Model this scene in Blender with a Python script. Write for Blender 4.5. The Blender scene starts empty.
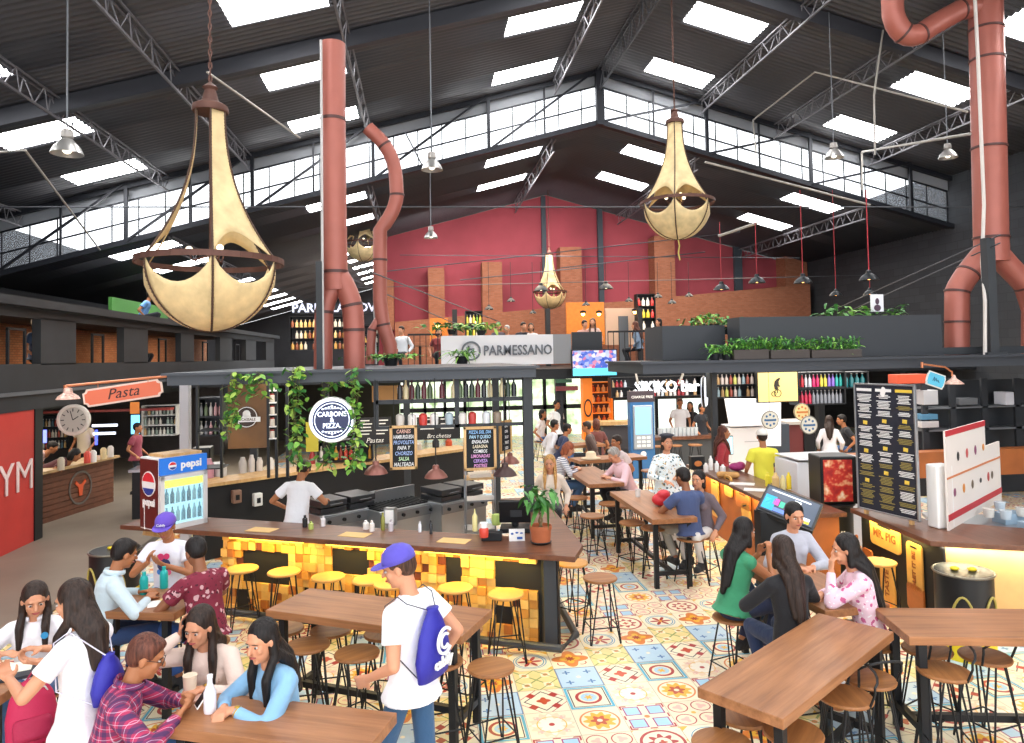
import bpy, math, random
from mathutils import Vector as V, Matrix, Euler
random.seed(7)
PI = math.pi
sc = bpy.context.scene
COL = sc.collection
# ---------------------------------------------------------------- camera (level frame measured from the photograph)
F = 710.0; H = 3.0; YAW = math.atan(90 / F); PIT = math.radians(2.0); ROL = math.radians(1.1)
AX, AY = 512.0, 331.0
_f = V((math.sin(YAW) * math.cos(PIT), math.cos(YAW) * math.cos(PIT), math.sin(PIT)))
_r0 = V((math.cos(YAW), -math.sin(YAW), 0)); _u0 = _r0.cross(_f)
_r = _r0 * math.cos(ROL) - _u0 * math.sin(ROL); _u = _u0 * math.cos(ROL) + _r0 * math.sin(ROL)
CP = V((0, 0, H))
def ray(px, py): return _f + _r * ((px - AX) / F) + _u * (-(py - AY) / F)
def G(px, py, z=0.0):
    d = ray(px, py); return CP + d * ((z - H) / d.z)
def PY(px, py, Y):
    d = ray(px, py); return CP + d * (Y / d.y)
def PX(px, py, X):
    d = ray(px, py); return CP + d * (X / d.x)
def PP(px, py, p0, n):
    d = ray(px, py); return CP + d * ((p0 - CP).dot(n) / d.dot(n))
def proj(p):
    q = V(p) - CP; z = q.dot(_f); return (AX + F * q.dot(_r) / z, AY - F * q.dot(_u) / z)
cam = bpy.data.cameras.new('camera'); cam.sensor_width = 36; cam.lens = 36 * F / 1024
cam.shift_x = (512 - AX) / 1024; cam.shift_y = (AY - 371.5) / 1024; cam.clip_end = 500
co = bpy.data.objects.new('camera', cam); COL.objects.link(co)
m = Matrix((_r, _u, -_f)).transposed().to_4x4(); m.translation = CP; co.matrix_world = m
sc.camera = co
# ---------------------------------------------------------------- materials
def hexc(h):
    h = h.lstrip('#'); c = [int(h[i:i + 2], 16) / 255 for i in (0, 2, 4)]
    return tuple((x / 12.92 if x <= .04045 else ((x + .055) / 1.055) ** 2.4) for x in c)
MATS = {}
class NT:
    def __init__(s, mat): s.m = mat; s.t = mat.node_tree
    def n(s, typ, ins={}, **kw):
        o = s.t.nodes.new(typ)
        for k, v in kw.items(): setattr(o, k, v)
        for k, v in ins.items():
            if isinstance(v, E): v = v.s
            if isinstance(v, bpy.types.NodeSocket): s.t.links.new(v, o.inputs[k])
            else: o.inputs[k].default_value = v
        return o
NTC = [None]
class E:      # small expression wrapper over math nodes
    def __init__(s, sock): s.s = sock
    @staticmethod
    def op(o, *a):
        nd = NTC[0].t.nodes.new('ShaderNodeMath'); nd.operation = o
        for i, v in enumerate(a):
            if isinstance(v, E): NTC[0].t.links.new(v.s, nd.inputs[i])
            else: nd.inputs[i].default_value = v
        return E(nd.outputs[0])
    def __add__(a, b): return E.op('ADD', a, b)
    __radd__ = __add__
    def __sub__(a, b): return E.op('SUBTRACT', a, b)
    def __rsub__(a, b): return E.op('SUBTRACT', b, a)
    def __mul__(a, b): return E.op('MULTIPLY', a, b)
    __rmul__ = __mul__
    def __truediv__(a, b): return E.op('DIVIDE', a, b)
    def __lt__(a, b): return E.op('LESS_THAN', a, b)
    def __gt__(a, b): return E.op('GREATER_THAN', a, b)
    def f(a, o, *b): return E.op(o, a, *b)
def newmat(name):
    m = bpy.data.materials.new(name); m.use_nodes = True
    t = NT(m); t.b = m.node_tree.nodes['Principled BSDF']; MATS[name] = m; NTC[0] = t
    return m, t
def M(name, col=None, rough=.55, metal=0., emit=None, es=1., noise=0., nscale=8., bump=0., bscale=60., alpha=None, trans=0., spec=None, sheen=0.):
    if name in MATS: return MATS[name]
    m, t = newmat(name); b = t.b; c = (*hexc(col), 1)
    b.inputs['Base Color'].default_value = c; b.inputs['Roughness'].default_value = rough; b.inputs['Metallic'].default_value = metal
    if spec is not None: b.inputs['Specular IOR Level'].default_value = spec
    if sheen: b.inputs['Sheen Weight'].default_value = sheen
    if trans: b.inputs['Transmission Weight'].default_value = trans; b.inputs['IOR'].default_value = 1.45
    if emit: b.inputs['Emission Color'].default_value = (*hexc(emit), 1); b.inputs['Emission Strength'].default_value = es
    if alpha is not None: b.inputs['Alpha'].default_value = alpha
    if noise or bump: tc = t.n('ShaderNodeTexCoord').outputs['Object']
    if noise:
        nz = t.n('ShaderNodeTexNoise', {'Vector': tc, 'Scale': nscale, 'Detail': 4.})
        mr = t.n('ShaderNodeMapRange', {'Value': nz.outputs[0], 'From Min': .3, 'From Max': .7, 'To Min': 1 - noise, 'To Max': 1 + noise})
        mx = t.n('ShaderNodeVectorMath', {0: c[:3], 1: mr.outputs[0]}, operation='MULTIPLY')
        t.t.links.new(mx.outputs[0], b.inputs['Base Color'])
    if bump:
        nz = t.n('ShaderNodeTexNoise', {'Vector': tc, 'Scale': bscale, 'Detail': 3.})
        bp = t.n('ShaderNodeBump', {'Height': nz.outputs[0], 'Strength': bump, 'Distance': .02})
        t.t.links.new(bp.outputs[0], b.inputs['Normal'])
    return m
def ramp(t, fac, stops):
    r = t.n('ShaderNodeValToRGB', {'Fac': fac}); e = r.color_ramp.elements
    while len(e) < len(stops): e.new(.5)
    for i, (p, c) in enumerate(stops): e[i].position = p; e[i].color = (*hexc(c), 1)
    return r.outputs[0]
def wood(name, c1, c2, axis=0, scale=1., rough=.45):
    if name in MATS: return MATS[name]
    m, t = newmat(name)
    tc = t.n('ShaderNodeTexCoord').outputs['Object']
    s = [14., 14., 14.]; s[axis] = .9
    mp = t.n('ShaderNodeMapping', {'Vector': tc, 'Scale': [x * scale for x in s]})
    nz = t.n('ShaderNodeTexNoise', {'Vector': mp.outputs[0], 'Scale': 1., 'Detail': 6., 'Roughness': .65})
    nz2 = t.n('ShaderNodeTexNoise', {'Vector': tc, 'Scale': 1.7, 'Detail': 2.})
    f = E(nz.outputs[0]) * .8 + E(nz2.outputs[0]) * .3
    t.t.links.new(ramp(t, f.s, [(.33, c2), (.68, c1)]), t.b.inputs['Base Color'])
    t.b.inputs['Roughness'].default_value = rough
    bp = t.n('ShaderNodeBump', {'Height': nz.outputs[0], 'Strength': .15, 'Distance': .01}); t.t.links.new(bp.outputs[0], t.b.inputs['Normal'])
    return m
def brick(name, c1, c2, mort, scale=4., vert='XZ', bw=.5, rh=.25, ms=.02, rough=.8):
    if name in MATS: return MATS[name]
    m, t = newmat(name)
    tc = t.n('ShaderNodeTexCoord').outputs['Object']; sp = t.n('ShaderNodeSeparateXYZ', {0: tc})
    a = {'X': 0, 'Y': 1, 'Z': 2}
    u = sp.outputs[a[vert[0]]] if len(vert) == 2 else (E(sp.outputs[0]) + E(sp.outputs[1])).s
    cb = t.n('ShaderNodeCombineXYZ', {0: u, 1: sp.outputs[a[vert[-1]]]})
    bk = t.n('ShaderNodeTexBrick', {'Vector': cb.outputs[0], 'Color1': (*hexc(c1), 1), 'Color2': (*hexc(c2), 1), 'Mortar': (*hexc(mort), 1), 'Scale': scale, 'Mortar Size': ms, 'Brick Width': bw, 'Row Height': rh})
    t.t.links.new(bk.outputs[0], t.b.inputs['Base Color']); t.b.inputs['Roughness'].default_value = rough
    return m
def fabric(name, kind, cols):
    """patterned cloth: plaid / floral / stripes"""
    if name in MATS: return MATS[name]
    m, t = newmat(name)
    tc = t.n('ShaderNodeTexCoord').outputs['Object']; sp = t.n('ShaderNodeSeparateXYZ', {0: tc})
    x, y, z = [E(o) for o in sp.outputs]
    base = (*hexc(cols[0]), 1)
    def mix(c, fac, col):
        return t.n('ShaderNodeMix', {'Factor': fac, 6: c, 7: (*hexc(col), 1)}, data_type='RGBA').outputs[2]
    c = base
    if kind == 'plaid':
        u = x + y * .6
        for e, per, w, col in ((u, .06, .42, cols[1]), (z, .06, .42, cols[1]), (u + .02, .06, .05, cols[2]), (z + .02, .06, .05, cols[2])):
            fr = (e / per).f('FRACT'); k = (fr < w) * (.62 if col == cols[1] else .5)
            c = mix(c, k.s, col)
    elif kind == 'stripes':
        fr = (z / .03).f('FRACT'); c = mix(c, (fr < .45).s, cols[1])
    else:
        for i, (sca, th, col) in enumerate(((16., .30, cols[1]), (27., .24, cols[2]))):
            nzv = t.n('ShaderNodeTexNoise', {'Vector': tc, 'Scale': 20.}); ad = t.n('ShaderNodeVectorMath', {0: tc, 1: (i * 3., 0, 0)}, operation='ADD')
            sc_ = t.n('ShaderNodeVectorMath', {0: nzv.outputs[1], 'Scale': .05}, operation='SCALE'); a2 = t.n('ShaderNodeVectorMath', {0: ad.outputs[0], 1: sc_.outputs[0]}, operation='ADD')
            vo = t.n('ShaderNodeTexVoronoi', {'Vector': a2.outputs[0], 'Scale': sca}); c = mix(c, (E(vo.outputs['Distance']) < th).s, col)
    if isinstance(c, tuple): t.b.inputs['Base Color'].default_value = c
    else: t.t.links.new(c, t.b.inputs['Base Color'])
    t.b.inputs['Roughness'].default_value = .85
    nz = t.n('ShaderNodeTexNoise', {'Vector': tc, 'Scale': 14., 'Detail': 2.}); bp = t.n('ShaderNodeBump', {'Height': nz.outputs[0], 'Strength': .5, 'Distance': .03}); t.t.links.new(bp.outputs[0], t.b.inputs['Normal'])
    return m
def cloth(col): return M('cloth_' + col, '#' + col, .88, bump=.55, bscale=13., sheen=.1)
def paint(col, rough=.5, metal=0.): return M('paint_%s_%d_%d' % (col, rough * 100, metal * 100), '#' + col, rough, metal)
def glow(col, es): return M('glow_%s_%g' % (col, es), '#' + col, .5, emit='#' + col, es=es)
BLK = M('black_steel', '#1b1d20', .45, .3); GRY = M('grey_steel', '#6e7176', .5, .4); LGY = M('pale_steel', '#a9a49c', .5, .3)
CHAR = M('charcoal_paint', '#2f3236', .6, noise=.12, nscale=2.); WHT = M('white_enamel', '#f2f1ee', .4); CHR = M('brushed_steel', '#b9bcc0', .3, .85)
# ---------------------------------------------------------------- mesh building
def fr(d, up=V((0, 0, 1))):
    d = V(d).normalized()
    x = d.cross(up)
    if x.length < 1e-4: x = d.cross(V((0, 1, 0)))
    x.normalize(); return x, x.cross(d).normalized()
def RZ(a): return Matrix.Rotation(a, 4, 'Z')
def T(x, y=None, z=None): return Matrix.Translation(V((x, y, z)) if y is not None else V(x))
def TR(loc, rz=0, rx=0, ry=0): return Matrix.Translation(V(loc)) @ Euler((rx, ry, rz)).to_matrix().to_4x4()
class MB:
    def __init__(s, X=None): s.v = []; s.f = []; s.mi = []; s.X = X or Matrix.Identity(4); s.k = 0
    def add(s, vs, fs, X=None):
        n = len(s.v); X = s.X @ X if X else s.X
        s.v += [X @ V(p) for p in vs]; s.f += [[i + n for i in q] for q in fs]; s.mi += [s.k] * len(fs); return s
    def box(s, c, d, X=None, rz=0):
        c = V(c); hx, hy, hz = d[0] / 2, d[1] / 2, d[2] / 2
        R = RZ(rz)
        vs = [c + (R @ V((x, y, z))) for x in (-hx, hx) for y in (-hy, hy) for z in (-hz, hz)]
        return s.add(vs, [(0, 1, 3, 2), (4, 6, 7, 5), (0, 4, 5, 1), (2, 3, 7, 6), (0, 2, 6, 4), (1, 5, 7, 3)], X)
    def bb(s, a, b, X=None):
        a, b = V(a), V(b); return s.box((a + b) / 2, [abs(q) for q in (b - a)], X)
    def beam(s, p, q, w, h=None, up=V((0, 0, 1))):
        """rectangular bar from p to q"""
        h = h or w; p, q = V(p), V(q); x, u = fr(q - p, up); vs = []
        for e in (p, q): vs += [e + x * a * w / 2 + u * b * h / 2 for a, b in ((-1, -1), (1, -1), (1, 1), (-1, 1))]
        return s.add(vs, [(3, 2, 1, 0), (4, 5, 6, 7), (0, 1, 5, 4), (1, 2, 6, 5), (2, 3, 7, 6), (3, 0, 4, 7)])
    def tube(s, pts, r, n=8, closed=False, cap=True):
        pts = [V(p) for p in pts]; m = len(pts); rs = r if isinstance(r, (list, tuple)) else [r] * m
        vs = []; fs = []; px = None
        for i, p in enumerate(pts):
            a = pts[i - 1] if (i or closed) else p; b = pts[(i + 1) % m] if (i < m - 1 or closed) else p
            d = (b - a).normalized()
            if px is None: px, u = fr(d)
            else:
                px = px - d * px.dot(d)
                if px.length < 1e-5: px = fr(d)[0]
                px.normalize()
            u = px.cross(d)
            vs += [p + (px * math.cos(2 * PI * k / n) + u * math.sin(2 * PI * k / n)) * rs[i] for k in range(n)]
        for i in range(m if closed else m - 1):
            for k in range(n):
                a, b = i * n + k, i * n + (k + 1) % n; c, d = ((i + 1) % m) * n + (k + 1) % n, ((i + 1) % m) * n + k
                fs.append((a, d, c, b))
        if cap and not closed: fs += [list(range(n)), list(range((m - 1) * n, m * n))[::-1]]
        return s.add(vs, fs)
    def cyl(s, p, q, r, r2=None, n=16): return s.tube([p, q], [r, r if r2 is None else r2], n)
    def lathe(s, prof, n=24, X=None, a0=0, a1=2 * PI):
        full = abs(a1 - a0 - 2 * PI) < 1e-6; k = n if full else n + 1; vs = []; fs = []
        for r, z in prof:
            vs += [(r * math.cos(a0 + (a1 - a0) * i / n), r * math.sin(a0 + (a1 - a0) * i / n), z) for i in range(k)]
        for j in range(len(prof) - 1):
            for i in range(n if full else n):
                a, b = j * k + i, j * k + (i + 1) % k; fs.append((a, b, b + k, a + k))
        op = prof[0] == prof[-1]
        if prof[0][0] > 1e-4 and full and not op: fs.append(list(range(k))[::-1])
        if prof[-1][0] > 1e-4 and full and not op: fs.append([(len(prof) - 1) * k + i for i in range(k)])
        return s.add(vs, fs, X)
    def ell(s, c, r, R=None, n=12, m=8):
        """ellipsoid"""
        if not isinstance(r, (tuple, list)): r = (r, r, r)
        R = R or Matrix.Identity(3); c = V(c); vs = [c + R @ V((0, 0, -r[2]))]
        for j in range(1, m):
            t = -PI / 2 + PI * j / m
            vs += [c + R @ V((r[0] * math.cos(t) * math.cos(2 * PI * i / n), r[1] * math.cos(t) * math.sin(2 * PI * i / n), r[2] * math.sin(t))) for i in range(n)]
        vs.append(c + R @ V((0, 0, r[2]))); e = len(vs) - 1
        fs = [(0, 1 + (i + 1) % n, 1 + i) for i in range(n)]
        for j in range(m - 2):
            for i in range(n): a, b = 1 + j * n + i, 1 + j * n + (i + 1) % n; fs.append((a, b, b + n, a + n))
        fs += [(1 + (m - 2) * n + i, 1 + (m - 2) * n + (i + 1) % n, e) for i in range(n)]
        return s.add(vs, fs)
    def cap(s, p, q, r, r2=None, flat=False):
        """tapered capsule (round ends) for figures"""
        r2 = r if r2 is None else r2; p, q = V(p), V(q)
        if (q - p).length > 1e-5: s.tube([p, q], [r, r2], 12)
        s.ell(p, r)
        if not flat: s.ell(q, r2)
        return s
    def prism(s, poly, z0, z1, X=None):
        n = len(poly); vs = [(x, y, z0) for x, y in poly] + [(x, y, z1) for x, y in poly]
        fs = [list(range(n))[::-1], list(range(n, 2 * n))] + [(i, (i + 1) % n, n + (i + 1) % n, n + i) for i in range(n)]
        return s.add(vs, fs, X)
    def quad(s, *p): return s.add(p, [list(range(len(p)))])
    def sheet(s, a, b, c, d, t):
        """thin slab from 4 corners, thickness t along its normal"""
        a, b, c, d = V(a), V(b), V(c), V(d); n = (b - a).cross(d - a).normalized() * t
        return s.add([a, b, c, d, a + n, b + n, c + n, d + n], [(3, 2, 1, 0), (4, 5, 6, 7), (0, 1, 5, 4), (1, 2, 6, 5), (2, 3, 7, 6), (3, 0, 4, 7)])
    def build(s, name, mat, parent=None, smooth=False, bev=0., world=False):
        me = bpy.data.meshes.new(name); me.from_pydata([tuple(p) for p in s.v], [], s.f)
        for mm in (mat if isinstance(mat, (list, tuple)) else [mat]): me.materials.append(mm)
        if any(s.mi): me.polygons.foreach_set('material_index', s.mi)
        me.update()
        if smooth:
            for p in me.polygons: p.use_smooth = True
            if smooth != 2: me.set_sharp_from_angle(angle=math.radians(40))
        o = bpy.data.objects.new(name, me); COL.objects.link(o)
        if parent:
            o.parent = parent
            if world: o.matrix_parent_inverse = parent_mat(parent).inverted()
        if bev:
            md = o.modifiers.new('bevel', 'BEVEL'); md.width = bev; md.segments = 2; md.limit_method = 'ANGLE'; md.angle_limit = math.radians(40)
        return o
def parent_mat(o):
    m = Matrix.Translation(o.location) @ o.rotation_euler.to_matrix().to_4x4() @ Matrix.Diagonal((*o.scale, 1))
    if o.parent: m = parent_mat(o.parent) @ o.matrix_parent_inverse @ m
    return m
def tag(o, label, cat, group=None, kind=None):
    o['label'] = label; o['category'] = cat
    if group: o['group'] = group
    if kind: o['kind'] = kind
    return o
def thing(name, label, cat, loc=(0, 0, 0), rz=0, group=None):
    o = bpy.data.objects.new(name, None); COL.objects.link(o); o.location = V(loc); o.rotation_euler = (0, 0, rz); o.empty_display_size = .1
    return tag(o, label, cat, group)
def struct(o): o['kind'] = 'structure'; return o
def dup(root, loc, rz=None, label=None, group=None, scale=None):
    r = root.copy(); COL.objects.link(r); r.location = V(loc)
    if rz is not None: r.rotation_euler = (0, 0, rz)
    if label: r['label'] = label
    if group: r['group'] = group
    if scale: r.scale = (scale,) * 3 if not isinstance(scale, tuple) else scale
    for ch in list(root.children):
        c = ch.copy(); COL.objects.link(c); c.parent = r; c.matrix_parent_inverse = ch.matrix_parent_inverse
        for g in ch.children:
            d = g.copy(); COL.objects.link(d); d.parent = c; d.matrix_parent_inverse = g.matrix_parent_inverse
    return r
def text(name, body, size, mat, parent, X, ext=.004, shear=0., align='CENTER', bold=0., sx=1., spacing=1., maxw=None):
    cu = bpy.data.curves.new(name, 'FONT'); cu.body = body; cu.size = size; cu.extrude = ext; cu.align_x = align; cu.align_y = 'CENTER'; cu.shear = shear; cu.offset = bold; cu.space_line = spacing; cu.resolution_u = 2
    o = bpy.data.objects.new(name, cu); COL.objects.link(o)
    dg = bpy.context.evaluated_depsgraph_get(); dg.update(); me = bpy.data.meshes.new_from_object(o.evaluated_get(dg)); bpy.data.objects.remove(o)
    if maxw:
        ws = [v.co.x for v in me.vertices]; wd_ = (max(ws) - min(ws)) if ws else 1; sx = min(sx, maxw / max(wd_, 1e-4))
    me.transform(X @ Matrix.Diagonal((sx, 1, 1, 1))); me.materials.clear(); me.materials.append(mat)
    r = bpy.data.objects.new(name, me); COL.objects.link(r)
    if parent: r.parent = parent
    return r
def FX(right, up, o):
    """matrix with local x=right, y=up, z=out"""
    r = V(right).normalized(); u = V(up); n = r.cross(u).normalized(); u = n.cross(r); m = Matrix((r, u, n)).transposed().to_4x4(); m.translation = V(o); return m
def merge(*objs): pass
def bake(o):
    """apply the modifiers of a fresh object into its own mesh"""
    dg = bpy.context.evaluated_depsgraph_get(); dg.update()
    me = bpy.data.meshes.new_from_object(o.evaluated_get(dg)); o.modifiers.clear(); o.data = me
def remesh(mb, name, mat, parent, vox, it=3, fac=.5):
    o = mb.build(name, mat); md = o.modifiers.new('r', 'REMESH'); md.mode = 'VOXEL'; md.voxel_size = vox; md.use_smooth_shade = True
    if it: s = o.modifiers.new('s', 'SMOOTH'); s.factor = fac; s.iterations = it
    bake(o)
    o.data.materials.clear(); o.data.materials.append(mat)
    if parent: o.parent = parent
    return o
# ================================================================ SETTING
w = bpy.data.worlds.new('daylight'); sc.world = w; w.use_nodes = True
_bg = w.node_tree.nodes['Background']; _bg.inputs[0].default_value = (.93, .96, 1, 1); _bg.inputs[1].default_value = 2.6
sc.view_settings.view_transform = 'Standard'; sc.view_settings.look = 'None'; sc.view_settings.gamma = 1; sc.view_settings.use_curve_mapping = False
sc.view_settings.exposure = .22
sc.cycles.max_bounces = 8; sc.cycles.diffuse_bounces = 4; sc.cycles.glossy_bounces = 3; sc.cycles.transmission_bounces = 4; sc.cycles.use_denoising = True
sc.cycles.sample_clamp_indirect = 6; sc.cycles.caustics_reflective = False; sc.cycles.caustics_refractive = False
# ---- floor: patchwork of encaustic tiles (metres, aligned with the nave)
def floor_mat():
    m, t = newmat('encaustic_tiles')
    tc = t.n('ShaderNodeTexCoord').outputs['Object']; S = .40
    sp = t.n('ShaderNodeSeparateXYZ', {0: tc}); X, Y = E(sp.outputs[0]) / S, E(sp.outputs[1]) / S
    cx, cy = X.f('FLOOR'), Y.f('FLOOR'); u, v = X - cx - .5, Y - cy - .5
    idn = ((cx * 3 + cy * 5) / 11).f('FRACT') * 11 + .01          # diagonal sequence of 11 designs
    idn = idn.f('FLOOR')
    r = (u * u + v * v).f('SQRT'); th = E.op('ARCTAN2', v, u); au, av = u.f('ABSOLUTE'), v.f('ABSOLUTE')
    mx_ = E.op('MAXIMUM', au, av); di = au + av
    qu, qv = au - .25, av - .25; qr = (qu * qu + qv * qv).f('SQRT'); qth = E.op('ARCTAN2', qv, qu); qd = qu.f('ABSOLUTE') + qv.f('ABSOLUTE'); qm = E.op('MAXIMUM', qu.f('ABSOLUTE'), qv.f('ABSOLUTE'))
    def ring(a, c, w): return ((a - c).f('ABSOLUTE')) < w
    def pet(n, a=th): return (a * n).f('COSINE')
    CR, RD, TR_, YE, BL, LB, DK, OR, PK, GN = '#f8ebcd', '#b3322a', '#c8502f', '#efb93c', '#3f79b4', '#a9d3ea', '#33343a', '#e2843c', '#eebfae', '#97a860'
    D = [
      (CR, [(ring(r, .42, .03), RD), (r < (.25 + .06 * pet(8)), RD), (r < .17, CR), (r < .07 + .02 * pet(4), TR_), ((qr > .31) * (r > .47), YE)]),
      ('#bcd6e6', [(qr < .06 + .04 * pet(4, qth), BL), (ring(mx_, .485, .014), BL), (r < .05, CR)]),
      (CR, [(ring(r, .40, .02), OR), (r < .30 + .05 * pet(10), YE), (r < .16 + .04 * pet(6), TR_), (r < .06, CR)]),
      (CR, [(ring(r, .34, .015), '#54a0c4'), (ring(r, .4, .012), '#54a0c4'), (r < .18 + .12 * pet(6), RD), (r < .05, YE), ((di > .82), YE)]),
      (CR, [(ring(di, .42, .02), DK), (qd < .12, RD), (r < .13 + .03 * pet(4), TR_), (ring(di, .6, .012), RD)]),
      (CR, [((qm < .15) * (qm > .0), LB), (ring(qm, .16, .015), '#a8347a'), (r < .06, OR), (ring(mx_, .46, .02) * (pet(8) > .2), RD)]),
      (CR, [(r < .36 + .1 * pet(4), OR), (r < .20 + .06 * pet(4), YE), (r < .1 + .03 * pet(8), RD), (ring(qr, .1, .015) * (r > .38), RD)]),
      (CR, [(ring(mx_, .45, .03), '#4fb0cf'), (ring(mx_, .39, .013), DK), (ring(r, .26, .035), RD), (r < .18, LB), (r < .08 + .03 * pet(6), YE)]),
      ('#f6e3c4', [(ring(qr, .2, .013), RD), (qr < .09 + .03 * pet(3, qth), PK), (r < .05, YE)]),
      ('#f3dc96', [(ring(au - av, 0., .03), GN), (qm < .11, CR), (qr < .06, OR), (ring(di, .5, .02), GN)]),
      (CR, [(r < .44 + .04 * pet(16), '#f4d9b8'), (r < .32 + .1 * pet(8), '#f9f0df'), (ring(r, .3, .012), YE), (r < .06, RD), (qr < .06 + .02 * pet(4, qth), PK)])]
    out = None
    for i, (base, layers) in enumerate(D):
        c = (*hexc(base), 1)
        for fac, col in layers:
            fac = fac if isinstance(fac, E) else E(fac)
            c = t.n('ShaderNodeMix', {'Factor': fac, 6: c, 7: (*hexc(col), 1)}, data_type='RGBA').outputs[2]
        out = c if out is None else t.n('ShaderNodeMix', {'Factor': ((idn - i).f('ABSOLUTE') < .5), 6: out, 7: c}, data_type='RGBA').outputs[2]
    out = t.n('ShaderNodeMix', {'Factor': (mx_ > .492), 6: out, 7: (*hexc('#b9a98c'), 1)}, data_type='RGBA').outputs[2]
    nz = t.n('ShaderNodeTexNoise', {'Vector': tc, 'Scale': 1.3, 'Detail': 5.})
    mr = t.n('ShaderNodeMapRange', {'Value': nz.outputs[0], 'From Min': .3, 'From Max': .7, 'To Min': .86, 'To Max': 1.06})
    mm = t.n('ShaderNodeVectorMath', {0: out, 1: mr.outputs[0]}, operation='MULTIPLY')
    t.t.links.new(mm.outputs[0], t.b.inputs['Base Color']); t.b.inputs['Roughness'].default_value = .32
    return m
fb = MB(); fb.bb((-4.6, -3, -.2), (16.3, 46, 0)); struct(fb.build('floor', floor_mat()))
fb = MB(); fb.bb((-12, -3, -.2), (-4.605, 46, .0)); struct(fb.build('floor_walkway', M('walkway_screed', '#8d8172', .5, noise=.1, nscale=1.2)))
fb = MB(); fb.bb((-4.62, -3, .0), (-4.5, 46, .012)); struct(fb.build('trim_1', M('brass_strip', '#6d6254', .4, .5)))
# ---- roofs. Corrugated sheets run down the slope; skylight bays are left open and glazed with translucent sheets
ROOF = M('black_corrugated', '#4a4a4f', .5, .0, noise=.12, nscale=.6)
SKYL = glow('ffffff', 14.0)
PIT_ = .27; XR = 5.2
SKX = [(-8.65, -6.95), (-3.3, -1.6), (2.0, 3.7), (6.35, 8.05), (11.7, 13.4)]
def roof(zr, Y0, Y1, xl, xr, rows, nm):
    b = MB(); xs = sorted({xl, xr, XR} | {x for a in SKX for x in a if xl < x < xr}); P = .16; n = int(round((Y1 - Y0) / P)) * 4
    ys = [Y0 + (Y1 - Y0) * i / n for i in range(n + 1)]; zz = [.022 * math.sin(2 * PI * (y - Y0) / P) for y in ys]
    idx = {}
    for i, x in enumerate(xs):
        for j, y in enumerate(ys): idx[i, j] = len(b.v); b.v.append(V((x, y, zr - PIT_ * abs(x - XR) + zz[j])))
    for i in range(len(xs) - 1):
        xm = (xs[i] + xs[i + 1]) / 2; sk = any(a < xm < c for a, c in SKX)
        for j in range(n):
            ym = (ys[j] + ys[j + 1]) / 2
            if sk and any(a < ym < c for a, c in rows): continue
            b.f.append((idx[i, j], idx[i + 1, j], idx[i + 1, j + 1], idx[i, j + 1])); b.mi.append(0)
    o = b.build(nm, ROOF, smooth=2); s = o.modifiers.new('s', 'SOLIDIFY'); s.thickness = .03; s.offset = 1; struct(o)
    for a, c in SKX:
        if a < xl or c > xr: continue
        for y0, y1 in rows:
            s = MB(); k = 24; vs = []; fs = []
            for j in range(k + 1):
                y = y0 - .03 + (y1 - y0 + .06) * j / k; z = .022 * math.sin(2 * PI * (y - Y0) / P) + .02
                vs += [(x, y, zr - PIT_ * abs(x - XR) + z + q) for x in (a - .03, c + .03) for q in (0, .01)]
            for j in range(k): o_ = j * 4; fs += [(o_, o_ + 2, o_ + 6, o_ + 4), (o_ + 1, o_ + 5, o_ + 7, o_ + 3)]
            s.add(vs, fs); struct(s.build('skylight', SKYL, smooth=2))
ZU, ZL = 11.3, 9.72
roof(ZU, -3, 20.05, -11.6, 16.3, [(y, y + 1.0) for y in (-.4, 2.9, 6.1, 9.1, 12.1, 15.25, 18.25)], 'ceiling')  # rows overhead and behind are out of view, added for their light
roof(ZL, 20.1, 29.2, -11.6, 16.3, [(20.9, 21.9), (24.1, 25.1)], 'ceiling_rear')
ROOF_B = [(y, y + .9) for y in (30.2, 32.6, 35, 37.4, 39.8, 42.2)]
roof(ZL, 29.2, 46, -11.6, 5.2, ROOF_B, 'ceiling_far')
# ---- walls
DKW = M('dark_wall', '#2b2d31', .75, noise=.15, nscale=1.5)
def slope_wall(nm, mat, Y, x0, x1, z0, zr, th=.15):
    xs = [x0] + ([XR] if x0 < XR < x1 else []) + [x1]
    poly = [(x0, z0), (x1, z0)] + [(x, zr - PIT_ * abs(x - XR)) for x in reversed(xs)]
    b = MB(Matrix(((1, 0, 0, 0), (0, 0, 1, Y), (0, 1, 0, 0), (0, 0, 0, 1)))); b.prism(poly, 0, th); return struct(b.build(nm, mat))
REDW = M('red_plaster', '#9e424c', .8, noise=.14, nscale=.7)
slope_wall('wall_rear', REDW, 29.0, -1.75, 16.3, 0, ZL - .05)
slope_wall('wall_far', DKW, 45.8, -11.6, 5.2, 0, ZL - .05)
b = MB(); b.bb((16.3, -3, 0), (16.5, 29, 8.5)); struct(b.build('wall_right', brick('grey_block', '#303338', '#383b40', '#26282c', 1.2, 'YZ', .6, .3, .008)))
b = MB(); b.bb((-11.8, -3, 0), (-11.6, 46, 6.9)); struct(b.build('wall_left', DKW))
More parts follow.
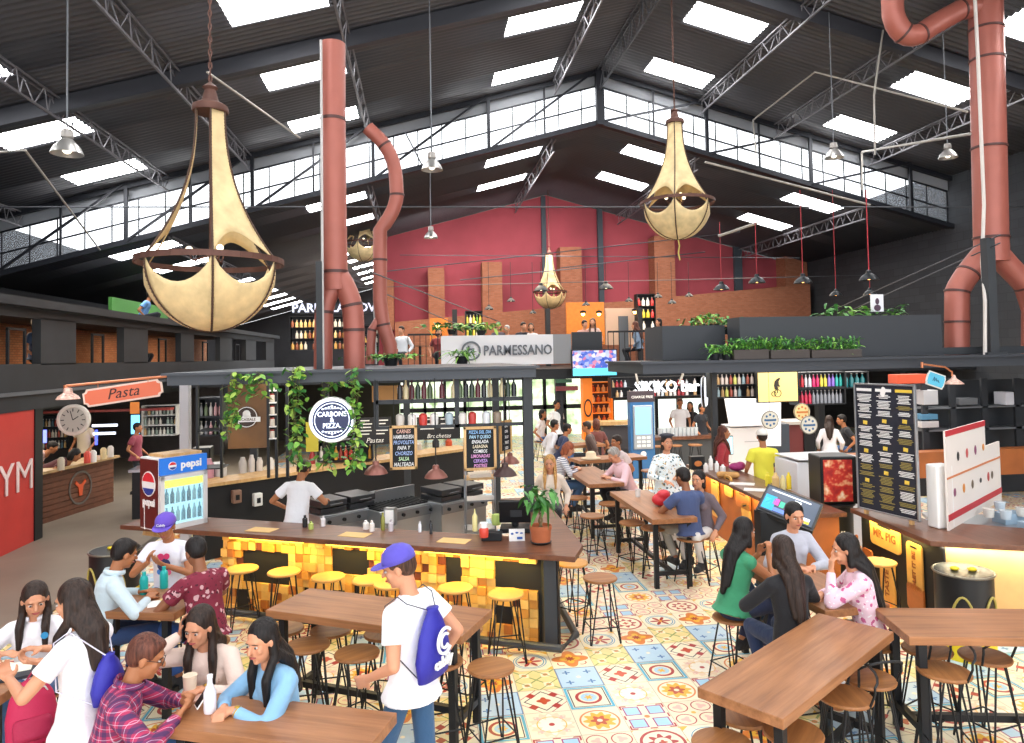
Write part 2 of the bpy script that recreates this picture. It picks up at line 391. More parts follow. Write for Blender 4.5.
# pilasters and brick piers on the red wall
def strip(nm, mat, px0, px1, pytop, pybot, Y, d=.3):
    a = PY(px0, pytop, Y); c = PY(px1, pybot, Y); bb = MB(); bb.bb((a.x, Y, c.z), (c.x, Y + d, a.z)); return struct(bb.build(nm, mat))
PIL = M('slate_pilaster', '#3c444c', .7)
for x0, x1 in ((541, 548), (597, 605), (733, 744)): strip('column', PIL, x0, x1, 196 if x0 < 600 else 212, 320, 28.85, .2)
BRK = brick('orange_brick', '#96583a', '#a8684a', '#86604c', 3.2, 'XYZ', .5, .18, .02)
for x0, x1, y0, y1 in ((428, 445, 268, 320), (482, 503, 262, 320), (560, 583, 247, 320), (654, 676, 236, 300), (784, 809, 222, 320), (375, 394, 280, 330)):
    strip('column', BRK, x0, x1, y0, y1, 28.2, .8)
b = MB(); p = PY(395, 325, 27.6); q = PY(810, 285, 27.6)
lz = [PY(395, 322, 27.6).z, PY(810, 284, 27.6).z]
b.add([(p.x, 27.6, 2), (q.x, 27.6, 2), (q.x, 27.6, lz[1]), (p.x, 27.6, lz[0]), (p.x, 28, 2), (q.x, 28, 2), (q.x, 28, lz[1]), (p.x, 28, lz[0])], [(0, 1, 2, 3), (5, 4, 7, 6), (0, 4, 5, 1), (1, 5, 6, 2), (2, 6, 7, 3), (3, 7, 4, 0)])
struct(b.build('wall_brick', BRK))
# ---- clerestory glazing between the two roofs
STL = M('frame_steel', '#22242b', .5, .3)
def zu(x): return ZU - PIT_ * abs(x - XR)
def zl(x): return ZL - PIT_ * abs(x - XR)
b = MB()
for x0, x1 in ((-11.6, XR), (XR, 16.3)): b.sheet((x0, 20.08, zu(x0) - .42), (x1, 20.08, zu(x1) - .42), (x1, 20.08, zu(x1)), (x0, 20.08, zu(x0)), .03)
struct(b.build('wall_clerestory', M('pale_corrugated', '#8e9196', .6)))
GL = M('window_glass', '#eef6ff', .05, trans=.0, alpha=.12)
b = MB(); g = MB()
for x0, x1 in ((-11.6, XR), (XR, 16.3)):
    for k in (0, .5, 1):
        q0, q1 = zl(x0) + (zu(x0) - .42 - zl(x0)) * k, zl(x1) + (zu(x1) - .42 - zl(x1)) * k
        b.beam((x0, 20.1, q0), (x1, 20.1, q1), .04 if k == .5 else .07)
    g.sheet((x0, 20.12, zl(x0)), (x1, 20.12, zl(x1)), (x1, 20.12, zu(x1) - .42), (x0, 20.12, zu(x0) - .42), .01)
for i in range(42):
    x = -11.6 + i * .68; b.beam((x, 20.1, zl(x)), (x, 20.1, zu(x) - .42), .03)
wf = struct(b.build('window_1', STL)); g.build('window_pane', GL, wf)
# daylight outside the clerestory
# ---- steel: cross trusses at Y=20 and 14.2, lattice purlins along the nave
b = MB()
for x0, x1 in ((-11.6, XR), (XR, 16.3)):
    b.beam((x0, 19.9, zu(x0) - .1), (x1, 19.9, zu(x1) - .1), .12); b.beam((x0, 19.9, zl(x0)), (x1, 19.9, zl(x1)), .14)
xs = [XR + k * 1.62 for k in range(-10, 7)]
for i, x in enumerate(xs):
    b.beam((x, 19.88, zl(x)), (x, 19.88, zu(x)), .09 if i % 2 == 0 else .05)
    if i % 2 == 0 and i + 2 < len(xs):
        x2 = xs[i + 2]; d = 1 if x < XR else 1
        b.beam((x, 19.84, zl(x) if 1 else zu(x)), (x2, 19.84, zu(x2)), .06)
b.beam((XR, 19.85, zl(XR) - .1), (XR, 19.85, zu(XR)), .2)
struct(b.build('beam_clerestory_truss', STL))
b = MB()
for x0, x1 in ((-11.6, XR), (XR, 16.3)): b.beam((x0, 14.2, zu(x0) - .2), (x1, 14.2, zu(x1) - .2), .16, .3)
struct(b.build('beam_rafter', M('rafter_steel', '#3d3e44', .5, .3)))
PUR = M('purlin_steel', '#77757a', .5, .3)
def lattice(x, y0, y1, zf, nm='beam_purlin', h=.38, mat=None):
    mat = mat or PUR
    b = MB(); z = zf(x) - .06; n = int((y1 - y0) / .45)
    for s in (-.06, .06): b.beam((x + s, y0, z - .02), (x + s, y1, z - .02), .03)
    b.beam((x, y0, z - h), (x, y1, z - h), .04)
    for i in range(n):
        ya = y0 + (y1 - y0) * i / n; yb = y0 + (y1 - y0) * (i + 1) / n; s = .06 * (1 if i % 2 else -1)
        b.beam((x + s, ya, z), (x, (ya + yb) / 2, z - h), .018); b.beam((x, (ya + yb) / 2, z - h), (x - s, yb, z), .018)
    return struct(b.build(nm, mat))
for x in (-10.4, -6.75, -4.6, -1.4, 3.9, 8.25, 10.6, 13.6): lattice(x, 4, 20, zu)
lattice(XR, 2, 20, zu, h=.6, mat=M('ridge_steel', '#4a4b50', .5, .3))
for x in (-6.75, -1.4, 3.9, 8.25, 13.6): lattice(x, 20.2, 29, zl)
# thin tie rods and conduits crossing below the roof
def rod(pts, r=.02, mat=GRY, nm='tie_rod'):
    b = MB(); b.tube(pts, r, 6); return struct(b.build(nm, mat))
ROD = M('rod_steel', '#55575c', .5, .4)
rod([PY(0, 207, 17), PY(1024, 207, 17)], .018, ROD)
rod([PY(0, 152, 12), PY(25, 150, 12), PY(100, 250, 19)], .02, LGY)
rod([PY(207, 72, 12), PY(300, 138, 15.)], .02, LGY)
rod([PY(405, 132, 17), PY(422, 165, 17)], .02, ROD)
rod([PY(756, 152, 19), PY(753, 120, 19), PY(815, 72, 16), PY(968, 112, 13)], .022, LGY, 'conduit')
rod([PY(875, 155, 14), PY(874, 95, 14), PY(883, 30, 14)], .02, LGY, 'conduit')
rod([PY(862, 190, 19), PY(862, 152, 19), PY(970, 134, 12)], .03, LGY, 'conduit')
rod([PY(705, 162, 18), PY(870, 205, 18)], .03, LGY, 'conduit')
for a, c in (((330, 270), (470, 330)), ((345, 262), (500, 322)), ((1000, 235), (800, 325)), ((1000, 243), (790, 338))):
    rod([PY(*a, 11), PY(*c, 22)], .012, ROD)
rod([PY(380, 272, 26), PY(740, 232, 24)], .02, ROD); rod([PY(400, 255, 27), PY(800, 258, 24)], .015, ROD); rod([PY(560, 268, 25), PY(705, 252, 25)], .02, ROD); rod([PY(460, 280, 26), PY(600, 266, 26)], .02, ROD)
rod([PY(340, 288, 24), PY(1000, 272, 24)], .012, ROD)
# rear mezzanine
MZ = M('mezz_steel', '#24262a', .55, .2)
MZT = 2.62
b = MB(); b.bb((-6.4, 19.2, MZT - .28), (16.3, 27.6, MZT)); struct(b.build('floor_mezzanine', MZ))
b = MB(); b.bb((-6.4, 27.55, 0), (16.3, 27.7, MZT)); struct(b.build('wall_lower_rear', M('bar_back_wall', '#3a342f', .8)))
for px in (455, 548, 640): p = PY(px, 340, 24); b = MB(); b.bb((p.x - .08, 23.9, MZT), (p.x + .08, 24.1, 4.6)); struct(b.build('column', MZ))
for px in (558, 705, 818, 900): p = PY(px, 360, 19.4); b = MB(); b.bb((p.x - .1, 19.3, 0), (p.x + .1, 19.5, MZT - .28)); struct(b.build('column', MZ))
# right mezzanine deck above the right kiosk, with the dark planter wall
# ================================================================ KIOSKS AND STALLS
WD = wood('walnut_counter', '#7c4f38', '#4a2c20', 0, 1.0, .35)
WDY = wood('walnut_counter_y', '#7c4f38', '#4a2c20', 1, 1.0, .35)
OAK = wood('oak_top', '#b98a5c', '#7e5433', 0, 1.0, .35)
PALE = wood('pale_wood', '#dcb47c', '#b98a52', 2, 1.)
# ---- island bar: L-shaped counter
A_ = G(120, 525, 1.0); B_ = G(575, 557, 1.0); C_ = G(583, 545, 1.0)
dv = (B_ - A_).normalized(); nv = V((-dv.y, dv.x, 0)); ANG = math.atan2(dv.y, dv.x)
D_ = V((1.66, 10.0, 1.0))
def pt(o, u, v, z=0): q = o + dv * u + nv * v; return V((q.x, q.y, z))
Lb = (B_ - A_).length
root = thing('bar_counter', 'L-shaped dark wood bar counter with wooden block mosaic front lit yellow from above', 'bar counter', (0, 0, 0))
I1 = pt(A_, Lb - .75, .62); J = V((I1.x, 10.0, 0))
poly = [(A_.x, A_.y), (B_.x, B_.y), (C_.x, C_.y), (D_.x, D_.y), (J.x, J.y), (I1.x, I1.y), tuple(pt(A_, 0, .62))[:2]]
b = MB(); b.prism(poly, .945, 1.0); b.build('countertop', WD, root, bev=.006)
OV = .26
P0 = G(557, 650, 0); P0.z = 0
LP = 4.15
b = MB(); p1 = pt(P0, -LP, 0); b.beam(p1 + V((0, 0, .47)) + nv * .12, P0 + V((0, 0, .47)) + nv * .12, .1, .94)
q = P0 + V((.0, 0, 0)); b.bb((P0.x - .10, P0.y + .05, 0), (P0.x, 9.7, .94)); b.build('body', M('bar_body_black', '#141416', .6), root)
BL = [M('block_%d' % i, c, .5, noise=.15, nscale=6) for i, c in enumerate(('#d9a552', '#c98b3c', '#e3b566', '#a8642c', '#6b3320', '#dcae60'))]
def px_uv(x, y):
    p = PP(x, y, P0, nv); return (p - P0).dot(dv) + LP, p.z
def mosaic(root, o, d, nn, L, holes, seed, nm='mosaic_panel'):
    rnd = random.Random(seed); b = MB(); S = .094; nx = int(L / S); Mx = FX(d, (0, 0, 1), o)
    for i in range(nx):
        for j in range(10):
            x0, z0 = i * S, .0 + j * S
            if any(h[0] < x0 + S / 2 < h[2] and h[1] < z0 + S / 2 < h[3] for h in holes): continue
            t = rnd.choice((.03, .03, .045, .06, .015)); b.k = rnd.choices(range(6), (5, 4, 4, 2, 1.1, 4))[0]
            if b.k == 4: t = .008
            b.bb((x0 + .002, z0 + .002, -.0), (x0 + S - .002, z0 + S - .002, t), Mx)
    return b.build(nm, BL, root)
holes = []
for (x0, y0, x1, y1) in ((240, 553, 284, 581), (331, 553, 364, 571), (331, 590, 345, 604), (350, 583, 362, 600), (232, 590, 246, 610), (441, 560, 458, 580), (492, 562, 545, 590), (495, 605, 515, 626), (400, 555, 412, 585), (300, 586, 310, 606)):
    a = px_uv(x0, y1); c = px_uv(x1, y0); holes.append((a[0], a[1], c[0], c[1]))
po = pt(P0, -LP, -.0) + nv * .065; po.z = 0
mosaic(root, po, dv, -nv, LP - .12, holes, 3)
mosaic(root, V((P0.x, P0.y + .12, 0)), V((0, 1, 0)), V((1, 0, 0)), 2.3, [(.6, .3, 1.1, .6)], 5)
b = MB(); b.box((P0.x - .06, P0.y + .06, .47), (.13, .16, .94), rz=0); b.build('corner_post', CHAR, root)
b = MB(); ro = P0 - nv * .2; pts = [pt(P0, -LP, -.2, .1), pt(P0, .1, -.2, .1), V((P0.x + .22, P0.y + .1, .1)), V((P0.x + .22, 9.6, .1))]
b.tube(pts, .04, 10); b.build('foot_rail', M('rail_grey', '#4a4c50', .4, .5), root)
b = MB()
for u in (.3, 1.2): b = MB(); b.beam(pt(A_, u, .5, .0), pt(A_, u, .5, .95), .08); b.build('trestle_leg', PALE, root)
b = MB(); b.beam(pt(A_, .3, .08, .9), pt(A_, .3, .5, .75), .05); b.build('bracket', PALE, root)
LED = glow('ffd24a', 4.)
b = MB()
for u0, u1 in ((-3.9, -2.9), (-2.6, -1.7), (-1.4, -.25)): b.beam(pt(P0, u0, -.13, .935), pt(P0, u1, -.13, .935), .03, .012)
b.build('led_strip', LED, root)
def area(nm, loc, sx, sy, col, e, rot=(0, 0, 0)):
    l = bpy.data.lights.new(nm, 'AREA'); l.shape = 'RECTANGLE'; l.size = sx; l.size_y = sy; l.color = col; l.energy = e
    o = bpy.data.objects.new(nm, l); COL.objects.link(o); o.location = loc; o.rotation_euler = rot; return o
for u in (-3.4, -2.1, -.8): p = pt(P0, u, -.12, .925); area('under_counter_light', p, 1.1, .04, (1, .74, .18), 9, (0, 0, ANG))
area('under_counter_light', (P0.x + .08, 8.4, .925), .04, 1.8, (1, .8, .3), 5)
# ---- island kiosk frame: flat roof carried on black posts
root = thing('kiosk_frame', 'black steel kiosk frame with flat roof over the island kitchen', 'kiosk', (0, 0, 0))
KY = 9.0; KX0, KX1 = -3.05, 1.36
b = MB(); b.bb((KX0, KY, 2.72), (KX1 + .08, KY + 4.4, 2.86)); b.bb((KX0 - .05, KY - .06, 2.84), (KX1 + .12, KY + 4.4, 2.87)); b.build('roof_slab', paint('43474d', .5, .2), root)
for x, y, zb in ((KX1 - .02, KY + .12, 0), (KX1 - .02, KY + 4.2, 0), (KX0 + .05, KY + 4.2, 0), (-1.75, KY + 4.2, 0), (-.3, KY + 4.2, 0)):
    b = MB(); b.bb((x - .06, y - .06, zb), (x + .06, y + .06, 2.72)); b.build('post', CHAR, root)
b = MB(); b.bb((-.6, KY + .12, 2.42), (KX1, KY + .2, 2.47)); b.bb((-.62, KY + .12, 2.1), (-.56, KY + .2, 2.72))
b.bb((-.6, KY + .12, 2.1), (KX1, KY + .18, 2.14)); b.bb((.4, KY + .12, 2.1), (.46, KY + .18, 2.72)); b.build('shelf_grid', CHAR, root)
# rear serving ledge and black screen
la = G(205, 484, 1.15); lb = G(300, 471, 1.15); lc = G(466, 448, 1.15)
ld = (lc - la).normalized(); ln = V((-ld.y, ld.x, 0))
root = thing('serving_counter', 'black back counter of the island kitchen with pale ledge on top', 'counter', (0, 0, 0))
le = la + ld * 5.4
b = MB(); b.prism([tuple(p)[:2] for p in (la, le, le + ln * .5, la + ln * .5)], 0, 1.1); b.build('body', M('black_panel', '#17181b', .5), root)
b = MB(); b.prism([tuple(p)[:2] for p in (la - ln * .05 - ld * .1, le - ln * .05, le + ln * .55, la + ln * .55 - ld * .1)], 1.1, 1.15); b.build('countertop', PALE, root)
# dark floor mat in the kitchen is left to the tiles; kitchen back wall with menu panels
# left shelving unit with brown panel and round coffee logo
root = thing('shelving_unit', 'black steel shelving rack with brown panel and round logo beside the hanging ivy', 'shelf', (0, 0, 0))
Yp = 10.6
def pbox(b, x0, y0, x1, y1, Y, d=.05):
    a = PY(x0, y1, Y); c = PY(x1, y0, Y); b.bb((a.x, Y, a.z), (c.x, Y + d, c.z)); return b
b = MB()
for x in (197, 221, 268, 276, 287): pbox(b, x - 1, 384, x + 1, 478, Yp, .05)
for y in (430, 468): pbox(b, 197, y, 222, y + 2, Yp, .4)
b.build('frame', BLK, root)
b = MB(); pbox(b, 228, 384, 268, 449, Yp + .02, .04); b.build('brown_panel', M('brown_panel', '#7a5226', .5, noise=.25, nscale=2.5), root)
pc = PY(247, 417, Yp); Mx = FX((1, 0, 0), (0, 0, 1), pc + V((0, -.005, 0)))
b = MB(Mx); b.lathe([(.0, .0), (.15, 0), (.15, .012), (0, .012)], 32); b.build('round_logo', paint('3b2618'), root, smooth=True)
b = MB(Mx); b.lathe([(.135, .012), (.145, .012), (.145, .02), (.135, .02), (.135, .012)], 32); b.bb((-.19, -.07, .012), (.19, 0, .024)); b.ell((0, .045, .02), (.055, .055, .012)); b.lathe([(.0, .012), (.06, .012), (.06, .02), (0, .02)], 24); b.build('logo_mark', WHT, root)
text('lettering', 'MICASSALE', .05, paint('5a3a20'), root, Mx @ T(0, -.035, .024), .002, bold=.001)
b = MB(); 
for i in range(5): pbox(b, 269, 390 + i * 12, 276, 391.5 + i * 12, Yp - .05, .1)
b.build('jar_shelves', WHT, root)
def jar(h, r, col, label, loc, group=None, name='jar', cat='jar'):
    b = MB(); b.lathe([(0, 0), (r, 0), (r, h * .8), (r * .8, h * .86), (r * .8, h * .88)], 10)
    t = thing(name, label, cat, loc, 0, group); b.build('body', paint(col, .3), t, smooth=True)
    b = MB(); b.lathe([(r * .85, h * .86), (r * .85, h), (0, h)], 10); b.build('lid', paint('a33a30'), t, smooth=True); return t
jp = None
for i in range(5):
    p = PY(272.5, 390 + i * 12, Yp); p.y = Yp - .02
    if jp is None: jp = jar(.12, .035, 'd9cfc2', 'small white jar with red lid on the narrow column of shelves', p, 'jars on the narrow shelf column', 'spice_jar')
    else: dup(jp, p)
# ---- wall menus at the back of the kitchen (black boards with white writing)
root = thing('menu_board', 'black wall menu headed Pastas at the back of the island kitchen', 'menu board', (0, 0, 0))
def menu(root, x0, y0, x1, y1, Y, title, lines, tcol='e8e4dc', seed=1):
    b = MB(); pbox(b, x0, y0, x1, y1, Y, .03); b.build('board', M('board_black', '#1c1a1a', .6), root)
    rnd = random.Random(seed); a = PY(x0, y1, Y); c = PY(x1, y0, Y); w, h = c.x - a.x, c.z - a.z
    b = MB()
    for i in range(lines):
        z = c.z - h * (.1 + .62 * i / lines)
        for k in (0, 1): x = a.x + w * (.08 + .47 * k); b.bb((x, Y - .006, z - h * .03), (x + w * (.25 + .13 * rnd.random()), Y, z + h * .01))
    b.build('writing', paint(tcol), root)
    text('title', title, h * .26, paint(tcol), root, FX((1, 0, 0), (0, 0, 1), (a.x + w / 2, Y - .01, a.z + h * .15)), .003, shear=.3)
menu(root, 358, 417, 391, 445, 12.6, 'Pastas', 5)
root = thing('menu_board', 'black wall menu headed Brochetas between the two framed chalkboards', 'menu board', (0, 0, 0))
menu(root, 417, 416, 460, 440, 12.6, 'Brochetas', 3)
b = MB(); pbox(b, 372, 385, 413, 402, 13.2, .04); tag(b.build('kraft_panel', M('kraft_board', '#a87b48', .7)), 'tan kraft board above the bottle shelf in the island kitchen', 'panel')
# chalkboards with pale wood frames hanging from the kiosk
def chalk(label, x0, y0, x1, y1, Y, lines, rot=0.):
    a = PY(x0, y1, Y); c = PY(x1, y0, Y); w, h = (c.x - a.x), c.z - a.z; w /= max(.3, math.cos(rot))
    t = thing('chalkboard', label, 'chalkboard', ((a.x + c.x) / 2, Y, a.z), rot); f = .035
    b = MB(); b.bb((-w / 2, -.015, 0), (-w / 2 + f, .015, h)); b.bb((w / 2 - f, -.015, 0), (w / 2, .015, h)); b.bb((-w / 2, -.015, 0), (w / 2, .015, f)); b.bb((-w / 2, -.015, h - f), (w / 2, .015, h)); b.build('frame', PALE, t, bev=.004)
    b = MB(); b.bb((-w / 2 + f, -.004, f), (w / 2 - f, .01, h - f)); b.build('slate', M('slate', '#16181b', .8), t)
    n = len(lines)
    for i, (s, colr) in enumerate(lines):
        text('chalk_writing', s, .066 * h / .62 * (8 / max(n, 7)), paint(colr), t, FX((1, 0, 0), (0, 0, 1), (0, -.008, h - f - (h - 2 * f) * (i + .6) / n)), .001, shear=.2, sx=.72, bold=.001, maxw=w - 2 * f - .02)
    b = MB(); b.cyl((-w / 3, 0, h), (-w / 3, 0, 2.75 - a.z), .004, n=5); b.cyl((w / 3, 0, h), (w / 3, 0, 2.75 - a.z), .004, n=5); b.build('hanging_wire', BLK, t)
    return t
chalk('framed chalkboard menu in chalk writing, left of the Brochetas menu', 390, 425, 417, 470, 9.1, [('CARNES', 'e0b0a0'), ('HAMBURGUESA', 'e8e8e8'), ('PROVOLETA', 'a0b8e8'), ('PAPA Y', 'e8e8e8'), ('CHORIZO', 'a0b8e8'), ('SALSA', 'c0e0b0'), ('MALTEADA', 'e8e8e8')])
chalk('larger framed chalkboard menu hanging left of the black corner post', 464, 426, 496, 471, 9.1, [('PIZZA DEL DIA', '90c0f0'), ('PAN Y QUESO', 'b0d8f0'), ('ENSALADA', 'f0f0f0'), ('LASAGNA', 'f0e0c0'), ('COMBOS', 'f0f0f0'), ('LIMONADAS', 'e8a0d8'), ('CERVEZA', 'c8a0e8'), ('POSTRES', 'e8a0d8')])
chalk('narrow framed chalkboard menu turned aside next to the corner post', 499, 420, 512, 453, 9.7, [('MENU', 'f0f0f0'), ('SOPA', 'f0f0f0'), ('POLLO', 'f0f0f0'), ('ARROZ', 'f0f0f0'), ('JUGO', 'f0f0f0')], .9)
# round illuminated sign
c = PY(332, 420, 8.85)
root = thing('round_sign', 'round lit blue and white sign hanging among the ivy', 'sign', c)
Mx = FX((1, .06, 0), (0, 0, 1), (0, 0, 0)); Rr = .27
b = MB(Mx); b.lathe([(0, -.1), (Rr, -.1), (Rr + .01, -.05), (Rr, 0), (Rr * .93, .0), (0, 0)], 48); b.build('case', WHT, root, smooth=True)
b = MB(Mx); b.lathe([(0, .0), (Rr * .90, .0), (Rr * .90, .008), (0, .008)], 48); b.build('face', M('sign_navy', '#10183c', .3, emit='#10183c', es=1.), root)
GW = glow('e8f0ff', 1.6)
b = MB(Mx)
for r in (.86, .74): b.lathe([(Rr * r, .008), (Rr * (r + .055 * (r > .8) + .03), .008), (Rr * (r + .055 * (r > .8) + .03), .014), (Rr * r, .014), (Rr * r, .008)], 48)
for s in (1, -1):
    for k in range(-3, 4): b.ell((k * .036, s * (.165 - abs(k) * .010), .01), (.014, .010 + .008 * (k == 0), .006), n=8, m=4)
    b.bb((-.09, s * .137 - .002, .008), (.09, s * .137 + .002, .014))
b.build('ornament', GW, root)
text('lettering', 'CARBONE\n&\nPIZZA.', .082, GW, root, Mx @ T(0, .0, .012), .004, bold=.001, spacing=.85, maxw=.34)
# two wall dispensers on the black screen
for x, y, lb_, cl in ((235, 496, 'narrow brown soap dispenser on the black kitchen screen', '8a6a58'), (256, 499, 'white paper towel dispenser on the black kitchen screen', 'e6e6e2')):
    p = PP(x, y, la, ln); t = thing('dispenser', lb_, 'dispenser', p, math.atan2(ld.y, ld.x))
    b = MB(); b.bb((-.07, -.1, -.1), (.07, 0, .1)); b.build('case', paint(cl), t, bev=.015); b = MB(); b.bb((-.03, -.105, -.05), (.03, -.1, .03)); b.build('window', BLK, t)
# kitchen appliances: griddles, hood boxes, rack
def appliance(name, label, x, y, z, Y, w, d, h, kind, rot=0.):
    p = PY(x, y, Y); t = thing(name, label, 'kitchen appliance', (p.x, p.y, 0), rot)
    b = MB(); b.bb((-w / 2, -d / 2, .12), (w / 2, d / 2, z)); b.build('body', CHR if kind != 'black' else M('black_range', '#202226', .35, .5), t, bev=.01)
    b = MB(); [b.cyl((sx * (w / 2 - .06), sy * (d / 2 - .06), 0), (sx * (w / 2 - .06), sy * (d / 2 - .06), .12), .02) for sx in (-1, 1) for sy in (-1, 1)]; b.build('feet', BLK, t)
    b = MB(); b.bb((-w / 2, -d / 2 - .03, z - .16), (w / 2, -d / 2, z - .03)); b.build('control_panel', paint('8d8f93', .35, .7), t)
    for i in range(4): b = MB(); xx = -w / 2 + w * (i + .5) / 4; b.cyl((xx, -d / 2 - .03, z - .09), (xx, -d / 2 - .06, z - .09), .025, n=12); b.build('knob', BLK, t)
    if kind == 'grill':
        b = MB(); b.bb((-w / 2 + .03, -d / 2 + .05, z), (w / 2 - .03, d / 2, z + .02)); [b.cyl((-w / 2 + .05 + w * i / 14, -d / 2 + .06, z + .03), (-w / 2 + .05 + w * i / 14, d / 2 - .04, z + .03), .008, n=5) for i in range(13)]; b.build('grill_grate', BLK, t)
        b = MB(); b.bb((-w / 2, d / 2 - .02, z), (w / 2, d / 2 + .02, z + .2)); b.build('splash_guard', CHR, t)
    if kind == 'press':
        for k in (-1, 1):
            b = MB(); b.bb((k * w / 4 - w / 4.6, -d / 2 + .04, z + .01), (k * w / 4 + w / 4.6, d / 2 - .05, z + .08)); b.bb((k * w / 4 - w / 4.6, -d / 2 + .02, z + .1), (k * w / 4 + w / 4.6, d / 2 - .05, z + .19)); b.cyl((k * w / 4 - .1, -d / 2 - .04, z + .14), (k * w / 4 + .1, -d / 2 - .04, z + .14), .012); b.build('press_plate', M('dark_steel', '#54565a', .35, .8), t, bev=.008)
    return t
ra = math.atan2(ld.y, ld.x)
appliance('griddle', 'stainless double contact griddle behind the man in the white shirt', 340, 512, .82, 10.7, .95, .55, .3, 'press', ra)
appliance('gas_grill', 'stainless gas grill with row of black knobs in the kitchen centre', 398, 515, .8, 10.9, 1.0, .55, .2, 'grill', ra)
appliance('oven_range', 'black and steel range with closed presses left of the wire rack', 452, 505, .82, 11.2, .9, .6, .2, 'press', ra)
# vapour hood pipes with copper-brown bell lamps over the bar
def bell_lamp(name, label, x, y, Y, r, mat, ztop, group=None, cord=BLK, inner=None, em=None):
    p = PY(x, y, Y); t = thing(name, label, 'pendant lamp', p, 0, group)
    b = MB(); b.lathe([(r * .18, r * .95), (r * .26, r * .9), (r * .3, r * .62), (r * .62, r * .42), (r * .9, r * .1), (r, -.12 * r), (r * .96, -.12 * r), (r * .86, r * .08), (r * .55, r * .34), (r * .2, r * .55)], 24); b.build('lamp_shade', mat, t, smooth=True)
    b = MB(); b.cyl((0, 0, r * .9), (0, 0, ztop - p.z), .008, n=6); b.build('cord', cord, t)
    b = MB(); b.ell((0, 0, r * .12), r * .22); b.build('bulb', em or glow('fff0c8', 3.), t, smooth=True)
    return t
COP = M('copper_brown', '#8c5a50', .4, .35)
for x, y, Y, r, lb_ in ((376, 472, 8.9, .145, 'brown bell pendant lamp below the round sign'), (436, 476, 8.9, .145, 'brown bell pendant lamp between the two framed chalkboards'), (505, 474, 8.9, .15, 'dark bell pendant lamp right of the larger chalkboard'), (510, 462, 10.2, .14, 'brown bell pendant lamp hanging furthest back beside the corner post')):
    bell_lamp('bell_lamp', lb_, x, y, Y, r, COP if r < .15 else M('dark_brown_lamp', '#4a3634', .4, .3), 2.74)
# ---- right kiosk: cutting-board bar, menu sign, shelves
RA = G(684, 462, 1.0); RB = G(845, 509, 1.0)
c0 = G(688, 462, 1.0); c1 = G(762, 500, 1.0); c2 = G(850, 508, 1.0); c3 = G(930, 541, 1.0); c4 = G(1024, 546, 1.0)
root = thing('bar_counter', 'right kiosk counter run with walnut top turning the corner beneath the black menu board', 'bar counter', (0, 0, 0))
e1 = (c3 - c2).normalized(); e2 = (c4 - c3).normalized(); n1 = V((-e1.y, e1.x, 0)); n2 = V((-e2.y, e2.x, 0))
c5 = c3 + e2 * 2.4
b = MB(); b.prism([tuple(p)[:2] for p in (c2, c3, c5, c5 + n2 * .6, c3 + n2 * .6 + e1 * .0 + V((.35, .25, 0)), c2 + n1 * .6)], .945, 1.0); b.build('countertop', WDY, root, bev=.006)
i1 = .16
b = MB(); b.prism([tuple(p)[:2] for p in (c2 + n1 * i1, c3 + n1 * i1 + n2 * i1 * .3, c5 + n2 * i1 * 1.3, c5 + n2 * .5, c3 + n2 * .5 + V((.3, .2, 0)), c2 + n1 * .5)], 0, .945); b.build('body', M('bar_body_wood', '#c9a36a', .6, noise=.12, nscale=3), root)
b = MB(); b.prism([tuple(p)[:2] for p in (c2 + n1 * (i1 - .02), c3 + n1 * (i1 - .02), c3 + n1 * i1, c2 + n1 * i1)], 0, .945); b.build('black_front', M('bar_body_black', '#141416', .6), root)
LW = M('board_pale', '#dba552', .5, noise=.1); OW = M('board_orange', '#b96a34', .5, noise=.12)
o1 = c2 + n1 * (i1 - .03); o1.z = 0; Mx1 = FX(e1, (0, 0, 1), o1)
def rrect(w, h, r, n=5):
    P = []
    for cx, cy, a in ((w / 2 - r, h / 2 - r, 0), (-w / 2 + r, h / 2 - r, 90), (-w / 2 + r, -h / 2 + r, 180), (w / 2 - r, -h / 2 + r, 270)):
        P += [(cx + r * math.cos(math.radians(a + 90 * k / n)), cy + r * math.sin(math.radians(a + 90 * k / n))) for k in range(n + 1)]
    return P
def cboard(root, Mx, cx, cy, w, h, ang, mat, slot=True, word=None, ws=.1, wrot=0, handle=False):
    X = Mx @ T(cx, cy, 0) @ RZ(ang)
    b = MB(X); b.prism(rrect(w, h, min(w, h) * .18), 0, .022)
    if handle: b.prism(rrect(.05, .14, .024), 0, .022, T(0, h / 2 + .05, 0))
    o = b.build('cutting_board', mat, root, bev=.003)
    if slot: b = MB(X); b.prism(rrect(w * .45, .022, .01), .0225, .024, T(0, h / 2 - .045, 0)); b.build('slot', BLK, o)
    if word: text('engraving', word, ws, paint('8c4a1c'), o, X @ T(0, 0, .023) @ RZ(wrot), .002, bold=.003)
def uv1(x, y): p = PP(x, y, o1, n1); return (p - o1).dot(e1), p.z
for (x, y, w, h, a, mt, wd, ws, wr, hd) in ((886, 536, .62, .3, .0, LW, 'MR. PIG', .14, 0, False), (869, 566, .22, .42, .0, OW, None, .1, 0, False), (889, 583, .3, .55, .0, LW, 'TASTE', .11, PI / 2, False), (916, 567, .28, .52, 0, LW, 'LET IT BE', .085, PI / 2, False), (917, 598, .3, .3, 0, OW, None, .1, 0, True), (858, 556, .2, .3, 0, OW, None, .1, 0, True), (852, 592, .26, .5, 0, LW, None, .1, 0, False)):
    u, v = uv1(x, y); cboard(root, Mx1, u, v, w, h, a, mt, mt is LW, wd, ws, wr, hd)
area('under_counter_light', tuple(c2 + e1 * .7 + n1 * .06 - V((0, 0, .07))), 1.2, .04, (1, .8, .3), 10, (0, 0, math.atan2(e1.y, e1.x)))
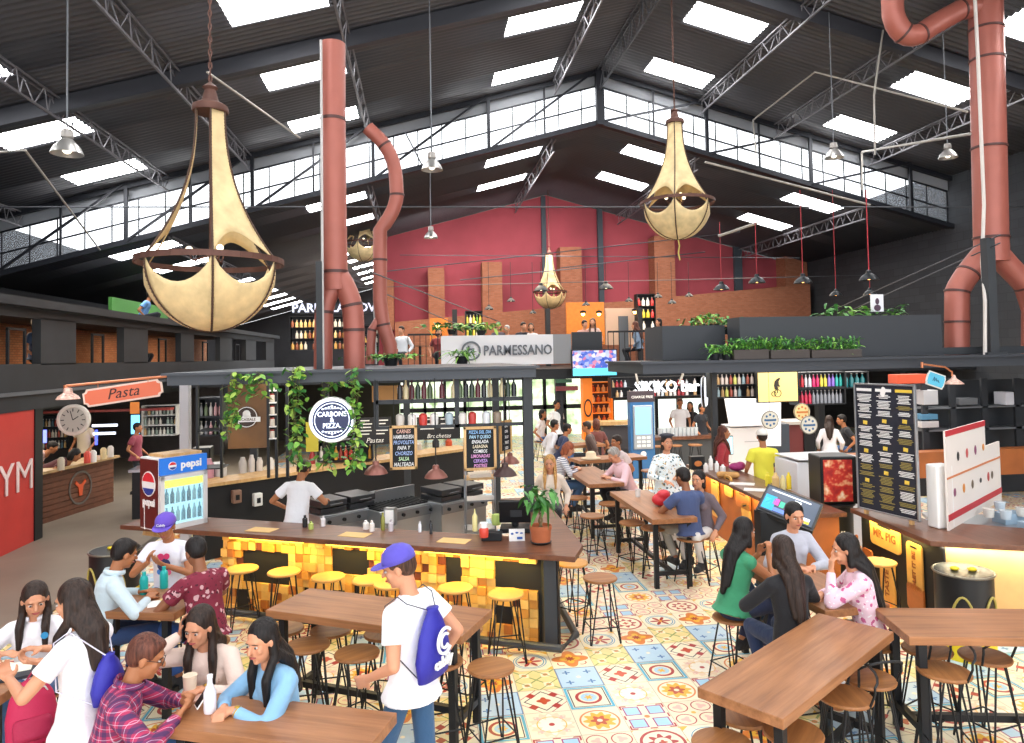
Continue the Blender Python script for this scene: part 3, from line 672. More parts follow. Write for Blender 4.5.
area('under_counter_light', tuple(c3 + e2 * .8 + n2 * .06 - V((0, 0, .07))), 1.4, .05, (1, .9, .62), 10, (0, 0, math.atan2(e2.y, e2.x)))
# farther run of the right kiosk bar, left of the aisle entry
root = thing('bar_counter', 'right kiosk rear counter run with orange front and pale cutting boards behind the seated women', 'bar counter', (0, 0, 0))
f0 = G(686, 464, 1.0); f1 = G(832, 531, 1.0); fe = (f1 - f0).normalized(); fn = V((-fe.y, fe.x, 0)); f1 = f0 + fe * 4.1
b = MB(); b.prism([tuple(p)[:2] for p in (f0, f1, f1 + fn * .65, f0 + fn * .65)], .945, 1.0); b.build('countertop', WDY, root, bev=.006)
b = MB(); b.prism([tuple(p)[:2] for p in (f0 + fn * .14, f1 + fn * .14 - fe * .1, f1 + fn * .6 - fe * .1, f0 + fn * .6)], 0, .945); b.build('body', M('orange_front', '#a35c2c', .55, noise=.15, nscale=3), root)
o2 = f0 + fn * .12; o2.z = 0; Mx2 = FX(fe, (0, 0, 1), o2)
def uv2(x, y): p = PP(x, y, o2, fn); return (p - o2).dot(fe), p.z
for (x, y, w, h, a, mt, hd) in ((716, 498, .3, .6, 0, LW, False), (729, 486, .3, .32, 0, LW, False), (744, 500, .5, .25, 0, OW, False), (748, 520, .3, .5, .3, LW, False), (765, 525, .34, .3, 0, OW, True), (702, 492, .24, .4, 0, OW, True)):
    u, v = uv2(x, y); cboard(root, Mx2, u, v, w, h, a, mt, True, None, .1, 0, hd)
area('under_counter_light', tuple(f0 + fe * 1.6 + fn * .05 - V((0, 0, .07))), 2.8, .05, (1, .72, .25), 16, (0, 0, math.atan2(fe.y, fe.x)))
# roof frame of the right kiosk
root = thing('kiosk_frame', 'black steel kiosk frame with flat roof over the right kiosk', 'kiosk', (0, 0, 0))
RY = 11.2; RXL = PY(643, 372, RY).x
b = MB(); b.bb((RXL, RY, 2.66), (13, RY + 2.2, 2.84)); b.bb((RXL - .05, RY - .06, 2.82), (13, RY + 2.2, 2.86)); b.build('roof_slab', paint('3d4046', .5, .2), root)
pq = PY(715, 440, 12.6)
for x, y in ((pq.x, 12.6), (12.8, RY + .1)): b = MB(); b.bb((x - .05, y - .05, 0), (x + .05, y + .05, 2.66)); b.build('post', CHAR, root)
# black post carrying the right pipe
b = MB(); p = PY(991, 300, 11.3); b.bb((p.x - .08, 11.25, 2.86), (p.x + .08, 11.4, PY(991, 238, 11.3).z)); b.bb((p.x - .18, 11.2, 2.86), (p.x + .18, 11.45, 2.9)); tag(b.build('steel_post', CHAR), 'black steel post between the two branches of the right brown pipe', 'post')
# planter wall of the right mezzanine
pl = [PY(662, 326, 12.2), PY(742, 318, 11.5), PY(945, 312, 11.5)]
b = MB(); b.bb((pl[0].x, 12.2, 2.87), (pl[1].x, 13.2, pl[0].z)); struct(b.build('wall_parapet', M('parapet_black', '#33363b', .6)))
b = MB(); b.bb((pl[1].x, 11.6, 2.87), (pl[2].x, 12.1, pl[1].z + .02)); struct(b.build('wall_parapet', M('parapet_black', '#33363b', .6)))
b = MB(); b.bb((pl[2].x, 11.6, 2.87), (13, 11.7, 3.0)); struct(b.build('wall_parapet', CHAR))
# ---- left mezzanine facade, like a row of dark carriages
FXX = -6.6
root = MB(); FC = M('carriage_black', '#26292d', .6, noise=.2, nscale=1.5)
root.bb((-6.75, 6.5, 2.24), (FXX, 33, 3.02)); root.bb((-6.75, 6.5, 3.8), (FXX, 33, 3.96)); root.bb((-9.6, 6.5, 3.96), (-6.35, 33, 4.1))
yy = lambda px: PX(px, 340, FXX).y
edges = [(41, 76), (124, 148), (181, 194), (220, 232), (246, 256), (266, 274)]
for a, c in edges: root.bb((-6.75, yy(a), 3.0), (FXX, yy(c), 3.82))
struct(root.build('wall_carriage', FC))
b = MB(); b.bb((-9.6, 6.5, 2.9), (-9.5, 33, 4.0)); struct(b.build('wall_carriage_rear', brick('lit_brick', '#c9825a', '#d89a70', '#a07058', 3.5, 'YZ', .5, .2, .02)))
b = MB(); b.bb((-9.6, 6.5, 2.2), (-6.7, 33, 2.3)); b.bb((-9.5, 6.5, 2.9), (-6.75, 33, 3.0)); struct(b.build('floor_carriage', FC))
b = MB(); b.bb((-6.62, 6.5, 2.5), (-6.55, 33, 2.56)); struct(b.build('trim_2', GRY))
for px in (20, 98, 165, 208, 240): y = yy(px); area('carriage_light', (-8.2, y, 3.93), .5, .5, (1, .72, .45), 22)
wt = MB()
for a, c in ((0, 41), (76, 124), (148, 181), (194, 220), (232, 246)):
    y0, y1 = yy(a), yy(c); m_ = (y0 + y1) / 2
    for y in (m_ - .25, m_ + .25): wt.bb((-6.7, y - .02, 3.02), (-6.66, y + .02, 3.6))
    wt.bb((-6.7, m_ - .27, 3.58), (-6.66, m_ + .27, 3.62))
struct(wt.build('window_2', BLK))
# red wall with white letters
b = MB(); b.bb((-6.75, 6.5, 0), (-6.62, 13.15, 2.24)); struct(b.build('wall_red', M('red_wall', '#c33a33', .5, noise=.12, nscale=1.2)))
p = PX(3, 470, -6.6)
tag(text('wall_lettering', 'YM', .75, paint('f0dcd8'), None, FX((0, 1, 0), (0, 0, 1), (-6.6, 12.6, 1.14)), .01, align='CENTER', bold=-.008), 'large thin white letters on the red wall at the left edge', 'lettering')
b = MB(); b.bb((-6.75, 13.15, 0), (-6.6, 13.4, 2.24)); struct(b.build('column', BLK))
# pasta stall room
b = MB(); b.bb((-10.4, 13.4, 0), (-10.3, 24, 2.3)); b.bb((-10.4, 24, 0), (-6.4, 24.1, 2.3)); struct(b.build('wall_stall', M('stall_wall', '#4a4443', .7, noise=.2, nscale=2)))
# ================================================================ TABLES AND STOOLS
STOOLWOOD = wood('stool_seat', '#a8703f', '#734524', 0, 1.4, .45); TOP = wood('table_top', '#b0784e', '#744727', 0, 1., .4)
def table(label, c, ang, L, W, h=.9, group=None, feet=True):
    t = thing('high_table', label, 'table', (c[0], c[1], 0), ang, group)
    b = MB(); b.bb((-L / 2, -W / 2, h - .065), (L / 2, W / 2, h)); b.build('tabletop', TOP, t, bev=.006)
    for sx in (-1, 1):
        for sy in (-1, 1):
            b = MB(); x, y = sx * (L / 2 - .12), sy * (W / 2 - .08); b.bb((x - .028, y - .028, 0), (x + .028, y + .028, h - .065)); b.build('leg', BLK, t)
    b = MB()
    for sx in (-1, 1): x = sx * (L / 2 - .12); b.bb((x - .025, -W / 2 + .08, .16), (x + .025, W / 2 - .08, .21)); b.bb((x - .025, -W / 2 + .08, h - .1), (x + .025, W / 2 - .08, h - .066))
    b.bb((-L / 2 + .12, -.025, .16), (L / 2 - .12, .025, .21)); b.build('stretcher', BLK, t)
    return t
def tq(label, far_l, near_l, near_r, far_r, ext=(0, 0), **k):
    """rectangular table fitted to four corners seen at height .9"""
    a, b_, c, d = [V(p) if len(p) == 3 else G(p[0], p[1], .9) for p in (far_l, near_l, near_r, far_r)]
    ml, mr = (a + b_) / 2, (c + d) / 2; ax = (mr - ml).normalized(); ml -= ax * ext[0]; mr += ax * ext[1]
    W = k.pop('W', None) or ((a - b_).length + (c - d).length) / 2
    return table(label, (ml + mr) / 2, math.atan2(ax.y, ax.x), (mr - ml).length, W, **k)
tabs = {}
tabs['T1'] = tq('bare high wooden table set at an angle, nearest the viewer on the right', (705, 685), (775, 722), (897, 630), (815, 614), W=.56)
tabs['T2'] = tq('bare high wooden table running off the right edge of the picture', (880, 607), (902, 637), (1024, 640), (1024, 607), ext=(0, .9), W=.6)
tabs['T3'] = tq('high wooden table where four women sit talking', (767, 548), (744, 565), (834, 611), (881, 604), W=.6)
tabs['M1'] = tq('high wooden table holding the red bag, with the couple at its end', (615, 492), (642, 489), (682, 516), (668, 521), W=.6)
tabs['L1'] = tq('near high wooden table with the white bottle and the phone user', (198, 691), (165, 726), (362, 753), (399, 712))
tabs['L2'] = tq('empty high wooden table between the front table and the mosaic bar', (306, 591), (270, 606), (465, 633), (490, 612), W=.6)
tabs['L3'] = table('high wooden table with papers and turquoise bottles where the young men talk', (-2.36, 6.72), math.radians(-15), .72, .62)
tabs['L4'] = table('high wooden table cut by the left edge of the picture with notebooks on it', (-3.28, 4.98), math.radians(-8), 1.15, .55)
tabs['M2'] = tq('high wooden table where the grey-haired man leans, in the middle distance', (566, 470), (592, 464), (621, 481), (592, 486), W=.6)
tabs['M3'] = table('high wooden table with the straw hat, behind the grey-haired man', G(608, 457, .9)[:], math.radians(12), 1.5, .55)
tabs['M4'] = table('far high wooden table where two dark-haired people sit, by the orange shelves', G(578, 444, .9)[:], math.radians(10), 1.2, .5)
# stools
def mk_stool(kind, label, col=None):
    t = thing('bar_stool' if kind != 'back' else 'wire_back_stool', label, 'stool', (0, 0, 0)); h = .65
    b = MB(); b.lathe([(0, h - .03), (.16, h - .03), (.178, h - .022), (.182, h - .01), (.175, h), (0, h)], 32); b.build('seat', col or STOOLWOOD, t, smooth=True)
    for k in range(4):
        a = PI / 4 + k * PI / 2; d = V((math.cos(a), math.sin(a), 0)); s_ = V((-d.y, d.x, 0)); f = d * .225 + V((0, 0, .008))
        b = MB(); b.tube([d * .12 + s_ * .05 + V((0, 0, h - .03)), f + s_ * .006, f - s_ * .006, d * .12 - s_ * .05 + V((0, 0, h - .03))], .0075, 6); b.build('leg', BLK, t)
    b = MB(); r = .205
    ps = [V((r * math.cos(PI / 4 + k * PI / 2), r * math.sin(PI / 4 + k * PI / 2), .17)) for k in range(4)]; b.tube(ps, .007, 6, closed=True); b.build('footrest', BLK, t)
    if kind == 'back':
        b = MB(); pts = [V((-.15, -.09, h - .02)), V((-.17, -.12, h + .08))] + [V((.17 * math.cos(a), -.12 - .06 * math.sin(a), h + .12 + .06 * math.sin(a))) for a in [PI * (1 - i / 8) for i in range(9)]] + [V((.17, -.12, h + .08)), V((.15, -.09, h - .02))]
        b.tube(pts, .009, 6); b.build('backrest', BLK, t)
    return t
YS = M('yellow_lit_seat', '#c8924a', .45, noise=.06)  # seat wood with the yellow counter light put into its colour
st0 = mk_stool('plain', 'x'); st1 = mk_stool('back', 'x'); st2 = mk_stool('plain', 'x', YS); used = {0: 0, 1: 0, 2: 0}
stoolpos = []
def stool(px, py, label, kind=0, rz=None, loc=None, group=None):
    p = G(px, py, .65) if loc is None else V(loc); p.z = 0; src = (st0, st1, st2)[kind]
    rz = random.uniform(0, 1.5) if rz is None else rz
    if used[kind]: o = dup(src, p, rz, label, group)
    else: o = src; o.location = p; o.rotation_euler = (0, 0, rz); o['label'] = label
    if group: o['group'] = group
    used[kind] = 1; stoolpos.append(p); return o
BG = 'stools along the mosaic bar'
for x, y, l in ((242, 568, 'leftmost yellow-lit bar stool at the mosaic bar, just right of the maroon shirt'), (284, 571, 'second yellow-lit bar stool from the left at the mosaic bar'), (328, 576, 'third bar stool at the mosaic bar, in front of a black gap in the blocks'), (369, 579, 'fourth bar stool at the mosaic bar, left of the purple cap'), (391, 583, 'bar stool at the mosaic bar largely hidden by the man in the purple cap'), (455, 587, 'bar stool at the mosaic bar just right of the standing man'), (506, 593, 'last bar stool on the mosaic front before the corner post')):
    stool(x, y, l, 2, group=BG)
stool(572, 562, 'bar stool tucked against the right end of the bar by the corner post', 2)
stool(600, 577, 'round brown bar stool standing alone on the tiles right of the bar corner')
for x, y, l in ((283, 628, 'stool at the left end of the empty table, behind its corner'), (331, 629, 'stool on the far side of the empty table, left of centre'), (308, 644, 'front stool of the empty table, just right of the denim shirt woman'), (357, 652, 'front stool of the empty table nearest the walking man hand'), (385, 632, 'stool behind the forearm of the standing man'), (440, 660, 'stool half hidden behind the jeans of the standing man'), (491, 666, 'round stool standing in front of the right leg of the empty table'), (462, 628, 'stool under the right end of the empty table')):
    stool(x, y, l)
for x, y, l, k in ((744, 713, 'stool under the front left corner of the angled right table', 0), (793, 731, 'stool beneath the near corner of the angled right table', 0), (722, 742, 'stool cut by the bottom edge in front of the angled right table', 0), (845, 695, 'stool on the far side of the angled table, left of its neighbour', 1), (869, 677, 'stool under the far end of the angled right table', 1), (944, 670, 'front stool at the table on the right edge', 1), (927, 648, 'stool with pale seat behind the table on the right edge', 1), (985, 655, 'dark backed stool behind the table on the right edge', 1)):
    stool(x, y, l, k)
stool(879, 561, 'yellow-lit bar stool in front of the cutting-board bar on the right', 2)
for x, y, l in ((632, 522, 'stool on the left side of the table with the red bag, farther one'), (654, 527, 'stool on the left side of the table with the red bag, nearer one'), (592, 515, 'brown round stool in the aisle beyond the potted tree'), (668, 500, 'stool at the far right side of the table with the red bag'), (610, 503, 'stool between the bar corner and the grey-haired man'), (628, 505, 'stool beneath the table of the grey-haired man'), (577, 497, 'stool beside the blonde woman seat in the aisle'), (650, 470, 'stool behind the woman in the patterned blouse')):
    stool(x, y, l)
# ================================================================ PEOPLE
SK = {k: M('skin_' + k, c, .55, noise=.05, nscale=9) for k, c in dict(light='#cf9270', tan='#ad704a', brown='#8c583a', pale='#d8a585').items()}
def hairmat(name, col):
    m, t = newmat(name); tc = t.n('ShaderNodeTexCoord').outputs['Object']; mp = t.n('ShaderNodeMapping', {'Vector': tc, 'Scale': (75., 75., 7.)}); nz = t.n('ShaderNodeTexNoise', {'Vector': mp.outputs[0], 'Scale': 1., 'Detail': 3.}); c = hexc(col)
    mr = t.n('ShaderNodeMapRange', {'Value': nz.outputs[0], 'From Min': .3, 'From Max': .7, 'To Min': .45, 'To Max': 1.7}); mx = t.n('ShaderNodeVectorMath', {0: c, 1: mr.outputs[0]}, operation='MULTIPLY'); t.t.links.new(mx.outputs[0], t.b.inputs['Base Color'])
    bp = t.n('ShaderNodeBump', {'Height': nz.outputs[0], 'Strength': .6, 'Distance': .01}); t.t.links.new(bp.outputs[0], t.b.inputs['Normal']); t.b.inputs['Roughness'].default_value = .5; t.b.inputs['Specular IOR Level'].default_value = .3; return m
HR = {k: hairmat('hair_' + k, c) for k, c in dict(black='#1a1514', dark='#2e211b', brown='#4a3226', blond='#b98e56', grey='#9a958f', red='#8a4a30', auburn='#5a3327').items()}
LIP = paint('a9544f'); EYW = paint('c4beb8', .35); EYD = paint('1d1512', .3)
def ik(a, t, l1, l2, pole):
    a, t = V(a), V(t); d = t - a; L = max(1e-4, min(d.length, (l1 + l2) * .998)); d.normalize(); t = a + d * L
    x = (l1 * l1 - l2 * l2 + L * L) / (2 * L); h = math.sqrt(max(l1 * l1 - x * x, 0)); p = V(pole); p = p - d * p.dot(d)
    if p.length < 1e-4: p = V((0, 0, -1)) - d * d.z * -1
    return a + d * x + p.normalized() * h, t
def hand(b, wr, d, n, side, curl=.4, s=1., spread=.12):
    """palm, four separate jointed fingers, thumb from the side of the palm. d: hand direction, n: palm normal"""
    d = V(d).normalized(); n = V(n); n = (n - d * n.dot(d)).normalized(); l = d.cross(n) * side      # l: towards the thumb
    for i, (o, L) in enumerate(((-.031, .072), (-.011, .084), (.010, .088), (.030, .080))):
        k = wr + d * (.082 * s) + l * (o * s); b.cap(wr + d * .012 + l * (o * .55 * s), k, .0145 * s, .0115 * s)
        c = curl * (1 + .12 * (1.5 - i)); p = k; dd = (d + l * (o * spread * 8)).normalized()
        for q, (f, r) in enumerate(((.42, .0090), (.32, .0082), (.26, .0072))):
            a = c * (q + 1) * .75; e = p + (dd * math.cos(a) + n * math.sin(a)) * (L * f * s); b.cap(p, e, r * s, (r - .0006) * s); p = e
    t0 = wr + d * (.022 * s) + l * (.026 * s); t1 = t0 + (d * .6 + l * .62 + n * .3).normalized() * .042 * s; t2 = t1 + (d * .85 + l * .2 + n * (.3 + curl * .5)).normalized() * .032 * s
    b.cap(t0, t1, .0135 * s, .0108 * s); b.cap(t1, t2, .0105 * s, .0085 * s); return wr + d * .09 * s + n * .02
def loft(b, rings, n=20):
    """closed tube through elliptical rings (centre, rx, ry, rotation)"""
    vs = []; fs = []
    for c, rx, ry, R in rings: vs += [V(c) + R @ V((rx * math.cos(2 * PI * k / n), ry * math.sin(2 * PI * k / n), 0)) for k in range(n)]
    m = len(rings)
    for j in range(m - 1):
        for k in range(n): a, c = j * n + k, j * n + (k + 1) % n; fs.append((a, c, c + n, a + n))
    fs += [list(range(n))[::-1], list(range((m - 1) * n, m * n))]; return b.add(vs, fs)
def person(label, loc, rz, sex='f', s=1., hip=.74, stand=False, lean=0., twist=0., lift=0., head=(0, 0), hands=None, poles=None, hdirs=None, palms=None, curl=(.4, .4), feet=None, top=('tee', 'ffffff'), bottom=('jeans', '3b5578'), shoe='2a2a2c', hair=('long', 'black'), skin='light', vox=.0075, group=None, side_lean=0., build=1., face=True, floor=0.):
    """figure in local space: +Y ahead, +X to its right. head=(yaw, pitch down)"""
    root = thing('person', label, 'person', (loc[0], loc[1], floor), rz, group)
    f = sex == 'f'; hw = .152 if f else .178; hw *= s * (.5 + .5 * build)
    P = V((0, 0, .93 * s if stand else hip))
    Rl = Euler((-lean, side_lean, 0)).to_matrix(); Rt = Rl @ Euler((0, 0, twist)).to_matrix()
    W = P + Rl @ V((0, .0, .14 * s)); Cc = P + Rt @ V((0, .005, .33 * s)); N = P + Rt @ V((0, .0, .51 * s))
    sk = SK[skin]
    Hd = Euler((-head[1], 0, 0)).to_matrix(); Hr = Rt @ Euler((0, 0, -head[0])).to_matrix() @ Hd @ Euler((lean * .6, 0, 0)).to_matrix()
    Nt = N + Rt @ V((0, .015, .055 * s)); Hc = Nt + Hr @ V((0, .025 * s, .115 * s))
    sh = [N + Rt @ V((x * hw, 0, -.078 * s)) for x in (-1, 1)]; hp = [P + Rl @ V((x * .088 * s, 0, -.02)) for x in (-1, 1)]
    # ---- limbs
    hands = hands or [(-.24, .12, .02), (.24, .12, .02)]; poles = poles or [(-.4, -.6, -.6), (.4, -.6, -.6)]
    el, wr = [], []
    for i in (0, 1):
        e, w_ = ik(sh[i], P + V(hands[i]), .285 * s, .25 * s, poles[i]); el.append(e); wr.append(w_)
    feet = feet or ([(-.1, .02, .08), (.1, -.02, .08)] if stand else [(-.11, .26, .26), (.11, .26, .26)])
    kn, an = [], []
    for i in (0, 1):
        k, a = ik(hp[i], V(feet[i]), .44 * s, .42 * s, (0.1 * (i * 2 - 1), 1, .15)); kn.append(k); an.append(a)
    # ---- body, one continuous skin surface
    b = MB()
    B_ = build; wd = 1 if f else 1.08; mf = lambda k, z: ((P + (N - P) * k) + Rl @ V((0, z, 0)))
    def torso(b, g, k0=-.12, top=True, flare=0.):
        q = s * B_; gg = g
        rings = [(mf(k0, 0), (.155 + flare) * q + gg, (.132 + flare) * q + gg, Rl)] + [(mf(k, y), rx * q * (wd if k > .3 else 1) + gg, ry * q + gg, Rl if k < .4 else Rt) for k, rx, ry, y in ((0., .162 if f else .152, .112, 0), (.16, .146 if f else .146, .102, 0), (.32, .124 if f else .138, .09, .004), (.5, .132, .094, .006), (.68, .142, .102, .006), (.82, .144, .098, .0), (.9, .12, .084, -.004), (.965, .075, .066, -.004)) if k > k0 + .02]
        if top: rings.append((mf(1.0, -.002), .055 * s + gg * .6, .055 * s + gg * .6, Rt))
        loft(b, rings)
        for i in (0, 1): b.cap(N + Rt @ V(((i * 2 - 1) * .05 * s, -.004, -.05 * s)), sh[i], .048 * s + gg * .8, .052 * s + gg * .8)
    torso(b, 0); b.cap(N - V((0, 0, .05)), Nt + Hr @ V((0, 0, .06)), .06 * s, .05 * s)
    for i in (0, 1):
        x = i * 2 - 1
        if f: b.ell(Cc + Rt @ V((x * .068 * s, .075 * s, .005)), (.058 * s, .055 * s, .058 * s))
        b.cap(sh[i], el[i], (.052 if f else .06) * s * (.6 + .4 * B_), .038 * s); b.cap(el[i], wr[i], .037 * s, .025 * s)
        hd = V(hdirs[i]) if hdirs and hdirs[i] else (wr[i] - el[i]); pn = V(palms[i]) if palms and palms[i] else V((0, 0, -1)) + V((-x * .2, 0, 0))
        hand(b, wr[i], hd, pn, -x if pn.z < .1 and not (palms and palms[i]) else -x, curl[i], s * (.96 if f else 1.04))
        b.cap(hp[i], kn[i], .078 * s * B_, .052 * s); b.cap(kn[i], an[i], .052 * s, .036 * s); b.cap(an[i], an[i] + V((0, .13, -.05)), .035 * s, .03 * s)
    # head with nose, brow, jaw, ears
    s0 = s; s = s * 1.06; h = lambda x, y, z, s=s: Hc + Hr @ V((x * s, y * s, z * s))
    b.ell(h(0, -.012, .03), (.074 * s, .092 * s, .088 * s), Hr, 18, 12); b.ell(h(0, .022, -.035), (.058 * s, .064 * s, .078 * s), Hr, 16, 10); b.ell(h(0, .062, -.088), (.022 * s, .018 * s, .018 * s), Hr)
    b.cap(h(0, .08, .018), h(0, .104, -.018), .0085 * s, .013 * s); b.cap(h(-.03, .073, .032), h(.03, .073, .032), .012 * s); b.ell(h(0, .078, -.055), (.024 * s, .014 * s, .012 * s), Hr)
    for x in (-1, 1): b.ell(h(x * .076, -.005, -.004), (.012 * s, .02 * s, .032 * s), Hr); b.ell(h(x * .036, .06, -.018), (.022 * s, .02 * s, .024 * s), Hr)
    s = s0; body = remesh(b, 'body', sk, root, vox, 2, .35)
    if face:
        for x in (-1, 1):
            e = MB(); e.ell(h(x * .031, .0745, .007), (.0135 * s, .009 * s, .0068 * s), Hr); o = e.build('eye', EYW, root, smooth=2)
            e = MB(); e.ell(h(x * .031, .0795, .007), (.0078 * s, .006 * s, .0066 * s), Hr); e.build('iris', EYD, o, smooth=2)
            e = MB(); e.tube([h(x * .014, .085, .028), h(x * .032, .085, .031), h(x * .052, .073, .023)], [.0022 * s, .003 * s, .0016 * s], 6); e.build('eyebrow', HR['dark' if hair[1] != 'grey' else 'grey'], root, smooth=2)
        e = MB(); e.tube([h(-.024, .082, -.050), h(-.008, .093, -.050), h(.008, .093, -.050), h(.024, .082, -.050)], [.0025 * s, .007 * s, .007 * s, .0025 * s], 8); e.build('lips', LIP, root, smooth=2)
    # ---- clothes
    kind, colr = top[0], top[1]; cm = colr if not isinstance(colr, str) else cloth(colr); g = .016
    if kind != 'none':
        b = MB(); lowz = {'crop': .0, 'long': -.1}.get(kind, -.05)
        hemP = P + Rl @ V((0, 0, lowz + .02))
        torso(b, g, {'crop': .02, 'long': -.3}.get(kind, -.22 if stand else -.1), flare=.04 if stand else .03)
        for i in (0, 1):
            x = i * 2 - 1
            if f: b.ell(Cc + Rt @ V((x * .066 * s, .072 * s, .005)), .062 * s)
            ra = (.05 if f else .056) * s * (.6 + .4 * B_) + g * .7
            if kind in ('sleeve', 'shirt', 'sweater', 'long'):
                b.cap(sh[i], el[i], ra, .048 * s + g * .6); lw = wr[i] if kind != 'shirt3' else (el[i] * .4 + wr[i] * .6); b.cap(el[i], el[i] * .06 + lw * .94, .048 * s + g * .5, .036 * s, True)
                if kind == 'sweater': b.ell(el[i] * .12 + wr[i] * .88, .042 * s)
            elif kind != 'sleeveless':
                q = sh[i] * .42 + el[i] * .58; b.cap(sh[i], q, ra, (.054 if f else .06) * s + g * .8, True)
            else: b.ell(sh[i] + Rt @ V((-x * .02, 0, 0)), .062 * s)
        remesh(b, 'shirt' if sex == 'm' else 'top', cm, root, max(vox, .011), 4, .5)
        if kind in ('polo', 'shirt'):
            b = MB(); cc = N + Rt @ V((0, .006, .022)); b.lathe([(.066 * s, -.02), (.07 * s, .0), (.078 * s, .02), (.086 * s, -.008), (.08 * s, -.02)], 20, Matrix.Translation(cc) @ Rt.to_4x4() @ Matrix.Diagonal((1, 1.05, 1, 1)), PI / 2 + .35, PI / 2 + 2 * PI - .35); b.build('collar', cm, root, smooth=2)
    bk, bc = bottom; bm = bc if not isinstance(bc, str) else cloth(bc)
    b = MB(); b.ell(P + Rl @ V((0, 0, -.005)), (.155 * s * B_ + .008, .11 * s * B_ + .008, .125 * s), Rl, 16, 10)
    for i in (0, 1):
        b.cap(hp[i], kn[i], .082 * s * B_, .066 * s)
        if bk != 'shorts': b.cap(kn[i], kn[i] * .05 + an[i] * .95, .066 * s, (.05 if bk == 'jeans' else .06) * s, True)
    remesh(b, 'trousers', bm, root, max(vox, .012), 3, .5)
    for i in (0, 1):
        b = MB(); a = an[i]; b.cap(a + V((0, -.03, -.04)), a + V((0, .14, -.05)), .046 * s, .042 * s); b.cap(a + V((0, .02, -.01)), a + V((0, .08, -.035)), .05 * s, .045 * s); b.bb(a + V((-.036, -.075, -.09)), a + V((.036, .17, -.072)))
        remesh(b, 'shoe', cloth(shoe), root, max(vox, .01), 2)
    # ---- hair
    s = s0 * 1.06; hk, hc = hair; hm = HR[hc]
    if hk != 'none':
        b = MB(); b.ell(h(0, -.022, .042), (.084 * s, .094 * s, .092 * s), Hr, 18, 12); 
        if hk != 'short': b.ell(h(0, -.04, -.01), (.082 * s, .075 * s, .095 * s), Hr, 18, 12)
        else: b.ell(h(0, -.045, .01), (.074 * s, .068 * s, .075 * s), Hr, 16, 10); b.ell(h(0, .02, .085), (.058 * s, .06 * s, .035 * s), Hr)
        if hk in ('long', 'verylong'):
            L = .24 if hk == 'long' else .36; bk_ = N + Rt @ V((0, -.085 * s, .0)); b.cap(h(0, -.045, -.03), bk_, .072 * s, .058 * s); e = bk_ + Rt @ V((0, -.045, -L * s)); b.cap(bk_, (bk_ + e) / 2, .056 * s, .048 * s); b.cap((bk_ + e) / 2, e, .048 * s, .026 * s)
            for x in (-1, 1):
                b.cap(h(x * .066, -.02, .02), h(x * .075, -.005, -.10), .026 * s, .028 * s); q = bk_ + Rt @ V((x * .06, .01, -.01)); b.cap(h(x * .065, -.03, -.08), q, .032 * s, .036 * s); b.cap(q, q + Rt @ V((-x * .02, -.035, -L * .85)), .036 * s, .018 * s)
                if hk == 'long': q2 = sh[i if False else (0 if x < 0 else 1)] * .55 + N * .45 + Rt @ V((0, .095 * s, .01)); b.cap(h(x * .074, .0, -.09), q2, .026 * s, .03 * s); b.cap(q2, q2 + Rt @ V((0, .035, -.17)), .03 * s, .016 * s)
        if hk == 'bob': [b.cap(h(x * .068, -.02, .02), h(x * .07, -.015, -.085), .026 * s, .024 * s) for x in (-1, 1)]; b.cap(h(0, -.06, 0), h(0, -.055, -.10), .07 * s, .055 * s)
        if hk == 'bun': b.ell(h(0, -.09, .07), .036 * s)
        if hk == 'pony': b.cap(h(0, -.1, .03), h(0, -.15, -.12), .03 * s, .028 * s); b.cap(h(0, -.15, -.12), h(0, -.14, -.3), .028 * s, .012 * s)
        if hk == 'fringe': b.cap(h(-.05, .05, .08), h(.045, .065, .075), .028 * s, .024 * s)
        remesh(b, 'hair', hm, root, max(vox, .009), 3)
    root['_'] = 0; del root['_']
    s = s0; return dict(root=root, N=N, P=P, Hc=Hc, Hr=Hr, Rt=Rt, h=h, wr=wr, el=el, sh=sh, s=s * 1.06, C=Cc)
def cap_hat(d, col, word=None, brimyaw=0.):
    h, s, Hr = d['h'], d['s'], d['Hr']; R4 = Matrix.Translation(d['Hc']) @ Hr.to_4x4() @ RZ(brimyaw)
    b = MB(R4); b.lathe([(.094 * s, .04 * s), (.093 * s, .07 * s), (.08 * s, .105 * s), (.05 * s, .13 * s), (.012 * s, .141 * s), (.0, .143 * s)], 24, T(0, -.014, 0) @ Matrix.Diagonal((1, 1.1, 1, 1)))
    o = b.build('cap', cloth(col), d['root'], smooth=2); md = o.modifiers.new('s', 'SOLIDIFY'); md.thickness = .004
    b = MB(R4); n = 12; P = [(.085 * math.sin(a), .07 + .09 * math.cos(a) ** .8 if abs(a) < PI / 2 - .01 else .07) for a in [-PI / 2 + PI * i / n for i in range(n + 1)]]
    b.prism([(x * s, y * s) for x, y in P] + [(.085 * s, .03 * s), (-.085 * s, .03 * s)], .042 * s, .047 * s); b.build('brim', cloth(col), o, smooth=False)
    if word: text('cap_lettering', word, .035, WHT, o, R4 @ FX((-1, 0, 0), (0, -.35, 1), (0, .093 * s, .075 * s)), .003)
    return o
def worn(d, b, name, mat, smooth=2): return b.build(name, mat, d['root'], smooth=smooth)
def glasses(d):
    b = MB(); h = d['h']
    for x in (-1, 1): b.tube([h(x * .031 + .019 * math.cos(a), .096, .006 + .016 * math.sin(a)) for a in [2 * PI * i / 10 for i in range(10)]], .002, 5, closed=True); b.tube([h(x * .05, .096, .01), h(x * .08, 0, .012)], .002, 5)
    b.tube([h(-.012, .098, .008), h(.012, .098, .008)], .002, 5); worn(d, b, 'glasses', BLK)
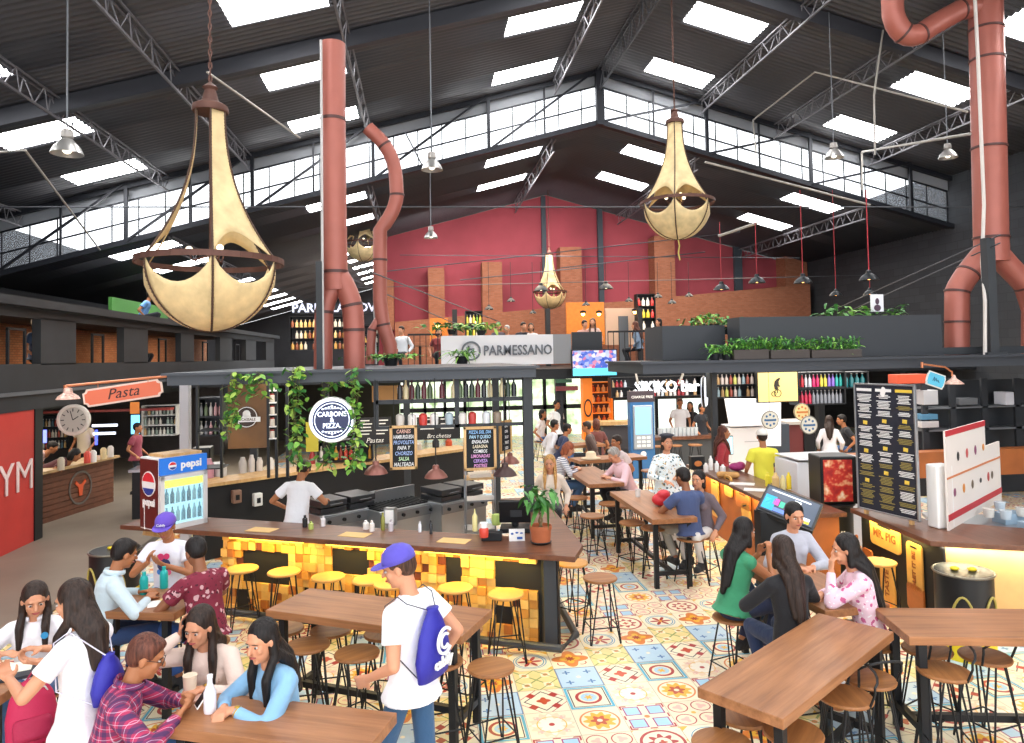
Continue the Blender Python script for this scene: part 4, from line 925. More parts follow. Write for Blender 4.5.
def watch(d, i, col='c9a24a'):
    b = MB(); w, e = d['wr'][i], d['el'][i]; ax = (e - w).normalized(); x, u = fr(ax); p = w + ax * .03
    b.tube([p + (x * math.cos(a) + u * math.sin(a)) * .033 for a in [2 * PI * k / 14 for k in range(14)]], .006, 6, closed=True); b.ell(p + V((0, 0, .035)), (.016, .016, .006)); worn(d, b, 'watch', paint(col, .3, .8))
def ppl(label, hx, hy, zc, deg, stand=False, s=1., lean=0., **k):
    """place a figure so that its head centre, at height zc, projects to the measured point; deg = facing (0 away, 90 left, 180 towards the viewer)"""
    q = G(hx, hy, zc); a = math.radians(deg); f_ = V((-math.sin(a), math.cos(a), 0)); off = math.sin(lean) * .64 * s + .04
    if stand: s = zc / 1.61 if lean < .1 else s
    hip = zc - .68 * math.cos(lean) * s
    p = q - f_ * off
    if not stand and zc < 1.5 and 'floor' not in k and k.get('vox', 0) < .015:
        import re
        o_ = stool(0, 0, 'stool beneath the ' + re.sub(r'( (with|and|in|her|his|the|of|to|a|at|by|on|from|held|beneath|no))+$', '', ' '.join(label.replace(',', '').split()[:13])), k.pop('stk', 0), rz=a, loc=(p.x, p.y, 0)); o_.scale = (1, 1, (hip - .09) / .65)
    k.pop('stk', 0)
    fl = k.pop('floor', 0.)
    hs = k.get('hands')
    if not stand and hs and zc < 1.5: k['hands'] = [(x, y, (.925 - hip) if z <= .27 else z) for x, y, z in hs]; k['poles'] = [((-.9, -.4, -.35) if i == 0 else (.9, -.4, -.35)) if hs[i][2] <= .27 else k.get('poles', [(-.4, -.6, -.6), (.4, -.6, -.6)])[i] for i in (0, 1)]
    return person(label, (p.x, p.y), a, s=s, lean=lean, hip=hip - fl, stand=stand, floor=fl, **k)
def local(d, w):
    r = d['root']; return RZ(-r.rotation_euler[2]) @ (V(w) - r.location)
# ================================================================ THE PEOPLE IN THE HALL
DEN = 'jeans', '3c5f8c'; BLKP = 'jeans', '22242a'
ON = [(-.13, .36, .20), (.13, .36, .20)]   # both hands resting on the table edge
PE = [(-.7, -.2, -.6), (.7, -.2, -.6)]
PLAID = fabric('plaid_shirt', 'plaid', ['#b0315a', '#1f2a58', '#d9cfe4']); MAR = fabric('maroon_floral', 'floral', ['#7c2238', '#c9a0a4', '#4e1424'])
PINKF = fabric('pink_floral', 'floral', ['#ecc9d6', '#c85f8e', '#f6eef2']); BLOUSE = fabric('printed_blouse', 'floral', ['#e4eef0', '#3f5f6c', '#c9a860']); STRP = fabric('striped_top', 'stripes', ['#e8e6ea', '#7f8294'])
def badge(d, p, r, col):
    b = MB(); c = d['C'] + d['Rt'] @ V(p); b.lathe([(0, 0), (r, 0), (r, .004), (0, .004)], 16, FX((-1, 0, 0), (0, 0, 1), c)); b.build('badge', paint(col), d['root'])
d = ppl('young woman in white polo with blue badge and long dark hair at the left edge', 34, 597, 1.24, 195, lean=.1, top=('polo', 'f2eef2'), bottom=DEN, hair=('long', 'dark'), skin='light', hands=[(-.1, .34, .22), (.16, .34, .24)], poles=PE, head=(-.25, .3))
badge(d, (-.085, .137, .09), .025, '2f8fc4')
d = ppl('woman in white tee standing with a plain blue drawstring bag on her back', 78, 600, 1.58, 72, stand=True, top=('tee', 'f4f2f6'), bottom=DEN, hair=('long', 'dark'), hands=[(-.2, .32, .27), (.05, .36, .26)], poles=[(-.6, -.6, -.4), (.5, -.5, -.6)], head=(-.1, .25), palms=[(0, 0, 1), (0, 0, 1)], curl=(.9, .9))
BAGB = M('bag_blue', '#2c2a9c', .6, bump=.4, bscale=14)
def drawbag(d, label, word, size=(.3, .36), big=True):
    r = d['root']; o = thing('drawstring_bag', label, 'bag', r.location, r.rotation_euler[2])
    c = d['C'] + d['Rt'] @ V((0, -.165, -.10)); w, h = size; b = MB(); P = []
    for k in range(9): a = PI * k / 8; P.append(V((math.cos(a) * w / 2, 0, 0)))
    rings = []
    for z, wx, dy in ((-h / 2, .30 * w, .02), (-h * .46, .46 * w, .045), (-h * .2, .5 * w, .07), (h * .1, .4 * w, .06), (h * .32, .26 * w, .045), (h * .46, .12 * w, .03), (h * .5, .15 * w, .035)): rings.append((c + V((0, -.01, z)), wx, dy, Matrix.Identity(3)))
    loft(b, rings, 20); b.build('pouch', BAGB, o, smooth=2)
    b = MB()
    for x in (-1, 1):
        top = c + V((x * .02, -.02, h * .46)); s_ = d['sh'][0 if x < 0 else 1] * .75 + d['N'] * .25
        b.tube([top, s_ + V((0, -.07, .045)), s_ + V((0, .0, .078)), s_ + V((x * .03, .075, .02)), d['C'] + V((x * .175, .02, -.12)), c + V((x * w * .36, 0, -h * .45))], .004, 5)
    b.build('cord', paint('d8d4e4' if not big else '3f3f4c'), o)
    if word:
        X = FX((1, 0, 0), (0, 0, 1), c + V((0, -.095, .03)))
        b = MB(X); 
        for r0, r1 in ((.068, .085), (.036, .05)):
            n = 20; pts = [(a0) for a0 in [PI * .22 + (2 * PI - PI * .44) * i / n for i in range(n + 1)]]
            b.prism([(r1 * math.cos(a), r1 * math.sin(a)) for a in pts] + [(r0 * math.cos(a), r0 * math.sin(a)) for a in reversed(pts)], 0, .012)
        b.build('logo', WHT, o)
        text('lettering', word, .085, WHT, o, FX((1, 0, 0), (0, 0, 1), c + V((0, -.09, -.10))), .006, bold=.003)
    return o
drawbag(d, 'plain blue drawstring bag on the back of the standing woman in white', None, (.24, .28), False)
d = ppl('man in red and navy plaid shirt and glasses looking at his phone, seated in front', 143, 655, 1.27, -78, 'm' and False, 1., .32, sex='m', top=('shirt', PLAID), bottom=DEN, hair=('short', 'auburn'), skin='tan', hands=[(-.09, .46, .27), (.10, .44, .25)], poles=[(-.6, -.3, -.7), (.6, -.3, -.7)], head=(.0, .25), palms=[(1, 0, .6), (-1, 0, .6)], curl=(.8, .8))
glasses(d); pl_ = d
d = ppl('woman in cream blouse talking on a phone held to her ear, dark hair down', 202, 624, 1.27, 170, False, 1., .2, top=('sleeve', 'ecd2c4'), bottom=BLKP, hair=('long', 'dark'), hands=[(-.08, .34, .25), (.135, .17, .60)], poles=[(-.7, -.2, -.6), (.9, .6, -.9)], head=(.2, .22), hdirs=[(.9, .5, .2), (-.05, -.1, 1)], palms=[(0, -.2, -1), (-1, 0, 0)], curl=(.9, .55))
watch(d, 0)
h = d['h']; b = MB(); b.box(h(.095, .02, -.02), (.012, .07, .14)); t_ = b.build('phone', BLK, None, bev=.004); t_.location = d['root'].location; t_.rotation_euler = (0, 0, d['root'].rotation_euler[2]); tag(t_, 'black phone pressed to the ear of the woman in cream', 'phone')
d = ppl('woman in light blue denim shirt with long dark hair, hands clasped on the table', 262, 640, 1.27, 132, False, 1., .22, top=('sleeve', '86b4d8'), bottom=BLKP, hair=('long', 'black'), hands=[(-.02, .38, .22), (.05, .40, .22)], poles=PE, head=(-.25, .1), hdirs=[(.7, .8, 0), (-.7, .8, 0)], curl=(.8, .8))
watch(d, 0)
d = ppl('man in white tee, jeans and purple cap walking left with blue drawstring bag', 405, 565, 1.66, 55, stand=True, sex='m', top=('tee', 'f6f6fa'), bottom=('jeans', '35597f'), hair=('short', 'brown'), skin='light', hands=[(-.24, .16, .05), (.22, -.06, .02)], poles=[(-.3, -.9, -.2), (.3, -.9, -.2)], head=(-.5, .3), feet=[(-.1, .18, .08), (.1, -.22, .1)], palms=[(1, .3, 0), (-1, .3, 0)])
cap_hat(d, '5a50b8'); drawbag(d, 'blue drawstring bag with white double-C logo on the back of the walking man', 'cabify', (.34, .44))
d = ppl('young man in white printed tee and purple cap facing the viewer, gesturing', 167, 525, 1.34, 176, False, 1., .08, sex='m', top=('tee', 'eeeef6'), bottom=DEN, hair=('short', 'dark'), skin='tan', hands=[(-.08, .32, .33), (.10, .30, .36)], poles=PE, head=(0, .3), hdirs=[(.5, .5, .5), (-.3, .4, .8)], palms=[(0, -.5, 1), (-1, 0, 0)])
cap_hat(d, '6a4fc0', 'Cabify')
for i, (x, z, r, c) in enumerate(((.03, .06, .035, 'd83a72'), (-.03, .065, .03, 'd83a72'), (0, -.02, .065, '2c2f60'), (.04, -.09, .03, '3f7fd0'), (-.04, -.1, .03, 'e05a8a'))): badge(d, (x, .125 + .012, z), r, c)
d = ppl('man in pale blue long-sleeved shirt seated with his back partly turned, facing right', 122, 553, 1.33, -58, False, 1., .22, sex='m', top=('shirt', 'c9dbe4'), bottom=('jeans', '28406a'), hair=('short', 'black'), skin='tan', hands=ON, poles=PE, head=(-.1, .25))
d = ppl('man in maroon floral shirt seated with his back to the viewer', 197, 551, 1.33, 50, False, 1., .18, sex='m', top=('tee', MAR), bottom=('jeans', '2f5596'), hair=('short', 'black'), skin='brown', hands=[(-.13, .36, .22), (.10, .36, .22)], poles=PE, head=(.1, .3), build=1.05)
d = ppl('kitchen worker in white tee and green cap bent over the island grill', 302, 472, 1.5, -20, True, .97, .18, sex='m', top=('tee', 'f2f0f4'), bottom=BLKP, hair=('short', 'dark'), skin='tan', hands=[(-.26, .2, .1), (.24, .34, .2)], poles=PE, head=(-.1, .5)); cap_hat(d, '4a4a38', None, .3)
# four women on the right
d = ppl('woman in green sleeveless top with very long black hair, seated in profile', 744, 531, 1.33, -72, False, 1., .2, top=('sleeveless', '3c9068'), bottom=('jeans', '2b3350'), hair=('verylong', 'black'), skin='tan', hands=[(-.04, .38, .42), (.08, .38, .44)], poles=[(-.5, .2, -.9), (.5, .2, -.9)], head=(0, .1), hdirs=[(.1, .2, 1), (0, .2, 1)], palms=[(1, 0, 0), (-1, 0, 0)], curl=(1., 1.), feet=[(-.1, .2, .3), (.1, .3, .26)])
d = ppl('smiling woman in grey sweater facing the viewer, dark hair tied back', 794, 515, 1.37, 178, False, 1., .1, top=('sweater', 'b4b6c2'), bottom=BLKP, hair=('bun', 'black'), skin='light', hands=[(-.06, .34, .2), (.12, .34, .2)], poles=PE, head=(0, .15), hdirs=[(.8, .4, 0), (-.8, .4, 0)])
d = ppl('woman in black top seen from behind with straight dark hair to her waist', 783, 551, 1.35, 4, False, 1., .12, stk=1, top=('sleeve', '17161a'), bottom=('jeans', '1c2c4c'), hair=('verylong', 'dark'), skin='tan', hands=ON, poles=PE, head=(.05, .15))
d = ppl('woman in pink floral blouse in profile with her chin on her hand', 846, 549, 1.34, 70, False, 1., .2, top=('sleeve', PINKF), bottom=('jeans', 'e8e6ea'), hair=('verylong', 'black'), skin='light', hands=[(-.06, .30, .50), (.1, .36, .22)], poles=[(-.3, .4, -.9), (.7, -.2, -.6)], head=(0, .1), hdirs=[(.2, -.1, 1), (-.8, .4, 0)], palms=[(.3, -1, 0), (0, 0, -1)], curl=(.9, .5))
# couple at the table end
d = ppl('man in dark blue polo and khaki trousers perched on a stool, back to the viewer', 684, 477, 1.36, 12, False, 1., .12, sex='m', top=('tee', '44527a'), bottom=('jeans', '9c988f'), hair=('short', 'black'), skin='brown', hands=ON, poles=PE, head=(-.3, .2), vox=.009, feet=[(-.11, .2, .3), (.11, .2, .3)])
d = ppl('dark-haired woman facing out beside the man in the blue polo', 698, 480, 1.30, 130, False, .97, .1, top=('sleeve', '6c5f66'), bottom=('jeans', 'd8d4d0'), hair=('bob', 'black'), skin='light', vox=.009)
# middle distance
MD = dict(vox=.012)
d = ppl('grey-haired man in pale pink shirt bent over the table in profile', 615, 454, 1.30, 100, False, 1.02, .35, sex='m', top=('shirt', 'e8c4cc'), bottom=BLKP, hair=('short', 'grey'), skin='light', hands=[(-.15, .42, .2), (.12, .42, .2)], poles=PE, head=(0, .3), build=1.15, **MD)
d = ppl('dark-haired man half hidden behind the grey-haired man', 616, 442, 1.34, 110, False, 1., .1, sex='m', top=('tee', 'e4d4d4'), bottom=BLKP, hair=('short', 'dark'), skin='tan', **MD)
d = ppl('woman with long blond hair in cream top seated beside the aisle', 550, 463, 1.32, 165, False, 1., .1, top=('sleeve', 'e6d8ca'), bottom=BLKP, hair=('long', 'blond'), skin='light', head=(.1, .1), **MD)
d = ppl('woman with red hair and grey striped top reading at the table', 567, 448, 1.30, -95, False, 1., .25, top=('sleeve', STRP), bottom=DEN, hair=('bob', 'red'), skin='light', head=(0, .4), hands=ON, poles=PE, **MD)
d = ppl('man in white hooded top seated facing right in the aisle', 555, 425, 1.34, -80, False, 1., .15, sex='m', top=('sleeve', 'e2e0e4'), bottom=DEN, hair=('short', 'black'), skin='tan', **MD)
d = ppl('man in navy sweater leaning on his table in front of the orange shelves', 568, 429, 1.28, -85, False, 1., .3, sex='m', top=('sleeve', '2c3452'), bottom=DEN, hair=('short', 'black'), skin='tan', **MD)
d = ppl('person in brown jacket with grey hood seated facing left near the orange shelves', 586, 427, 1.32, 75, False, 1., .2, sex='m', top=('sleeve', '54423c'), bottom=BLKP, hair=('short', 'dark'), skin='tan', **MD)
d = ppl('woman in white printed blouse and dark beret standing by the charging kiosk', 667, 443, 1.6, 185, stand=True, top=('sleeve', BLOUSE), bottom=('jeans', 'd8d8dc'), hair=('bob', 'dark'), skin='light', hands=[(-.1, .2, .18), (.12, .22, .12)], poles=[(-.7, -.2, -.5), (.7, -.2, -.5)], build=1.15, **MD)
b = MB(); hh = d['h']; b.ell(hh(0, -.01, .115), (.115, .12, .03), d['Hr'], 20, 8); b.lathe([(.08, 0), (.088, 0), (.088, .03), (.08, .03), (.08, 0)], 20, Matrix.Translation(hh(0, -.01, .08))); b.build('beret', cloth('2a2c36'), d['root'], smooth=2)
d = ppl('woman in white top chatting at a far table by the bright window', 543, 414, 1.35, -120, False, 1., .1, top=('tee', 'eee8e8'), bottom=DEN, hair=('bob', 'black'), skin='tan', **MD)
d = ppl('man in white shirt standing farthest back by the bright window', 557, 405, 1.62, -150, stand=True, sex='m', top=('tee', 'f0f0ee'), bottom=BLKP, hair=('short', 'black'), skin='tan', **MD)
d = ppl('counter worker in yellow tee and white cap with his back to the viewer', 762, 437, 1.58, -12, stand=True, sex='m', top=('tee', 'e8e04a'), bottom=BLKP, hair=('short', 'dark'), skin='tan', hands=[(-.25, .2, .02), (.22, .28, .1)], **MD); cap_hat(d, 'ece8e0')
d = ppl('woman with brown hair and red top behind the counter monitor', 724, 433, 1.55, -110, stand=True, top=('sleeve', 'a8343c'), bottom=BLKP, hair=('long', 'auburn'), skin='tan', **MD)
d = ppl('woman in white top seated with her back turned in the right rear corner', 829, 421, 1.33, -30, False, 1., .15, top=('sleeve', 'dcd6d8'), bottom=BLKP, hair=('long', 'dark'), skin='tan', **MD)
d = ppl('man in black tee and jeans sitting close to the woman in white at the rear', 841, 420, 1.33, 70, False, 1., .25, sex='m', top=('tee', '1e1e22'), bottom=DEN, hair=('short', 'black'), skin='tan', **MD)
FA = dict(vox=.016, face=False)
for x, y, z, a, lb, k in ((680, 403, 1.6, 170, 'person in white shirt behind the rear bar', dict(sex='m', top=('tee', 'ece6e6'), hair=('short', 'auburn'), stand=True)), (690, 406, 1.5, 150, 'long-haired woman in black at the rear bar', dict(top=('sleeve', '1c1d24'), hair=('long', 'dark'), stand=True)), (702, 408, 1.5, -160, 'person in dark top at the right end of the rear bar', dict(top=('tee', '25262c'), hair=('bob', 'black'), stand=True)), (596, 424, 1.3, 10, 'person with brown hair at the orange shelf counter', dict(top=('tee', '6c3a34'), hair=('bob', 'auburn'))),
    (138, 428, 1.5, -95, 'worker in dark red shirt behind the pasta stall', dict(sex='m', top=('tee', '8a3a4a'), hair=('short', 'black'), stand=True)), (86, 422, 1.52, 170, 'chef in pale apron standing in the pasta stall', dict(sex='m', top=('tee', 'c9b79c'), hair=('short', 'grey'), stand=True))):
    k.setdefault('sex', 'f')
    if 'chef' in lb: person(lb, PX(84, 423, -8.3).to_tuple()[:2], math.radians(170), sex='m', stand=True, bottom=BLKP, top=('tee', 'c9b79c'), hair=('short', 'grey'), skin='tan', **FA); continue
    ppl(lb, x, y, z, a, k.pop('stand', False), 1., 0., bottom=BLKP, skin='tan', **k, **FA)
ppl('man in pale shirt and dark cap slumped on the pasta counter', 54, 449, 1.2, -80, False, 1., 1.15, sex='m', top=('sleeve', 'd8b8b4'), bottom=BLKP, hair=('short', 'black'), skin='tan', hands=[(-.14, .34, .2), (.14, .34, .2)], feet=[(-.11, -.1, .26), (.11, -.1, .26)], **FA)
ppl('dark-haired person resting their head on the pasta counter', 77, 457, 1.16, -75, False, 1., 1.2, top=('tee', '5c2c30'), bottom=BLKP, hair=('bob', 'black'), skin='tan', hands=[(-.14, .34, .2), (.14, .34, .2)], feet=[(-.11, -.1, .26), (.11, -.1, .26)], **FA)
# diners on the rear mezzanine
def mezz(lb, x, y, Y, a, stand=False, **k):
    p = PY(x, y, Y); k.setdefault('sex', 'f'); lean = k.pop('lean', .1)
    z = p.z - MZT; hip = .93 if stand else z - .66
    person(lb, (p.x, p.y), math.radians(a), hip=hip, lean=lean, stand=stand, floor=MZT, bottom=BLKP, feet=None if stand else [(-.11, .3, .09), (.11, .3, .09)], **k, **FA)
for lb, x, y, a, k in (('dark-haired man seated behind the television on the mezzanine', 583, 325, 200, dict(sex='m', top=('tee', 'c89a90'), hair=('short', 'black'))), ('woman with brown hair in pale top behind the television on the mezzanine', 593, 323, 160, dict(top=('tee', 'e6c4b8'), hair=('long', 'brown'))),
    ('woman in denim jacket seated by the mezzanine railing', 638, 326, 60, dict(top=('sleeve', '6f8298'), hair=('long', 'auburn'))), ('person in white top at the right end of the mezzanine railing', 661, 323, 110, dict(top=('tee', 'd8dce4'), hair=('bob', 'black'))),
    ('man in white shirt standing on the left of the mezzanine', 403, 331, 150, dict(sex='m', top=('sleeve', 'eef0f4'), hair=('short', 'dark'))), ('leftmost diner behind the grey planter sign', 498, 327, 180, dict(top=('tee', '5c5660'), hair=('bob', 'black'))), ('second diner from the left behind the planter sign', 508, 330, 150, dict(sex='m', top=('tee', 'a8a4a8'), hair=('short', 'grey'))),
    ('third diner from the left behind the planter sign', 522, 327, 200, dict(sex='m', top=('tee', '2c2c34'), hair=('short', 'black'))), ('diner in white at the right behind the planter sign', 531, 328, 170, dict(top=('tee', 'e8e4e4'), hair=('bob', 'dark'))), ('dark-haired diner at the left end of the mezzanine railing', 438, 333, 190, dict(top=('tee', '8a3a3a'), hair=('bob', 'black')))):
    mezz(lb, x, y, 21.2, a, **k)
def window_diner(lb, px, X, z, a, **k):
    y = PX(px, 350, FXX).y; k.setdefault('sex', 'f'); person(lb, (X, y), math.radians(a), hip=.6, floor=3.0 - .45, bottom=BLKP, **k, **FA)
p = PX(15, 355, -7.2)
window_diner('diner in red seen through the first left window', 24, -7.6, 3.4, -90, top=('tee', 'a83c50'), hair=('bob', 'black'))
window_diner('diner with dark hair seen at the left of the first window', 8, -7.9, 3.4, -90, top=('tee', 'b06a60'), hair=('bob', 'dark'))
window_diner('diner in blue seen through the second left window', 94, -7.7, 3.4, -90, top=('tee', '4a6288'), hair=('short', 'dark'), sex='m')
window_diner('diner in pink seen through the third left window', 172, -7.6, 3.4, -90, top=('tee', 'd83a6a'), hair=('bob', 'black'))
p = PX(142, 314, -8.0); person('man in light blue shirt on the upper terrace in front of the green panel', (-8.0, p.y), math.radians(-80), sex='m', hip=.55, floor=3.75, top=('tee', '6fa0d8'), bottom=BLKP, hair=('short', 'black'), skin='tan', lean=.3, **FA)

b = MB(); a_, c_ = PX(112, 322, -9.0), PX(168, 322, -9.0); b.bb((-9.1, a_.y, 4.11), (-9.0, c_.y, 4.95)); tag(b.build('green_screen_wall', paint('4c8a3c', .7)), 'green panel on the upper terrace behind the man in light blue', 'panel')
stool(0, 0, 'stool under the crimson backpack in the bottom left corner', 0, loc=(G(32, 745, .66).x, G(32, 745, .66).y, 0))
# ================================================================ HANGING THINGS, PIPES, LAMPS
LEA = M('parchment', '#d8bf8e', .6, noise=.2, nscale=5, bump=.2, bscale=30); RUST = M('rust_iron', '#5a3a30', .6, .3, noise=.15)
STI = paint('4a3428', .8)
def chandelier(label, c, R, rot, solid, loopz):
    t = thing('chandelier', label, 'chandelier', c, rot, 'parchment chandeliers hanging in the nave'); HT, HB = 2.3 * R, 1.04 * R; ro = .23 * R
    ru = lambda k: ro + (R - ro) * (1 - k) ** 2.3
    ang = [k * PI / 3 for k in range(6)]
    def rib(a, k): return V((ru(k) * math.cos(a), ru(k) * math.sin(a), HT * k))
    def rbl(a, k): q = PI / 2 * k; return V((R * math.cos(q) * math.cos(a), R * math.cos(q) * math.sin(a), -HB * math.sin(q)))
    for k in range(6):
        a, a2 = ang[k], ang[(k + 1) % 6]; n = 10; mm = 14
        if solid or k % 2 == 0:
            b = MB(); vs = []; fs = []
            for j in range(mm + 1):
                for i in range(n + 1):
                    u = i / n; lo = .17 * math.sin(PI * u) ** .7; q = lo + (1 - lo) * j / mm; p = rib(a, q) * (1 - u) + rib(a2, q) * u; p = p * 1; s_ = 1 - .05 * math.sin(PI * u); vs.append((p.x * s_, p.y * s_, p.z))
            for j in range(mm):
                for i in range(n): o = j * (n + 1) + i; fs.append((o, o + 1, o + n + 2, o + n + 1))
            b.add(vs, fs); o = b.build('upper_panel', LEA, t, smooth=2); md = o.modifiers.new('s', 'SOLIDIFY'); md.thickness = .008
        b = MB(); vs = []; fs = []
        for j in range(mm + 1):
            for i in range(n + 1):
                u = i / n; hi = .24 * math.sin(PI * u) ** .7; q = hi + (.985 - hi) * j / mm; p = rbl(a, q) * (1 - u) + rbl(a2, q) * u; e = 1 + .10 * math.sin(PI * u); vs.append((p.x * e, p.y * e, p.z))
        for j in range(mm):
            for i in range(n): o = j * (n + 1) + i; fs.append((o, o + n + 1, o + n + 2, o + 1))
        b.add(vs, fs); o = b.build('basket_panel', LEA, t, smooth=2); md = o.modifiers.new('s', 'SOLIDIFY'); md.thickness = .008
        b = MB(); b.tube([rib(a, i / 12) for i in range(13)], .011 * R / .75, 6)
        for i in range(46): p = rib(a, i / 46); b.ell(p, (.02 * R, .02 * R, .012 * R), n=6, m=4)
        b.build('rib', STI, t)
        b = MB(); b.tube([rbl(a, i / 12 * .98) for i in range(13)], .011 * R / .75, 6)
        for i in range(28): p = rbl(a, i / 28); b.ell(p * 1.005, (.02 * R, .02 * R, .012 * R), n=6, m=4)
        b.build('basket_rib', STI, t)
    b = MB(); vs = []
    n = 36; pts = [V((R * 1.03 * math.cos(2 * PI * i / n), R * 1.03 * math.sin(2 * PI * i / n), 0)) for i in range(n)]
    for i in range(n): b.beam(pts[i], pts[(i + 1) % n], .03 * R, .085 * R)
    b.build('ring', RUST, t)
    b = MB(); b.lathe([(ro * 1.1, HT - .04 * R), (ro * 1.15, HT - .02 * R), (ro * 1.1, HT + .06 * R), (ro * .55, HT + .13 * R), (ro * .35, HT + .3 * R), (ro * .5, HT + .34 * R), (ro * .2, HT + .4 * R), (0, HT + .44 * R)], 16); b.build('crown', RUST, t, smooth=True)
    b = MB(); z = HT + .42 * R; i = 0
    while z < loopz - c[2] and i < 60:
        b.tube([V((.02 * R * math.cos(q) if i % 2 else 0, 0 if i % 2 else .02 * R * math.cos(q), z + .06 * R + .06 * R * math.sin(q))) for q in [2 * PI * k / 8 for k in range(8)]], .008 * R / .75 + .002, 5, closed=True); z += .1 * R; i += 1
    b.build('chain', RUST, t)
    b = MB(); b.cyl((0, 0, -.1 * R), (0, 0, HT), .012, n=8)
    for q in (.4, 2.5, 4.6): b.tube([(0, 0, .1 * R), (.25 * R * math.cos(q), .25 * R * math.sin(q), .02 * R), (.3 * R * math.cos(q), .3 * R * math.sin(q), .12 * R)], .01, 6)
    ar = b.build('lamp_arms', RUST, t)
    for q in (.4, 2.5, 4.6): b = MB(); b.ell((.3 * R * math.cos(q), .3 * R * math.sin(q), .18 * R), .05 * R); b.build('bulb', glow('fff2d0', 2.5), ar, smooth=2)
    return t
c = PY(211, 262, 7.3); chandelier('largest parchment chandelier, hanging on a chain at the upper left', c, .66, math.radians(-73), False, 9.6)
c = PY(677, 203, 14.2); t = chandelier('parchment chandelier with red bow beneath it, right of the roof ridge', c, .74, .1, True, 10.8)
b = MB(); b.ell((0, 0, -.73), (.06, .03, .03)); b.ell((.04, 0, -.71), (.04, .02, .025)); b.build('bow', paint('c8323c'), t, smooth=2); b = MB(); b.tube([(0, 0, -.74), (.03, 0, -.9), (.0, 0, -1.05), (.03, 0, -1.2)], .015, 6); b.build('tassel', paint('c9b25a'), t)
c = PY(363, 243, 27); chandelier('small distant chandelier between the two left brown pipes', c, .68, .3, False, 9)
c = PY(550, 292, 26.3); chandelier('distant chandelier in front of the red wall above the planter sign', c, .62, .1, True, 9.2)
PIPE = M('brown_duct', '#a05b4e', .42, .15, noise=.06, nscale=3); PBAND = paint('4c2c28', .5)
def duct(t, pts, r, bands, nm='duct'):
    b = MB(); b.tube(pts, r, 24); b.build(nm, PIPE, t, smooth=True)
    for i in bands:
        p = V(pts[i]); a = V(pts[max(0, i - 1)]); q = V(pts[min(len(pts) - 1, i + 1)]); d = (q - a).normalized(); b = MB(); b.cyl(p - d * .02, p + d * .02, r * 1.06, n=24); b.build('band', PBAND, t, smooth=True)
def bez(p0, p1, p2, n=6): return [V(p0) * (1 - t) ** 2 + V(p1) * 2 * t * (1 - t) + V(p2) * t * t for t in [i / n for i in range(n + 1)]]
Y = 9.9; q = lambda x, y, Y=Y: PY(x, y, Y)
t = thing('exhaust_duct', 'wide straight brown exhaust duct forking onto the island kiosk roof', 'duct', q(335, 365)); t.location = (0, 0, 0)
duct(t, [q(333, 44), q(333, 120), q(334, 210), q(335, 272), q(336, 290)], .17, [1, 3]); duct(t, bez(q(338, 275), q(350, 292), q(353, 312)) + [q(354, 330), q(354.5, 369)], .143, [5, 7], 'right_branch')
duct(t, [q(334, 285), q(327, 300), q(324, 312), q(323, 369)], .125, [2], 'left_branch')
b = MB(); p = q(321, 365, 9.75); b.bb((p.x - .04, 9.62, 2.87), (p.x + .04, 9.72, q(321, 262, 9.7).z)); b.build('support_post', CHAR, t)
b = MB(); b.cyl(q(321, 40, 9.65), q(323, 369, 9.65), .018, n=8); b.build('conduit', paint('b9b6b4'), t)
t = thing('exhaust_duct', 'thinner curved brown exhaust duct just right of the wide one', 'duct', (0, 0, 0)); q = lambda x, y: PY(x, y, 12.9)
duct(t, [q(368, 128)] + bez(q(372, 132), q(395, 150), q(396, 180)) + bez(q(397, 195), q(395, 213), q(380, 230)) + [q(380, 260), q(380, 300), q(383, 325), q(390, 345), q(391, 364)], .125, [3, 8, 15, 17]); duct(t, [q(380, 318), q(372, 330), q(370, 364)], .08, [1], 'left_branch')
b = MB(); b.cyl(q(374, 300), q(376, 364), .02, n=6); b.build('conduit', paint('b9b6b4'), t)
t = thing('exhaust_duct', 'tall brown exhaust duct with three branches on the right kiosk roof', 'duct', (0, 0, 0)); q = lambda x, y, Y=11.9: PY(x, y, Y)
duct(t, [q(985, -40), q(986, 30), q(987, 60), q(989, 148), q(991, 238), q(992, 262)], .285, [1, 2, 3, 4]); duct(t, bez(q(987, 250), q(964, 276), q(957, 292)) + [q(957, 305), q(957, 322), q(957, 359)], .205, [3, 6, 8], 'left_branch')
duct(t, [q(994, 250), q(1008, 266), q(1026, 285), q(1034, 310), q(1034, 359)], .2, [2], 'right_branch')
duct(t, [q(984, 6), q(960, 10), q(935, 24)] + bez(q(920, 34), q(900, 42), q(893, 14)) + [q(892, -10)], .19, [1, 3, 6], 'upper_branch')
b = MB(); b.tube([q(974, -20, 11.5), q(978, 60, 11.5), q(984, 205, 11.5), q(982, 262, 11.5), q(985, 300, 11.3), q(985, 362, 11.3)], .03, 8); b.build('conduit', paint('cfc8c2'), t)
ALU = M('spun_aluminium', '#b5b3b0', .35, .7)
